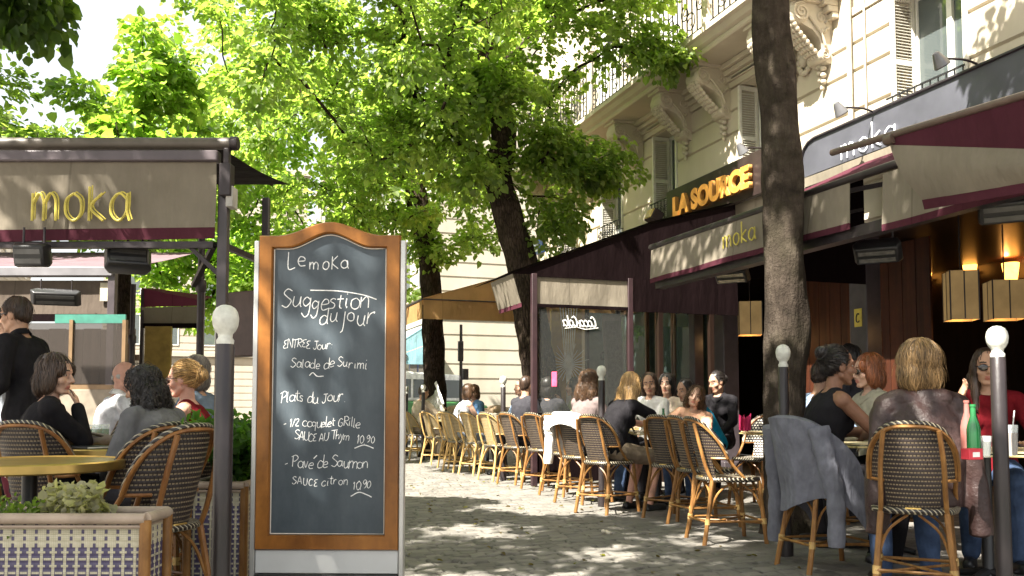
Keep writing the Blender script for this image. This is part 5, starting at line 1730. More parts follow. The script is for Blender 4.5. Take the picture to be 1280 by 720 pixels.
p = atx(1200, 340, 7.35); drum_lamp((p.x, p.y, p.z), .27, .50, 'cream square lampshade hanging in the cafe, left of the near bollard')
p = atx(1255, 352, 8.3); drum_lamp((p.x, p.y, p.z), .34, .42, 'dim brown square lampshade hanging right of the cream one')
p = atx(937, 378, 7.5); drum_lamp((p.x, p.y, p.z), .32, .48, 'amber square lampshade beside the red panelling, left of the near tree', .6)


def sconce(px, py, X, label, e=1.5):
    p = atx(px, py, X)
    t = thing('wall_lamp', label, 'lamp', (X + .05, p.y, p.z), None, 'glowing wall lamps in the cafe')
    mb = MB(); mb.lathe([(.03, -.15), (.08, -.13), (.11, .10), (.105, .10), (.07, -.12)], (-.06, 0, 0), 16); mb.build('lamp_shade', mat('amber_shade', (.75, .30, .05), .5, emit=2.2), t)
    mb = MB(); mb.box(-.03, .03, -.05, .05, -.14, -.1); mb.build('bracket', M_BRASS, t)
    ld = bpy.data.lights.new('bulb_light', 'POINT'); ld.energy = e; ld.color = (1, .42, .12); ld.shadow_soft_size = .04
    lo = bpy.data.objects.new('bulb_light', ld); COL.objects.link(lo); lo.parent = t; lo.location = (-.14, 0, .1)


for px, py, X, lab in ((1213, 330, 10.38, 'glowing wall lamp above the cream lampshade'), (1264, 338, 10.38, 'glowing wall lamp at the far right of the cafe'),
                       (1157, 340, 10.38, 'glowing wall lamp left of the cream lampshade'), (1056, 362, 10.38, 'small glowing wall lamp left of the pillar')):
    sconce(px, py, X, lab)
t = thing('chalk_list', 'dark drinks board with faint chalk lines, inside the cafe left of the wall lamps', 'menu board', (8.0, 9.2, 0), 60)
mb = MB(); mb.box(-.32, .32, -.02, .02, .9, 2.4); mb.build('slate_panel', mat('slate_dark', (.02, .018, .016), .5), t, bevel=.01)
mb = MB()
for k in range(9): mb.box(-.26, -.26 + .30 + .2 * ((k * 37) % 5) / 5, -.024, -.022, 1.2 + k * .12, 1.235 + k * .12)
mb.build('chalk_lines', mat('chalk_dim', (.12, .11, .09), .9, 0, .6, 60), t)

# ------------------------------------------------------------------ street end
def far_block(name, label, x0, x1, y0, y1, h, head_face, m=M_STONE_FAR, floors=4, ground='shop'):
    t = thing(name, label, 'building', (x0, y0, 0))
    W, Dp = x1 - x0, y1 - y0
    mb = MB()
    mb.box(0, W, 0, Dp, 0, h)
    zc = .5
    while zc < h:
        mb.box(-.03, W + .03, -.03, Dp, zc, zc + .40); zc += .46
    for zc in (4.2, h - .4): mb.box(-.22, W + .22, -.22, Dp, zc, zc + .25)
    mb.build('wall', m, t)
    def windows(face):
        L = W if face == 'front' else Dp
        k = 1.1
        while k < L - 1.2:
            for f in range(floors):
                zb = 4.9 + f * 3.2
                if zb + 2.1 > h: continue
                a = MB(); b_ = MB()
                if face == 'front': a.box(k, k + 1.1, -.07, -.04, zb, zb + 2.0); b_.box(k + .08, k + 1.02, -.075, -.068, zb + .08, zb + 1.92)
                elif face == 'left': a.box(-.07, -.04, k, k + 1.1, zb, zb + 2.0); b_.box(-.075, -.068, k + .08, k + 1.02, zb + .08, zb + 1.92)
                else: a.box(W + .04, W + .07, k, k + 1.1, zb, zb + 2.0); b_.box(W + .068, W + .075, k + .08, k + 1.02, zb + .08, zb + 1.92)
                w_ = a.build('window', M_FRAMEW, t); b_.build('pane', M_GLASS_DARK, w_)
            k += 2.3
    for fc in head_face: windows(fc)
    return t


nb = far_block('corner_building', 'sunlit pale stone corner building across the far junction', 6.9, 20, 27.5, 60, 15, ('left',))
mb = MB(); mb.box(-.06, -.035, .8, 3.6, 0, 2.9); mb.build('shop_front', mat('blue_paint', (.035, .085, .30), .45), nb)
for y in (.95, 2.3):
    mb = MB(); mb.box(-.075, -.058, y, y + 1.15, .3, 2.5); mb.build('shop_window', M_GLASS_DARK, nb)
t = thing('awning', 'light blue shop awning at the far end of the street', 'awning', (6.85, 29.4, 2.9))
mb = MB(); sheet(mb, (-1.6, -1.6, -.25), (-1.6, 4, -.25), (0, 4, .75), (0, -1.6, .75), 8, 4, .03); mb.build('awning_roof', fabric_awning('awning_sky', (.30, .52, .60), .3), t)
mb = MB(); mb.add([(-1.6, -1.59, -.25), (0, -1.59, .75), (0, -1.59, -.25)], [(0, 1, 2)]); mb.box(-1.6, 0, -1.6, -1.585, -.6, -.25); mb.build('side_cheek', MATS['awning_sky'], t)
mb = MB(); write(mb, 'cafe', 0, 0, .2, .025, lambda u, v: (-1.5 + u * .9, -1.61, -.5 + v)); mb.build('dark_letters', M_BLACKPLASTIC, t)
t = thing('awning', 'pale yellow awning edge right of the light blue one', 'awning', (6.7, 27.3, 2.9))
mb = MB(); sheet(mb, (-.9, -.2, -.3), (-.9, .1, -.3), (.1, .1, .1), (.1, -.2, .1), 6, 3, .01); mb.build('awning_roof', fabric_awning('awning_straw', (.72, .55, .22), .3), t)

M_VAN = mat('van_green', (.05, .22, .05), .3, 0, .1, 2)
van = thing('van', 'green and white van parked at the far end of the street', 'van', spot(512, 25.5), 30)
mb = MB(); mb.prism([(-2.2, .42), (2.3, .42), (2.35, 1.0), (1.75, 1.12), (-2.2, 1.12)], 'Y', -.85, .85); mb.v = [(y, x, z) for x, y, z in mb.v]; mb.f = [tuple(reversed(f)) for f in mb.f]; mb.build('body', M_VAN, van, bevel=.05)
mb = MB(); mb.prism([(-2.18, 1.12), (1.75, 1.12), (1.2, 1.88), (-2.05, 1.95)], 'Y', -.8, .8); mb.v = [(y, x, z) for x, y, z in mb.v]; mb.f = [tuple(reversed(f)) for f in mb.f]; mb.build('cab', M_WHITE, van, bevel=.05)
mb = MB()
for x0, x1 in ((-1.9, -.7), (-.6, .5), (.6, 1.25)):
    for s in (-1, 1): mb.box(s * .805 - .006, s * .805 + .006, x0, x1, 1.22, 1.72)
mb.add([(-.62, 2.24 - .55, 1.2), (.62, 2.24 - .55, 1.2), (.58, 1.29, 1.78), (-.58, 1.29, 1.78)], [(0, 1, 2, 3)]); mb.box(-.6, .6, -2.17, -2.155, 1.22, 1.75); mb.build('window', M_GLASS_DARK, van)
for x in (-.78, .78):
    for y in (-1.4, 1.5):
        mb = MB(); mb.lathe([(.001, -.1), (.32, -.1), (.33, -.06), (.33, .06), (.32, .1), (.001, .1)], (x, y, .33), 22, axis='X'); w_ = mb.build('wheel', M_BLACKPLASTIC, van)
        mb = MB(); mb.lathe([(.001, -.105), (.18, -.105), (.18, .105), (.001, .105)], (x, y, .33), 16, axis='X'); mb.build('rim', M_CHROME, w_)
for s in (-1, 1):
    mb = MB(); mb.ball((s * .6, 2.31, .85), (.14, .05, .1)); mb.build('headlight', M_WHITE, van)

far_block('closing_building', 'pale building closing the far end of the street behind the trees', -6, 6.5, 62, 72, 17, ('front',))
far_block('pale_building', 'long pale building far behind the awnings and glass windbreak', -24, -9.5, 22, 58, 15, ('right',))
t = thing('street_lamp', 'slim dark street lamp post at the far corner, right of the second tree trunk', 'street lamp', spot(576, 24.5))
mb = MB(); mb.lathe([(.12, 0), (.10, .5), (.05, .7), (.04, 3.2)], n=12); mb.build('post', M_DARKMETAL, t)
mb = MB(); mb.box(-.08, .06, -.06, .06, 2.2, 2.75); mb.build('signal_box', M_DARKMETAL, t, bevel=.02)
mb = MB(); mb.box(.06, .20, -.05, .05, 1.7, 2.0); mb.build('small_sign', M_DARKMETAL, t)
t = thing('sand_heap', 'low stone kerb planter with a brown earth heap, behind the far pale chairs', 'planter', spot(615, 22), A_FWD)
mb = MB(); mb.box(-1.6, 1.8, -.3, .3, 0, .82); mb.build('stone_trough', M_STONE_FAR, t, bevel=.02)
mb = MB()
for k in range(9): mb.ball((-1.2 + k * .33, 0, .80), (.36, .22, .16 + .06 * math.sin(k * 2)), 10, 6)
mb.build('earth', mat('earth_brown', (.20, .14, .085), .95, 0, .4, 12, .8), t)

# ------------------------------------------------------------------ trees
M_LEAF = leaf_mat('lime_tree_leaf', (.070, .106, .030), (.112, .154, .046), (.168, .205, .078), 1.15)
M_LEAF_Y = leaf_mat('young_lime_leaf', (.068, .115, .022), (.115, .17, .04), (.18, .225, .075), 1.15)
M_LEAF_D = leaf_mat('dark_tree_leaf', (.028, .055, .012), (.050, .090, .018), (.085, .125, .03), .8)


def tree(label, trunk, radii, blobs, leafm=None, limbs=(), size=.095, seed=1, barkm=None, start=.55, name='tree', nring=7, spray=.34, thick=1.0):
    """trunk: points; blobs: (centre, radii, attractors, leaves); limbs: hand-placed polylines"""
    g = np.random.default_rng(seed)
    leafm = leafm or M_LEAF; barkm = barkm or M_BARK
    base = Vector(trunk[0])
    t = thing(name, label, 'tree', base, None, 'street trees')
    tp = catmull([Vector(p) - base for p in trunk], nring * 2)
    n = len(tp)
    # trunk with burls and ridges
    mb = MB()
    rr = np.interp(np.linspace(0, 1, n), np.linspace(0, 1, len(radii)), radii)
    K = 40
    V, Fc = [], []
    for i in range(n):
        d = (tp[min(i + 1, n - 1)] - tp[max(i - 1, 0)]).normalized()
        a = d.orthogonal(); a = Vector((1, 0, 0)) - d * d.x; a.normalize(); b = d.cross(a)
        flare = 1 + .40 * math.exp(-(tp[i].z) / .18)
        for j in range(K):
            q = 2 * math.pi * j / K
            nz = noise.noise(Vector((math.cos(q) * 1.3 + seed, math.sin(q) * 1.3, tp[i].z * 1.6)))
            n2 = noise.noise(Vector((math.cos(q) * 3.2, math.sin(q) * 3.2 + seed, tp[i].z * 3.4)))
            r = rr[i] * flare * (1 + .16 * nz + .09 * n2 + .035 * noise.noise(Vector((math.cos(q) * 9, math.sin(q) * 9 + seed, tp[i].z * 5))) + (.05 * math.sin(q * 5 + 1) * (flare - 1)))
            V.append(tp[i] + a * (r * math.cos(q)) + b * (r * math.sin(q)))
    for i in range(n - 1):
        for j in range(K):
            j2 = (j + 1) % K
            Fc.append((i * K + j, i * K + j2, (i + 1) * K + j2, (i + 1) * K + j))
    mb.add(V, Fc); mb.build('trunk', barkm, t, smooth=80)
    # skeleton
    pos = [p for p in tp]; par = list(range(-1, n - 1)); istr = [True] * n
    chains = []
    for lm in limbs:
        pts = catmull([Vector(p) - base for p in lm], 5)
        k = min(range(len(pos)), key=lambda q: (pos[q] - pts[0]).length)
        ch = [k]
        for p in pts[1:]:
            pos.append(p); par.append(ch[-1]); istr.append(False); ch.append(len(pos) - 1)
        chains.append(ch)
    P = np.array([tuple(p) for p in pos])
    att = []
    for c, rad, na, nl in blobs:
        c = Vector(c) - base
        for _ in range(na):
            v = unit(g.normal(0, 1, 3)) * g.uniform(.25, 1) ** .45
            att.append(c + Vector((v[0] * rad[0], v[1] * rad[1], v[2] * rad[2])))
    top = tp[int(n * start)]
    att.sort(key=lambda p: (p - top).length)
    i0 = int(n * start)
    twigs = []
    for A in att:
        av = np.array(A)
        d = np.linalg.norm(P - av, axis=1)
        d[:i0] = 1e9
        if i0: pass
        # prefer joints that lie below / nearer to the trunk so that branches run outward
        k = int(np.argmin(d + .25 * np.maximum(0, P[:, 2] - av[2])))
        L = d[k]
        if L < .12: continue
        s = max(3, min(7, int(L / .28)))
        p0 = Vector(P[k]); mid = p0.lerp(A, .5) + Vector((g.normal() * .07 * L, g.normal() * .07 * L, .10 * L))
        ch = [k]; newp = []
        for q in range(1, s + 1):
            u = q / s
            p = p0 * (1 - u) ** 2 + mid * (2 * u * (1 - u)) + A * u * u
            p = p + Vector(g.normal(0, .018, 3))
            pos.append(p); par.append(ch[-1]); istr.append(False); ch.append(len(pos) - 1); newp.append(tuple(p))
        P = np.vstack([P, newp])
        chains.append(ch); twigs.append(ch)
    w = np.zeros(len(pos))
    for ch in chains: w[ch[-1]] += 1
    for i in range(len(pos) - 1, n - 1, -1):
        if par[i] >= 0: w[par[i]] += w[i]
    mb = MB()
    for ch in chains:
        r = [min(.11, .0065 * thick * max(1, w[i]) ** .52) for i in ch]
        r[0] = r[1]; r[-1] *= .5
        mb.tube([pos[i] for i in ch], r, 5, caps=False)
    mb.build('branches', barkm, t, smooth=80)
    # sprays of leaves along the outer twigs
    C = []; D = []
    for ch in twigs:
        m = len(ch)
        for q in range(max(1, int(m * .35)), m):
            C.append(tuple(pos[ch[q]])); D.append(tuple((pos[ch[q]] - pos[ch[q - 1]]).normalized()))
    C = np.array(C); D = np.array(D)
    nl = sum(b[3] for b in blobs)
    ns = len(C)
    i = g.integers(0, ns, nl)
    sprn = unit(np.array([0, 0, 1.]) + g.normal(0, .33, (ns, 3)) + D * .1)
    rad = spray * np.sqrt(g.uniform(0.02, 1, nl))[:, None]
    dirv = g.normal(0, 1, (nl, 3)); N = sprn[i]
    dirv = unit(dirv - N * (dirv * N).sum(1, keepdims=True) + D[i] * .5)
    Pp = C[i] + dirv * rad + N * g.normal(0, .035, (nl, 1)); Pp[:, 2] -= .35 * rad[:, 0] ** 2 / spray
    ax = unit(dirv + g.normal(0, .35, (nl, 3)) + np.array([0, 0, -.45]))
    nr = unit(N + g.normal(0, .38, (nl, 3))); nr = unit(nr - ax * (nr * ax).sum(1, keepdims=True))
    tone = np.clip(g.normal(.45, .2, ns)[i] + g.normal(0, .2, nl), 0, 1)
    L = size * np.clip(np.exp(g.normal(-.05, .30, nl)), .45, 1.75)
    me = leaf_mesh('crown', Pp, ax, nr, L, L * g.uniform(.72, .92, nl), tone, leafm)
    link('crown', me, t)
    return t


D_ = 7.0
tree('sturdy near tree with a bare rough trunk rising through the right terrace',
     [spot(982, D_), at(981, 620, D_), at(981, 480, D_), at(983, 400, D_), at(980, 320, D_), at(979, 240, D_), at(976, 160, D_), at(970, 90, D_), at(964, 20, D_), at(960, -60, D_), at(952, -260, D_), at(950, -420, D_)],
     [.172, .158, .155, .158, .162, .150, .140, .146, .150, .145, .12, .08],
     [((3.9, 5.2, 7.15), (1.25, 1.5, .8), 26, 3200), ((1.0, 3.6, 6.8), (1.8, 2.0, .8), 34, 7000), ((1.3, 6.2, 7.1), (1.5, 1.7, .8), 30, 5500)], seed=4, barkm=M_BARK_PALE, start=.8, thick=1.3)  # crown is out of view; last two blobs added to shade the terrace
DT = 13.55
tree('leaning dark tree with a burl, rising behind the dark maroon canopy',
     [spot(690, DT), at(680, 500, DT), at(668, 430, DT), at(657, 345, DT), at(640, 285, DT), at(626, 235, DT), at(621, 212, DT), at(630, 180, DT), at(624, 135, DT), at(612, 98, DT), at(606, 50, DT), at(612, -20, DT), at(620, -120, DT)],
     [.29, .255, .245, .235, .225, .20, .235, .175, .17, .15, .13, .10, .05],
     [((3.5, 11.9, 7.1), (2.4, 2.3, 2.3), 95, 18000), ((2.0, 11.6, 6.3), (2.3, 2.2, 2.1), 85, 18000), ((5.35, 12.6, 4.75), (.95, .7, .36), 18, 1700), ((5.25, 11.0, 6.75), (1.15, 1.1, .55), 22, 2800), ((5.9, 10.9, 6.0), (.45, .5, .25), 7, 420), ((3.6, 12.4, 5.1), (1.2, 1.2, .9), 26, 4000), ((4.9, 12.5, 3.9), (.45, .5, .4), 7, 420)],
     limbs=[[at(620, 134, DT), at(590, 128, DT), at(555, 121, DT), at(510, 122, DT - .3), at(460, 110, DT - .5)], [at(628, 235, DT), at(600, 190, DT + .1), at(560, 190, DT + .3), at(470, 215, DT)], [at(610, 95, DT), at(650, 60, DT), at(680, 35, DT - .5), at(740, 5, DT - 1)]],
     seed=11, start=.5, size=.084)
DS = 17.9
tree('twin-stemmed dark tree rising behind the orange-tan awning',
     [spot(546, DS), at(543, 470, DS), at(541, 400, DS), at(537, 345, DS), at(531, 285, DS), at(523, 235, DS), at(518, 200, DS), at(512, 140, DS), at(515, 60, DS), at(520, -60, DS)],
     [.25, .22, .215, .20, .15, .14, .13, .11, .09, .05],
     [((3.3, 17, 7.4), (3.3, 2.8, 3.0), 95, 15000), ((1.7, 16.4, 5.3), (2.2, 2.0, 1.9), 60, 10000), ((4.6, 17.2, 4.9), (1.1, 1.2, 1.1), 20, 2600)],
     limbs=[[at(538, 350, DS), at(524, 300, DS), at(512, 255, DS), at(505, 212, DS), at(497, 150, DS), at(480, 60, DS)], [at(497, 150, DS), at(440, 130, DS), at(350, 110, DS - .3), at(290, 115, DS - .5)], [at(500, 240, DS), at(440, 230, DS), at(360, 245, DS)]],
     seed=23, start=.5, size=.094)
tree('far leafy tree filling the space above the street, behind the twin-stemmed tree', [(4.6, 24.2, 0), (4.5, 24, 2), (4.2, 23.8, 4), (3.9, 23.5, 6), (3.6, 23.2, 8)], [.24, .2, .18, .14, .08],
     [((2.6, 23, 6.8), (3.6, 2.8, 4.0), 60, 10500)], seed=31, start=.35, size=.125, spray=.42)
tree('far pale green tree at the head of the street, over the brown hanging sign', [(-.9, 20.5, 0), (-.8, 20.4, 2), (-.7, 20.3, 4), (-.6, 20.2, 6.5)], [.2, .17, .14, .07],
     [((-.3, 20, 6.2), (2.6, 2.4, 3.6), 60, 12500), ((.5, 19.3, 3.8), (1.9, 1.5, 1.15), 30, 4500)], leafm=M_LEAF_Y, seed=37, start=.35, size=.115, spray=.4)
tree('yellow-green young tree just above the large taupe awning panel', [(-1.0, 14.1, 0), (-1.05, 14.1, 1.5), (-1.1, 14.1, 3), (-1.0, 14.0, 4.2), (-.85, 14, 5.6)], [.13, .11, .09, .06, .03],
     [((-1.15, 14.0, 4.45), (1.55, 1.4, 1.15), 46, 7600), ((-.75, 13.8, 5.8), (.55, .5, .7), 12, 1500)], leafm=M_LEAF_Y, seed=41, start=.45, size=.115)
tree('darker tree at the left edge behind the large awning panel', [(-3.4, 13.8, 0), (-3.3, 13.8, 2), (-3.1, 13.7, 4.2), (-2.9, 13.6, 6.2)], [.17, .15, .12, .06],
     [((-2.65, 13.6, 4.4), (1.0, .9, 1.2), 26, 3400), ((-3.2, 13.4, 6.6), (1.2, 1.0, .9), 16, 2200)], leafm=M_LEAF, seed=43, start=.45)
tree('shady tree whose dark leaves hang into the top left corner', [(-4.4, 4.6, 0), (-4.3, 4.6, 2), (-4.1, 4.7, 4), (-3.8, 4.8, 6)], [.24, .2, .18, .12],
     [((-2.5, 3.6, 6.6), (3.0, 3.2, 1.0), 80, 15500), ((-5.2, 3.4, 6.8), (2.0, 2.6, 1.1), 36, 8500), ((-4.3, 1.0, 6.9), (2.3, 2.2, 1.0), 40, 10000), ((-.3, 1.5, 6.9), (2.5, 2.3, .9), 46, 10500), ((-1.62, 7.85, 4.40), (.42, .5, .34), 14, 560), ((-.85, 7.4, 4.85), (.40, .4, .16), 7, 200)],  # four large unseen blobs added to shade street and terraces; last two are visible
     leafm=M_LEAF_D, seed=47, start=.55, size=.10, thick=1.3)

# ------------------------------------------------------------------ people
HAIRM = {}


def hair_mats(key, c):
    if key not in HAIRM:
        out = []
        for k, f in enumerate((1.0, .55, 1.7)):
            m, nt, b = new_mat('hair_%s_%d' % (key, k))
            n = noise_tex(nt, 30, 3, stretch=(1, 1, .15))
            nt.links.new(ramp(nt, n, [(.3, tuple(v * f * .65 for v in c)), (.7, tuple(min(1, v * f * 1.2) for v in c))]), b.inputs['Base Color'])
            b.inputs['Roughness'].default_value = .42
            bump(nt, b, n, .5, .01)
            out.append(m)
        HAIRM[key] = out
    return HAIRM[key]


def skin_mat(key, c):
    n = 'skin_' + key
    if n in MATS: return MATS[n]
    m, nt, b = new_mat(n)
    f = noise_tex(nt, 25, 4)
    nt.links.new(ramp(nt, f, [(.3, tuple(v * .86 for v in c)), (.7, tuple(v * 1.08 for v in c))]), b.inputs['Base Color'])
    b.inputs['Roughness'].default_value = .56
    bump(nt, b, noise_tex(nt, 120, 5, .7), .25, .004)
    b.inputs['Subsurface Weight'].default_value = .06
    b.inputs['Subsurface Radius'].default_value = (.02, .008, .005)
    b.inputs['Subsurface Scale'].default_value = .4
    return m


SKIN = {'fair': (.52, .32, .23), 'tan': (.42, .24, .155), 'brown': (.22, .105, .060), 'ruddy': (.54, .29, .21)}
M_EYEW = mat('eye_white', (.38, .34, .31), .2, 0, .03)
M_IRIS = mat('eye_iris', (.035, .02, .012), .15)
M_SHADES = mat('sunglass_lens', (.012, .010, .010), .08, 0, .1, spec=.8)
HAIRC = {'black': (.014, .011, .010), 'darkbrown': (.040, .022, .013), 'brown': (.085, .045, .022), 'auburn': (.17, .055, .018), 'blond': (.36, .22, .085), 'darkblond': (.20, .125, .055), 'grey': (.14, .12, .105), 'white': (.40, .37, .34)}


def ik(S, W, l1, l2, hint):
    d = W - S
    L = min(d.length, (l1 + l2) * .995)
    d = d.normalized(); W = S + d * L
    a = (l1 * l1 - l2 * l2 + L * L) / (2 * L)
    h = math.sqrt(max(0, l1 * l1 - a * a))
    v = hint - S; v = v - d * v.dot(d)
    if v.length < 1e-4: v = Vector((0, 0, -1)) - d * d.dot(Vector((0, 0, -1)))
    return S + d * a + v.normalized() * h, W


def hand(mb, W, d, nrm, side, curl=.6, s=1.0):
    """palm, four unequal bent fingers and a thumb off the side of the palm"""
    d = d.normalized(); nrm = (nrm - d * nrm.dot(d)).normalized(); ac = d.cross(nrm) * side
    k = s
    rings = []
    for t, a, b in ((-.01, .026, .019), (.02, .034, .017), (.055, .041, .0165), (.085, .040, .014)):
        rings.append([W + d * (t * k) + ac * (a * k * math.cos(q)) + nrm * (b * k * math.sin(q)) for q in [2 * math.pi * j / 12 for j in range(12)]])
    mb.loft(rings)
    for i, L in enumerate((.066, .075, .070, .054)):
        p = W + d * (.078 * k) + ac * ((.030 - .020 * i) * k)
        sp = ac * (.10 - .07 * i)
        v = (d + sp).normalized()
        r = .0088 * k
        for sg, f in enumerate((.45, .32, .25)):
            v = (Matrix.Rotation(curl * (.55 + .25 * sg), 3, d.cross(nrm)) @ v).normalized() if False else (v + nrm * (curl * (.45 + .2 * sg))).normalized()
            q = p + v * (L * f * k)
            mb.capsule(p, q, r, r * .92, 7); p = q; r *= .92
    p = W + d * (.022 * k) + ac * (.030 * k)
    v = (d * .75 + ac * .75 + nrm * .25).normalized()
    for L, r in ((.040, .0115), (.030, .0098), (.024, .0088)):
        q = p + v * (L * k); mb.capsule(p, q, r * k, r * .92 * k, 7); p = q
        v = (v + d * .35 - ac * .15 + nrm * .15).normalized()


def person(label, loc, heading, look, pose, group=None, vox=.009, strands=260, s=1.0, name='person'):
    """look: skin, hair (style, colour), top (material, sleeve 0..1), bottom (material, length 0..1), fem; local +Y is forward"""
    g = random.Random(hash(label) % 9999 if False else sum(map(ord, label)))
    fem = look.get('fem', True)
    stand = pose.get('stand', False)
    lean, side, tw = (R_(pose.get(k, 0)) for k in ('lean', 'side', 'twist'))
    hip = Vector((0, 0, .93 if stand else .575)); hip.z += pose.get('raise', 0)
    up = Vector((math.sin(side), math.sin(lean), math.cos(lean) * math.cos(side))).normalized()
    TL = .50 if fem else .52
    rt0 = Vector((1, 0, 0)); rt1 = Vector((math.cos(tw), math.sin(tw), 0)); rt1 = (rt1 - up * rt1.dot(up)).normalized()
    def fr(t):
        r = rt0.lerp(rt1, max(0, min(1, t))).normalized(); return r, up.cross(r)
    def tor(t, bow=.0):
        return hip + up * (TL * t) + Vector((0, -1, 0)) * (.03 * math.sin(math.pi * max(0, min(1, t))) * pose.get('slump', 1))
    sw = .158 if fem else .185
    W = [(-.20, .10, .085), (-.12, .165, .12), (0, .172, .128), (.22, .142, .108), (.42, .135, .105), (.62, .15, .115), (.78, .158, .112), (.90, .135, .09), (.97, .085, .068), (1.02, .058, .056)]
    if not fem: W = [(t, a * 1.06 + (.012 if t > .5 else 0), b * 1.06) for t, a, b in W]
    bare = look['top'][1] == 0 and not look.get('cape')
    def torso(mb, inf, t0=-1, t1=2):
        rings = []
        for t, a, b in W:
            if t < t0 or t > t1: continue
            r, f = fr(t); c = tor(t)
            rings.append([c + r * ((a + inf) * math.cos(q)) + f * ((b + inf) * math.sin(q)) for q in [2 * math.pi * j / 20 for j in range(20)]])
        mb.loft(rings)
        r, f = fr(.9)
        if fem:
            for sx in (-1, 1): mb.ball(tor(.64) + r * (sx * .068) + f * .075, .058 + inf, 12, 8)
        for sx in (-1, 1):
            k_ = sw if not bare or inf == 0 else sw - .062
            mb.capsule(tor(.93) + r * (sx * .05), tor(.885) + r * (sx * k_), .052 + inf, (.052 if k_ == sw else .045) + inf, 10)
    R9, F9 = fr(.9)
    neck0 = tor(1.0)
    hy, hp, hr = (R_(v) for v in pose.get('head', (0, 0, 0)))
    yaw0 = math.atan2(R9.y, R9.x)
    HR = Matrix.Rotation(yaw0 + hy, 3, 'Z') @ Matrix.Rotation(hp, 3, 'X') @ Matrix.Rotation(hr, 3, 'Y')
    hc = neck0 + (up * .6 + Vector((0, 0, .4))).normalized() * .155 + HR @ Vector((0, .022, .0))
    def H(x, y, z): return hc + HR @ Vector((x, y, z))
    body = MB()
    torso(body, 0)
    body.capsule(neck0 - up * .04, H(0, -.02, -.055), .052 if fem else .060, .047 if fem else .056, 12)
    # head
    body.ball(H(0, -.008, .022), (.073, .093, .102), 20, 14, rot=HR)
    body.ball(H(0, .022, -.045), (.058, .066, .062), 16, 10, rot=HR)
    body.ball(H(0, .064, -.092), (.024, .020, .018), 10, 8, rot=HR)
    body.capsule(H(-.05, .0, -.055), H(-.02, .06, -.093), .022, .018); body.capsule(H(.05, .0, -.055), H(.02, .06, -.093), .022, .018)
    body.capsule(H(0, .082, .018), H(0, .105, -.024), .008, .0125, 9)
    for sx in (-1, 1):
        body.ball(H(sx * .011, .092, -.030), (.010, .010, .008), 8, 6, rot=HR)
        body.ball(H(sx * .040, .052, -.025), (.028, .028, .026), 12, 8, rot=HR)
        body.capsule(H(sx * .012, .083, .034), H(sx * .050, .066, .036), .0085, .0075, 8)
        body.ball(H(sx * .076, -.008, -.006), (.010, .022, .032), 10, 8, rot=HR)
        body.capsule(H(0, .086, -.056), H(sx * .020, .078, -.058), .0072, .0045, 8)
        body.capsule(H(0, .084, -.067), H(sx * .016, .078, -.065), .0078, .005, 8)
    # arms
    top = MB()
    inf = look.get('loose', .013)
    torso(top, inf, -.21 if not look.get('tuck') else -.1, .975)
    topm, sl = look['top']
    hands = pose.get('hands', ((-.16, .34, .66), (.16, .34, .66)))
    el_h = pose.get('elbows', ((-.5, -.25, .5), (.5, -.25, .5)))
    for sx, tgt, hint in ((-1, hands[0], el_h[0]), (1, hands[1], el_h[1])):
        S = tor(.885) + R9 * (sx * sw)
        Tg = Vector(tgt) * 1.0
        E, Wp = ik(S, Tg, .275, .24, S + Vector(hint) if stand else Vector(hint) + Vector((0, 0, .2)))
        k = 1 if fem else 1.14
        body.capsule(S, E, .046 * k, .037 * k, 12); body.capsule(E, E.lerp(Wp, .35), .037 * k, .036 * k, 12); body.capsule(E.lerp(Wp, .3), Wp, .036 * k, .0235 * k, 12)
        d = (Wp - E).normalized()
        pn = Vector(pose.get('palm', (-sx * .6, 0, -.8)))
        hand(body, Wp, d, pn, sx, pose.get('curl', .5), (.93 if fem else 1.03))
        if sl > 0:
            hang = pose.get('hang')
            if sl <= .5:
                top.capsule(S, S.lerp(E, sl * 2 * .85), .050 * k + inf, .047 * k + inf, 12)
            else:
                top.capsule(S, E, .048 * k + inf, .040 * k + inf, 12)
                f = (sl - .5) * 2 * .97
                top.capsule(E, E.lerp(Wp, f), .040 * k + inf, .028 * k + inf, 12)
    # legs
    bot = MB()
    bm, bl = look['bottom']
    b_inf = .014
    knees = pose.get('knees', ((-.12, .45, .53), (.12, .45, .53)))
    feet = pose.get('feet', ((-.12, .40, .075), (.13, .36, .075)))
    rings = []
    for t, a, b in W:
        if t > .18: continue
        r, f = fr(0); c = tor(t)
        rings.append([c + r * ((a + b_inf) * math.cos(q)) + f * ((b + b_inf) * math.sin(q)) for q in [2 * math.pi * j / 16 for j in range(16)]])
    bot.loft(rings)
    shoes_ = []
    for sx, kn, ft in ((-1, *[q[0] for q in (knees, feet)]), (1, *[q[1] for q in (knees, feet)])):
        if stand:
            Hj = hip + Vector((sx * .095, 0, -.03)); K = Vector((sx * .10, .03, .49)); A = Vector((sx * .11, -.02 + .06 * sx, .085))
        else:
            Hj = hip + Vector((sx * .095, .03, -.02)); K = Vector(kn); A = Vector(ft); K.z += 0
        body.capsule(Hj, K, .083, .054, 12); body.capsule(K, K.lerp(A, .4), .052, .052, 12); body.capsule(K.lerp(A, .35), A, .053, .034, 12)
        fd = (A - K); fd.z = 0; fd = (Vector((sx * .15, 1, 0)).normalized())
        toe = A + fd * .15; toe.z = .035
        body.capsule(A + Vector((0, -.03, -.045)) , toe, .034, .028, 10)
        shoe = MB(); shoes_.append(shoe)
        shoe.capsule(A + Vector((0, -.035, -.040)), A + fd * .15 + Vector((0, 0, .036 - A.z)), .040, .033, 10)
        shoe.box(min(A.x, A.x + fd.x * .1) - .036, max(A.x, A.x + fd.x * .1) + .036, A.y - .06, A.y + .165, .004, .022)
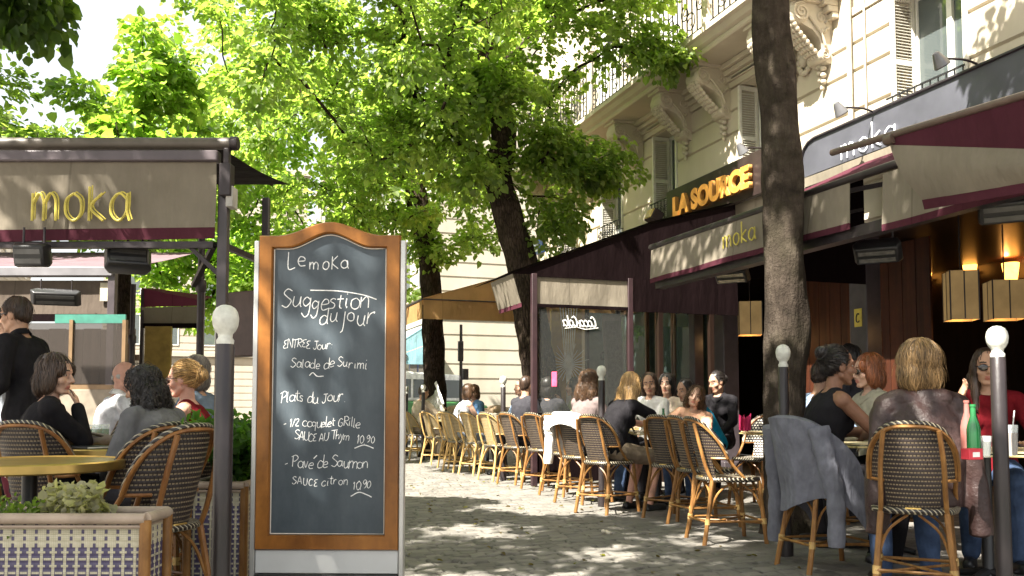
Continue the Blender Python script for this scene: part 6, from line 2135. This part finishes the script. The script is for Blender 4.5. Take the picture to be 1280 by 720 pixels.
        if bl > 0:
            if bl <= .5: bot.capsule(Hj, Hj.lerp(K, bl * 2 * .97), .088 + b_inf, .066 + b_inf, 12)
            else:
                bot.capsule(Hj, K, .086 + b_inf, .060 + b_inf, 12); bot.capsule(K, K.lerp(A, (bl - .5) * 2 * .96), .058 + b_inf, .042 + b_inf, 12)
    def fit(mb): mb.v = [tuple(Vector(p) * s) for p in mb.v]; return mb
    lipc = look.get('lips', (.30, .09, .08))
    sk = look.get('skin', 'fair')
    mats = [skin_mat(sk, SKIN[sk]), mat('lips_%s' % sk, tuple(v * f for v, f in zip(SKIN[sk], (.72, .45, .48))), .4), mat('brow_' + look['hair'][1], tuple(v * .8 + .01 for v in HAIRC[look['hair'][1]]), .8)]
    me = remesh(fit(body), 'person', mats, vox, 2)
    inv = HR.transposed()
    nf = len(me.polygons); cen = np.empty(nf * 3, dtype=np.float32); me.polygons.foreach_get('center', cen); cen = cen.reshape(-1, 3) / s - np.array(hc)
    loc_ = cen @ np.array(HR)          # R^T p
    x, y, z = np.abs(loc_[:, 0]), loc_[:, 1], loc_[:, 2]
    mi = np.zeros(nf, dtype=np.int32)
    mi[(y > .072) & (x < .023) & (z > -.074) & (z < -.050)] = 1
    mi[(y > .055) & (x > .012) & (x < .052) & (z > .033) & (z < .043)] = 2
    me.polygons.foreach_set('material_index', mi)
    t = bpy.data.objects.new(name, me); COL.objects.link(t)
    t.location = (loc[0], loc[1], loc[2] if len(loc) > 2 else 0); t.rotation_euler = (0, 0, R_(heading - 90))
    tag(t, label, 'person', group)
    # clothes
    cvox = max(vox * 1.15, .009)
    if look.get('cape'):                                       # jacket worn loose over the shoulders, sleeves empty
        for sx in (-1, 1):
            S = tor(.90) + R9 * (sx * (sw - .01))
            pts = [S - R9 * (sx * .06) + up * .02, S + Vector((sx * .03, -.01, -.03)), S + Vector((sx * .060, -.03, -.14)), S + Vector((sx * .085, -.06, -.34)), S + Vector((sx * .100, -.08, -.52)), S + Vector((sx * .105, -.075, -.66))]
            top.tube(catmull(pts, 5), [.064, .066, .067, .068, .068, .068, .068, .068, .067, .066, .065, .064, .063, .062, .061, .060, .060, .060, .059, .058, .058, .058, .058, .058, .058, .058][:len(catmull(pts, 5))], 16)
        top.capsule(tor(.95) - R9 * .10 - F9 * .045, tor(.95) + R9 * .10 - F9 * .045, .058, .058, 12)
        col_ = [neck0 + R9 * (.088 * math.sin(q)) - F9 * (.075 * math.cos(q)) + up * (.012) for q in [-1.6 + 3.2 * k / 10 for k in range(11)]]
        top.tube(col_, .022, 8)
        top.loft([[tor(t_) + R9 * (w_ * math.cos(q)) + F9 * (d_ * math.sin(q) - .02) for q in [2 * math.pi * j / 20 for j in range(20)]] for t_, w_, d_ in ((-.15, .195, .145), (.3, .19, .14), (.7, .18, .135), (.86, .155, .112))])
    ob = link(look.get('topname', 'shirt'), wrinkle(remesh(fit(top), 'shirt', topm, cvox, 4), look.get('wr', .006), g.random() * 50), t)
    if bl > 0: link(look.get('botname', 'trousers'), wrinkle(remesh(fit(bot), 'trousers', bm, cvox, 4), .005, g.random() * 50), t)
    for shoe in shoes_:
        link('shoe', remesh(fit(shoe), 'shoe', look.get('shoes', M_BLACKPLASTIC), .011, 3), t)
    if look.get('collar'):
        for sx in (-1, 1):
            c = MB()
            pts = [neck0 + R9 * (sx * .01) - F9 * .062 + up * .035, neck0 + R9 * (sx * .062) - F9 * .02 + up * .03, neck0 + R9 * (sx * .055) + F9 * .055 + up * -.01, neck0 + R9 * (sx * .012) + F9 * .085 - up * .055]
            pts = catmull(pts, 5)
            for w_, o in ((.032, 0),):
                V = []
                for p in pts: V += [p + up * .018, p - up * .022 + (p - neck0 - up * up.dot(p - neck0)).normalized() * .022]
                c.add(V, [(2 * k, 2 * k + 1, 2 * k + 3, 2 * k + 2) for k in range(len(pts) - 1)])
            fit(c); o_ = c.build('collar', look['collar'], t); o_.modifiers.new('solid', 'SOLIDIFY').thickness = .004
    # eyes
    for sx in (-1, 1):
        e = MB(); e.ball(H(sx * .031, .0655, .009), (.0125, .0110, .0068), 12, 8, 0, rot=HR); e.ball(H(sx * .031, .0725, .009), (.0066, .0054, .0064), 10, 6, 1, rot=HR)
        fit(e); e.build('eye', [M_EYEW, M_IRIS], t)
    if look.get('shades'):
        e = MB()
        for sx in (-1, 1):
            e.ball(H(sx * .034, .090, .006), (.030, .006, .022), 14, 8, rot=HR)
            e.capsule(H(sx * .060, .084, .014), H(sx * .079, -.005, .012), .0035, .003, 6)
        e.capsule(H(-.012, .094, .010), H(.012, .094, .010), .003, .003, 6)
        fit(e); e.build('sunglasses', M_SHADES, t)
    # hair
    style, colr = look['hair']
    hm = hair_mats(colr, HAIRC[colr])
    h = MB()
    cap = lambda k=1.0, dz=0: h.ball(H(0, -.024, .036 + dz), (.082 * k, .094 * k, .099 * k), 20, 14, rot=HR)
    dn = (up * -.35 + Vector((0, 0, -1))).normalized()
    if style == 'bald':
        for sx in (-1, 1): h.ball(H(sx * .066, -.035, .0), (.010, .034, .022), 10, 8, rot=HR)
        h.ball(H(0, -.090, -.012), (.050, .012, .024), 10, 8, rot=HR)
    else:
        cap(1.0 if style != 'curly' else 1.12)
    if style == 'short':
        h.ball(H(0, -.062, -.01), (.068, .045, .055), 14, 10, rot=HR)
        for sx in (-1, 1): h.ball(H(sx * .068, -.01, .03), (.014, .038, .04), 10, 8, rot=HR)
    if style in ('bob', 'bigbob'):
        k = 1.0 if style == 'bob' else 1.12
        h.ball(H(0, -.030, .045), (.092 * k, .100 * k, .098 * k), 18, 12, rot=HR)
        for sx in (-1, 1):
            h.ball(H(sx * .070, -.018, -.025), (.030 * k, .060 * k, .092), 14, 10, rot=HR)
            h.ball(H(sx * .045, -.065, -.050), (.045 * k, .050 * k, .085), 14, 10, rot=HR)
            h.ball(H(sx * .060, .050, .045), (.022, .032, .045), 10, 8, rot=HR)
        h.ball(H(0, -.078, -.045), (.060 * k, .045 * k, .088), 14, 10, rot=HR)
    if style in ('long', 'wavy'):
        L = look.get('hlen', .30)
        for sx in (-1, 1):
            h.ball(H(sx * .070, -.02, -.025), (.026, .055, .095), 14, 10, rot=HR)
            a = H(sx * .055, -.055, -.06); b = a + dn * L - F9 * .035 + R9 * sx * .03
            h.capsule(a, a.lerp(b, .5), .055, .052, 12); h.capsule(a.lerp(b, .5), b, .052, .022, 12)
            if look.get('front'):
                a = H(sx * .070, .0, -.07); b = a + dn * L * .75 + F9 * .06
                h.capsule(a, b, .034, .016, 10)
        a = H(0, -.080, -.05); b = a + dn * (L * 1.08) - F9 * .03
        h.capsule(a, b, .062, .028, 12)
    if style == 'curly':
        for q in range(46):
            th, ph = g.uniform(-2.6, 2.6), g.uniform(-1.15, .8)
            v = Vector((math.sin(th) * math.cos(ph), -math.cos(th) * math.cos(ph), math.sin(ph)))
            if v.y > .35 and v.z < .45: continue
            h.ball(H(v.x * .100, v.y * .105 - .02, v.z * .125 + .01), g.uniform(.026, .042), 10, 7)
    if style in ('bun', 'up'):
        h.ball(H(0, -.055, .0), (.070, .055, .065), 14, 10, rot=HR)
        for sx in (-1, 1): h.ball(H(sx * .064, -.02, .02), (.018, .05, .045), 10, 8, rot=HR)
        bz = (.01 if style == 'bun' else .085)
        h.ball(H(0, -.125 if style == 'bun' else -.105, bz), (.046, .040, .040), 14, 10, rot=HR)
    hmsh = remesh(fit(h), 'hair', hm, max(.0075, vox), 2)
    if strands:
        bvh = BVHTree.FromPolygons([v.co.copy() for v in hmsh.vertices], [tuple(p.vertices) for p in hmsh.polygons])
        st = MB(); np_ = len(hmsh.polygons)
        crown = H(0, -.05, .135) * s
        wav = .9 if style in ('curly', 'wavy') else .28
        for _ in range(strands):
            pl = hmsh.polygons[g.randrange(np_)]
            p = pl.center.copy(); nr = pl.normal.copy()
            d = None; pts = [p + nr * .002]
            steps = g.randrange(5, 11)
            ph = g.random() * 6; fly = g.uniform(.001, .0035) if g.random() < .22 else 0
            for q in range(steps):
                away = (p - crown); f = away.normalized() * max(0, nr.dot(HR @ Vector((0, 0, 1)))) + Vector((0, 0, -1)) * 1.0
                if style in ('bun', 'up', 'short'): f = (H(0, -.12, .03) * s - p).normalized() if style != 'short' else f
                f = f - nr * f.dot(nr)
                if f.length < 1e-4: break
                f.normalize()
                f = (f + nr.cross(f) * (wav * math.sin(ph + q * 1.3)) + Vector((g.uniform(-.1, .1),) * 3)).normalized()
                p = p + f * .016
                hit = bvh.find_nearest(p)
                if hit[0] is None: break
                p, nr = hit[0], hit[1]
                pts.append(p + nr * (g.uniform(.0015, .0050) + fly * q + (.016 * abs(math.sin(ph + q * 1.1)) if style in ('curly', 'wavy') else 0)))
            if len(pts) > 3:
                r = g.uniform(.0012, .0030) * (.6 if fly else 1)
                st.tube(pts, [r * (1 - .6 * k / len(pts)) for k in range(len(pts))], 4, g.choice((0, 1, 2, 2)), caps=False)
        sm = st.mesh('hair', hm, 80)
        ho = bpy.data.objects.new('hair', sm)
        bmx = hmsh
        # join cap and strands into one hair mesh
        vs = [v.co[:] for v in bmx.vertices]; fs = [tuple(p.vertices) for p in bmx.polygons]
        k = len(vs)
        J = MB(); J.v = vs + st.v; J.f = fs + [tuple(q + k for q in f) for f in st.f]; J.m = [0] * len(fs) + st.m; J.n = len(J.v)
        bpy.data.objects.remove(ho)
        ho = J.build('hair', hm, t, smooth=80)
    else:
        ho = link('hair', hmsh, t)
    t['_h'] = tuple(hc * s)
    return t, H, s


def wrinkle(me, amp, seed):
    """soft cloth folds as real displacement along the normals"""
    n = len(me.vertices)
    if not amp or n == 0: return me
    co = np.empty(n * 3, dtype=np.float32); me.vertices.foreach_get('co', co); co = co.reshape(-1, 3)
    no = np.empty(n * 3, dtype=np.float32); me.vertex_normals.foreach_get('vector', no); no = no.reshape(-1, 3)
    d = np.zeros(n)
    g = np.random.default_rng(int(seed * 100))
    for f, a in ((16, 1.0), (27, .7), (48, .4)):
        k = g.normal(0, 1, (3, 3)); k /= np.linalg.norm(k, axis=1, keepdims=True)
        d += a * np.sin(f * co @ k[0] + 2.2 * np.sin(f * .6 * co @ k[1]) + seed) * (.6 + .4 * np.sin(f * .35 * co @ k[2]))
    co = co + no * (d * amp * .6)[:, None].astype(np.float32)
    me.vertices.foreach_set('co', co.astype(np.float32).ravel()); me.update()
    return me


C_ = cloth
BLK = C_('cloth_black', (.014, .013, .015)); NAVY = C_('cloth_navy', (.018, .022, .040)); JEANS = C_('denim', (.045, .07, .13), var=.3); WHT = C_('cloth_white', (.70, .69, .66)); GREY = C_('cloth_grey', (.12, .12, .125))
KHAKI = C_('cloth_khaki', (.20, .155, .11)); RED = C_('cloth_red', (.12, .006, .010)); SAGE = C_('cloth_sage', (.32, .30, .235)); LBLUE = C_('cloth_pale_blue', (.36, .47, .66)); BEIGE = C_('cloth_beige', (.50, .42, .33))
CHAR = C_('cloth_charcoal', (.035, .034, .040)); TURQ = C_('cloth_turquoise', (.01, .24, .42)); PEACH = C_('cloth_peach', (.62, .36, .24)); MAUVE = C_('cloth_mauve', (.16, .125, .12)); VEST = C_('cloth_grey_vest', (.48, .48, .50)); BLUE = C_('cloth_blue', (.10, .20, .36))
m, nt, b = new_mat('leather_brown'); _f = noise_tex(nt, 9, 5); nt.links.new(ramp(nt, _f, [(.3, (.026, .014, .013)), (.7, (.055, .031, .028))]), b.inputs['Base Color']); b.inputs['Roughness'].default_value = .42; b.inputs['Specular IOR Level'].default_value = .4; bump(nt, b, noise_tex(nt, 26, 5, .65), .6, .014)
LEATHER = m
m, nt, b = new_mat('cloth_floral'); _f = noise_tex(nt, 38, 2); nt.links.new(ramp(nt, _f, [(.45, (.70, .66, .62)), (.52, (.55, .10, .12)), (.6, (.66, .60, .58))]), b.inputs['Base Color']); FLORAL = m

person('woman with dark upswept hair in a black sleeveless top, above the grey jacket', (3.58, 4.62), -12,
       dict(skin='brown', hair=('up', 'black'), top=(BLK, 0), bottom=(BLK, 1)), dict(lean=9, head=(-4, -3, 0), hands=((-.06, .37, .83), (-.03, .30, .80)), elbows=((-.3, .45, .40), (.34, .42, .42)), palm=(0, -.8, .3)), vox=.0062, strands=520)
person('blonde woman seen from behind with a brown leather jacket over her shoulders', (3.57, 3.80, -.04), 62,
       dict(skin='fair', hair=('bigbob', 'darkblond'), top=(LEATHER, 0), bottom=(JEANS, 1), cape=True, loose=.032, topname='leather_jacket', wr=.013), dict(lean=2, raise_=0, head=(12, -2, 0), hands=((-.14, .36, .68), (.14, .36, .68))), vox=.0065, strands=1100)
person('red-haired woman in sunglasses and a sage blouse, facing left beyond the sleeveless woman', (4.60, 5.33), 172,
       dict(skin='fair', hair=('bob', 'auburn'), top=(SAGE, 1), bottom=(BLK, 1), shades=True, collar=SAGE), dict(lean=4, head=(-8, -4, 0), hands=((-.10, .40, .76), (.10, .40, .76))), vox=.0068, strands=620)
person('dark-haired man in a charcoal jacket seen from behind, left of the red-haired woman', (5.30, 6.42), 120,
       dict(skin='tan', hair=('short', 'black'), top=(CHAR, 1), bottom=(CHAR, 1), fem=False, collar=CHAR), dict(lean=2, head=(20, 0, 0)), s=1.10, strands=300)
person('person in a pale blue shirt mostly hidden behind the near tree trunk', (4.86, 6.40), 20,
       dict(skin='tan', hair=('short', 'darkbrown'), top=(LBLUE, 1), bottom=(CHAR, 1), fem=False), dict(lean=14, head=(0, -8, 0), hands=((-.2, .42, .76), (.26, .34, .78)), elbows=((-.5, 0, .4), (.62, .0, .45))), strands=150)
person('long-haired woman in sunglasses and a red top behind the near bollard', (4.82, 4.56), 226,
       dict(skin='tan', hair=('long', 'darkbrown'), top=(RED, .5), bottom=(JEANS, 1), shades=True, front=True, hlen=.26), dict(lean=4, head=(6, -4, 0), hands=((-.20, .34, .76), (.17, .24, 1.03)), elbows=((-.5, 0, .4), (.45, .28, .35)), palm=(0, .4, .8)), vox=.0068, strands=420)
person('dim man in a blue shirt sitting inside the dark cafe', (6.55, 7.0), 225, dict(skin='tan', hair=('short', 'black'), top=(BLUE, 1), bottom=(CHAR, 1), fem=False), dict(lean=6, head=(10, -5, 0)), strands=60, vox=.011)
person('long-haired woman in a black t-shirt and khaki shorts leaning towards a table', (3.63, 7.76), 12,
       dict(skin='ruddy', hair=('long', 'blond'), top=(BLK, .45), bottom=(KHAKI, .46), hlen=.27, botname='shorts'), dict(lean=24, head=(14, -6, 0), hands=((-.2, .62, .80), (.10, .68, .80)), elbows=((-.5, .3, .4), (.5, .25, .5)), knees=((-.12, .45, .52), (.14, .44, .50)), feet=((-.1, .30, .075), (.16, .34, .075))), vox=.0075, strands=900)
person('curly-haired woman in a mauve top, on the chair with the white jacket', (3.78, 8.66), 24, dict(skin='tan', hair=('wavy', 'brown'), top=(MAUVE, 1), bottom=(JEANS, 1), hlen=.10), dict(lean=4, head=(10, 0, 0)), strands=1100)
person('smiling brunette in white sleeves and a black waistcoat, facing the camera', (4.72, 8.98), 212, dict(skin='tan', hair=('long', 'darkbrown'), top=(WHT, 1), bottom=(BLK, 1), hlen=.2), dict(lean=5, head=(22, -10, 6), hands=((-.1, .36, .78), (.12, .36, .78))), strands=260)
person('dark-haired woman half hidden behind the smiling brunette', (5.10, 9.30), 205, dict(skin='fair', hair=('bob', 'black'), top=(BEIGE, 1), bottom=(BLK, 1)), dict(lean=3, head=(20, -2, 0)), strands=160)
person('smiling curly-haired girl in an orange and cream top, leaning on the table', (4.82, 8.38), 226, dict(skin='fair', hair=('wavy', 'brown'), top=(PEACH, .5), bottom=(JEANS, 1), hlen=.12), dict(lean=14, side=-12, head=(4, -2, -16), hands=((-.08, .34, .92), (.10, .34, .92)), elbows=((-.5, .2, .5), (.5, .2, .5)), palm=(0, .3, .8)), s=.90, strands=380, vox=.008)
person('dark-haired person in a turquoise top bent down behind the girl', (5.28, 8.62), 160, dict(skin='tan', hair=('short', 'black'), top=(TURQ, 1), bottom=(BLK, 1)), dict(lean=30, head=(30, -14, 0), hands=((-.15, .5, .76), (.15, .5, .76))), strands=160)
person('woman with pulled-back dark hair in a black blouse, right of the girl', (5.80, 9.35), 215, dict(skin='tan', hair=('bun', 'black'), top=(BLK, 1), bottom=(BLK, 1), collar=BLK), dict(lean=3, head=(-28, -14, 4)), s=1.03, strands=160)
person('man in a light blue shirt seen between the two tree trunks', (4.42, 12.35), 190, dict(skin='tan', hair=('short', 'black'), top=(LBLUE, 1), bottom=(CHAR, 1), fem=False), dict(lean=4), strands=80, vox=.011)
person('person in dark clothes at the end of the dark chair row', (3.90, 10.98), 20, dict(skin='tan', hair=('short', 'darkbrown'), top=(CHAR, 1), bottom=(CHAR, 1), fem=False), dict(lean=6), strands=80, vox=.011)
pk, _, _ = person('person in dark clothes lifting a pink phone behind the windbreak', (4.28, 11.05), 60, dict(skin='tan', hair=('bob', 'black'), top=(CHAR, 1), bottom=(CHAR, 1)), dict(lean=0, head=(-20, 0, 0), hands=((-.16, .34, .66), (.12, .36, 1.06)), elbows=((-.5, 0, .5), (.4, .25, .4))), strands=80, vox=.011)
person('dark-haired person in a pale green top, in front of the starburst ornament', (4.74, 11.15), 170, dict(skin='tan', hair=('bob', 'black'), top=(C_('cloth_pale_green', (.40, .46, .26)), .5), bottom=(BLK, 1)), dict(lean=3), strands=80, vox=.011)
person('woman in a grey vest with brown hair, on a pale chair', (3.87, 13.9), 10, dict(skin='fair', hair=('bob', 'brown'), top=(VEST, 0), bottom=(C_('cloth_pale_denim', (.30, .34, .40)), 1)), dict(lean=16, head=(-20, -4, 0), hands=((-.1, .45, .76), (.1, .45, .76))), strands=120, vox=.011)
person('person with auburn hair in a blue top, facing the woman in the grey vest', (4.50, 14.95), 196, dict(skin='tan', hair=('bob', 'brown'), top=(BLUE, 1), bottom=(BLK, 1)), dict(lean=8, head=(20, -5, 0)), strands=120, vox=.011)
person('newspaper reader in a beige shirt, farthest along the row', (3.82, 16.5), 18, dict(skin='tan', hair=('short', 'darkbrown'), top=(BEIGE, .6), bottom=(BEIGE, 1), fem=False), dict(lean=8, head=(0, -12, 0), hands=((-.17, .40, .92), (.20, .40, .92))), strands=80, vox=.011)

sm = person('tall man in a black jacket and sunglasses standing under the left awning', tuple(spot(36, 6.25)), 158, dict(skin='tan', hair=('short', 'darkbrown'), top=(BLK, 1), bottom=(C_('cloth_wine', (.10, .02, .03)), 1), fem=False, shades=True, collar=BLK, loose=.020, topname='jacket'), dict(stand=True, lean=9, head=(4, -10, 0), hands=((-.20, .25, .98), (.26, .14, .92)), elbows=((-.3, -.6, -.3), (.25, -.6, -.3))), s=1.01, vox=.008, strands=420)
person('man in a pale shirt and sunglasses facing the tall man in black', tuple(spot(-4, 6.75)), -10, dict(skin='tan', hair=('short', 'black'), top=(C_('cloth_blue_white', (.52, .56, .62)), 1), bottom=(CHAR, 1), fem=False, shades=True), dict(stand=True, lean=3, head=(0, -4, 0), hands=((-.24, .15, .9), (.24, .15, .9)), elbows=((-.3, -.6, -.3), (.3, -.6, -.3))), s=.99, strands=200)
person('woman with bobbed dark hair in a black cardigan, hand at her chin', tuple(spot(50, 5.15)), 34, dict(skin='fair', hair=('bob', 'darkbrown'), top=(BLK, 1), bottom=(BLK, 1), topname='cardigan'), dict(lean=7, twist=-22, head=(-34, -6, 0), hands=((-.06, .40, .80), (.06, .20, 1.03)), elbows=((-.4, .2, .4), (.34, .34, .25)), palm=(-.7, -.5, .3)), vox=.0068, strands=620, s=.945)
person('bald man in a white patterned shirt at the far left table', tuple(spot(138, 6.95)), 20, dict(skin='ruddy', hair=('bald', 'white'), top=(C_('cloth_white_pattern', (.60, .60, .63), var=.35), 1), bottom=(CHAR, 1), fem=False, collar=WHT), dict(lean=8, head=(-24, -6, 0), hands=((-.1, .40, .78), (.26, .42, .78))), strands=0, vox=.008, s=.97)
person('woman with long black hair in a grey sweater, bent over with her back turned', tuple(spot(218, 5.05)), 136, dict(skin='tan', hair=('wavy', 'black'), top=(GREY, 1), bottom=(CHAR, 1), hlen=.17, loose=.022, front=True), dict(lean=24, head=(22, -20, 0), hands=((-.10, .36, .77), (.12, .36, .77)), elbows=((-.42, .1, .35), (.42, .1, .35))), vox=.0068, strands=900, s=.93)
person('blonde woman in sunglasses and a red sleeveless top, hair in a low bun', tuple(spot(244, 5.6)), 164, dict(skin='ruddy', hair=('bun', 'blond'), top=(RED, 0), bottom=(JEANS, 1), shades=True), dict(lean=6, head=(0, -8, 0), hands=((-.1, .42, .76), (.1, .42, .76))), vox=.0068, strands=520, s=.935)
person('person with grey-brown hair and a blue-grey top behind the blonde woman', tuple(spot(252, 6.75)), 150, dict(skin='tan', hair=('bob', 'grey'), top=(C_('cloth_slate', (.14, .18, .24)), 1), bottom=(CHAR, 1)), dict(lean=5, head=(10, 0, 0)), strands=120)
for o in scene.objects:
    if '_h' in o: del o['_h']

# things they wear, hold or have hung up
t = thing('smartphone', 'pink phone held up behind the windbreak', 'phone', at(693, 474, 11.0), 30)
mb = MB(); mb.box(-.04, .04, -.006, .006, -.09, .09); mb.build('case', C_('pink_case', (.70, .08, .16)), t, bevel=.004)
nw = thing('newspaper', 'white open newspaper held by the reader at the far end', 'newspaper', at(548, 502, 16.75), 12)
mb = MB()
for sgn in (-1, 1):
    mb.grid(lambda u, v: (sgn * u * .34, -.10 * u + .04 * math.sin(u * 6), (v - .5) * .52 - u * .05), 10, 4)
mb.v = [tuple(Matrix.Rotation(R_(-38), 3, 'Y') @ Vector(p)) for p in mb.v]
m, nt, b = new_mat('newsprint'); _f = noise_tex(nt, 42, 2, .5, stretch=(1, 1, .5)); nt.links.new(ramp(nt, _f, [(.5, (.72, .72, .70)), (.58, (.35, .35, .36)), (.62, (.72, .72, .70))]), b.inputs['Base Color'])
o = mb.build('pages', m, nw); o.modifiers.new('solid', 'SOLIDIFY').thickness = .003


def draped_jacket(label, loc, heading, m, drop, sleeves, seed=1, name='jacket', wid=1.0):
    """jacket hung over a chair back: body of cloth plus hanging sleeves"""
    t = thing(name, label, 'jacket', loc, heading)
    g = random.Random(seed)
    ph = [g.uniform(0, 6) for _ in range(4)]
    def f(u, v, o):
        q = (u * 2 - 1)
        th = q * R_(96) * wid
        zt = .635 + .275 * (1 - min(1, abs(q)) ** 3) ** .8
        if v < .2:                                           # over the front of the back rest
            k = v / .2; r = .185 + .05 * k; z = zt - .14 + .165 * k
        else:
            k = (v - .2) / .8
            r = .288 + .018 * math.sin(th * 5 + ph[0]) * k + .014 * math.sin(th * 9 + ph[1] + k * 2) * k + .035 * k
            z = zt + .025 - k * (drop + .07 * math.sin(th * 2.3 + ph[2]))
        y = -.185 - .26 * max(0, z - .46) if z > .46 else -.185
        r += o
        return (r * math.sin(th), y - .004 + .235 - r * math.cos(th), z)
    mb = MB(); mb.grid(lambda u, v: f(u, v, 0), 60, 26); mb.grid(lambda u, v: f(1 - u, v, -.007), 60, 26)
    mb.build('jacket_body', m, t, smooth=80)
    for sx in sleeves:
        u = .5 + sx * .30
        p0 = Vector(f(u, .25, .02)); p1 = Vector(f(u, .6, .045)); p2 = Vector(f(u, .95, .055)); 
        p3 = Vector((p2.x + sx * .015, p2.y - .01, max(.10, p2.z - .28)))
        mb = MB(); pts = catmull([p0, p1, p2, p3], 7)
        mb.tube(pts, [.062 * (1 - .25 * i / len(pts)) * (1 + .07 * math.sin(i * 1.7)) for i in range(len(pts))], 14)
        o = mb.build('sleeve', m, t, smooth=80)
    return t


draped_jacket('grey jacket hung over a chair back, its sleeve almost on the ground', (3.62, 4.62, 0), -6, C_('jacket_grey', (.155, .16, .19), fold=.7), .52, (-1, 1), 3)
draped_jacket('white jacket hung over a dark woven chair back', (3.74, 8.62, 0), 26, C_('jacket_white', (.66, .64, .60), fold=.7), .20, (-1,), 5, wid=.9)
t = thing('shoulder_bag', 'black bag resting beside the long-haired woman in the black t-shirt', 'bag', (3.86, 7.92, .48))
mb = MB(); mb.ball((0, 0, .12), (.16, .09, .13)); mb.ball((.02, .02, .05), (.17, .10, .06))
link('bag_body', remesh(mb, 'bag_body', C_('bag_black', (.016, .016, .018), rough=.5), .012, 5), t)
mb = MB(); mb.tube(catmull([(-.13, 0, .18), (-.06, 0, .30), (.07, 0, .30), (.14, 0, .18)], 5), .008, 6); mb.build('strap', M_BLACKPLASTIC, t)

t = thing('paper_scrap', 'small crumpled cream paper scrap lying on the cobbles', 'litter', spot(757, 6.95), 20)
mb = MB()
for q in range(7): mb.ball((.02 * math.cos(q * 2), .016 * math.sin(q * 2.3), .018 + .006 * (q % 3)), (.022, .017, .014), 7, 5, rot=Matrix.Rotation(q, 3, 'X'))
link('crumple', remesh(mb, 'crumple', C_('paper_cream', (.55, .50, .40)), .005, 1), t)

g = np.random.default_rng(90); n = 170                                     # dry leaves blown about on the paving
P_ = np.stack([g.uniform(.4, 4.0, n), g.uniform(3.2, 13, n), np.full(n, .012)], 1)
ax = unit(np.stack([g.normal(0, 1, n), g.normal(0, 1, n), g.normal(0, .12, n)], 1)); nr = unit(np.stack([g.normal(0, .25, n), g.normal(0, .25, n), np.ones(n)], 1)); nr = unit(nr - ax * (nr * ax).sum(1, keepdims=True))
lm = leaf_mat('fallen_leaf', (.07, .045, .015), (.16, .12, .04), (.20, .19, .06), .3)
tag(link('fallen_leaves', leaf_mesh('fallen_leaves', P_, ax, nr, .045 * g.uniform(.5, 1.2, n), .032 * g.uniform(.5, 1.2, n), np.clip(g.normal(.5, .3, n), 0, 1), lm)), 'scattered small dry leaves on the cobbles', 'leaves', None, 'stuff')
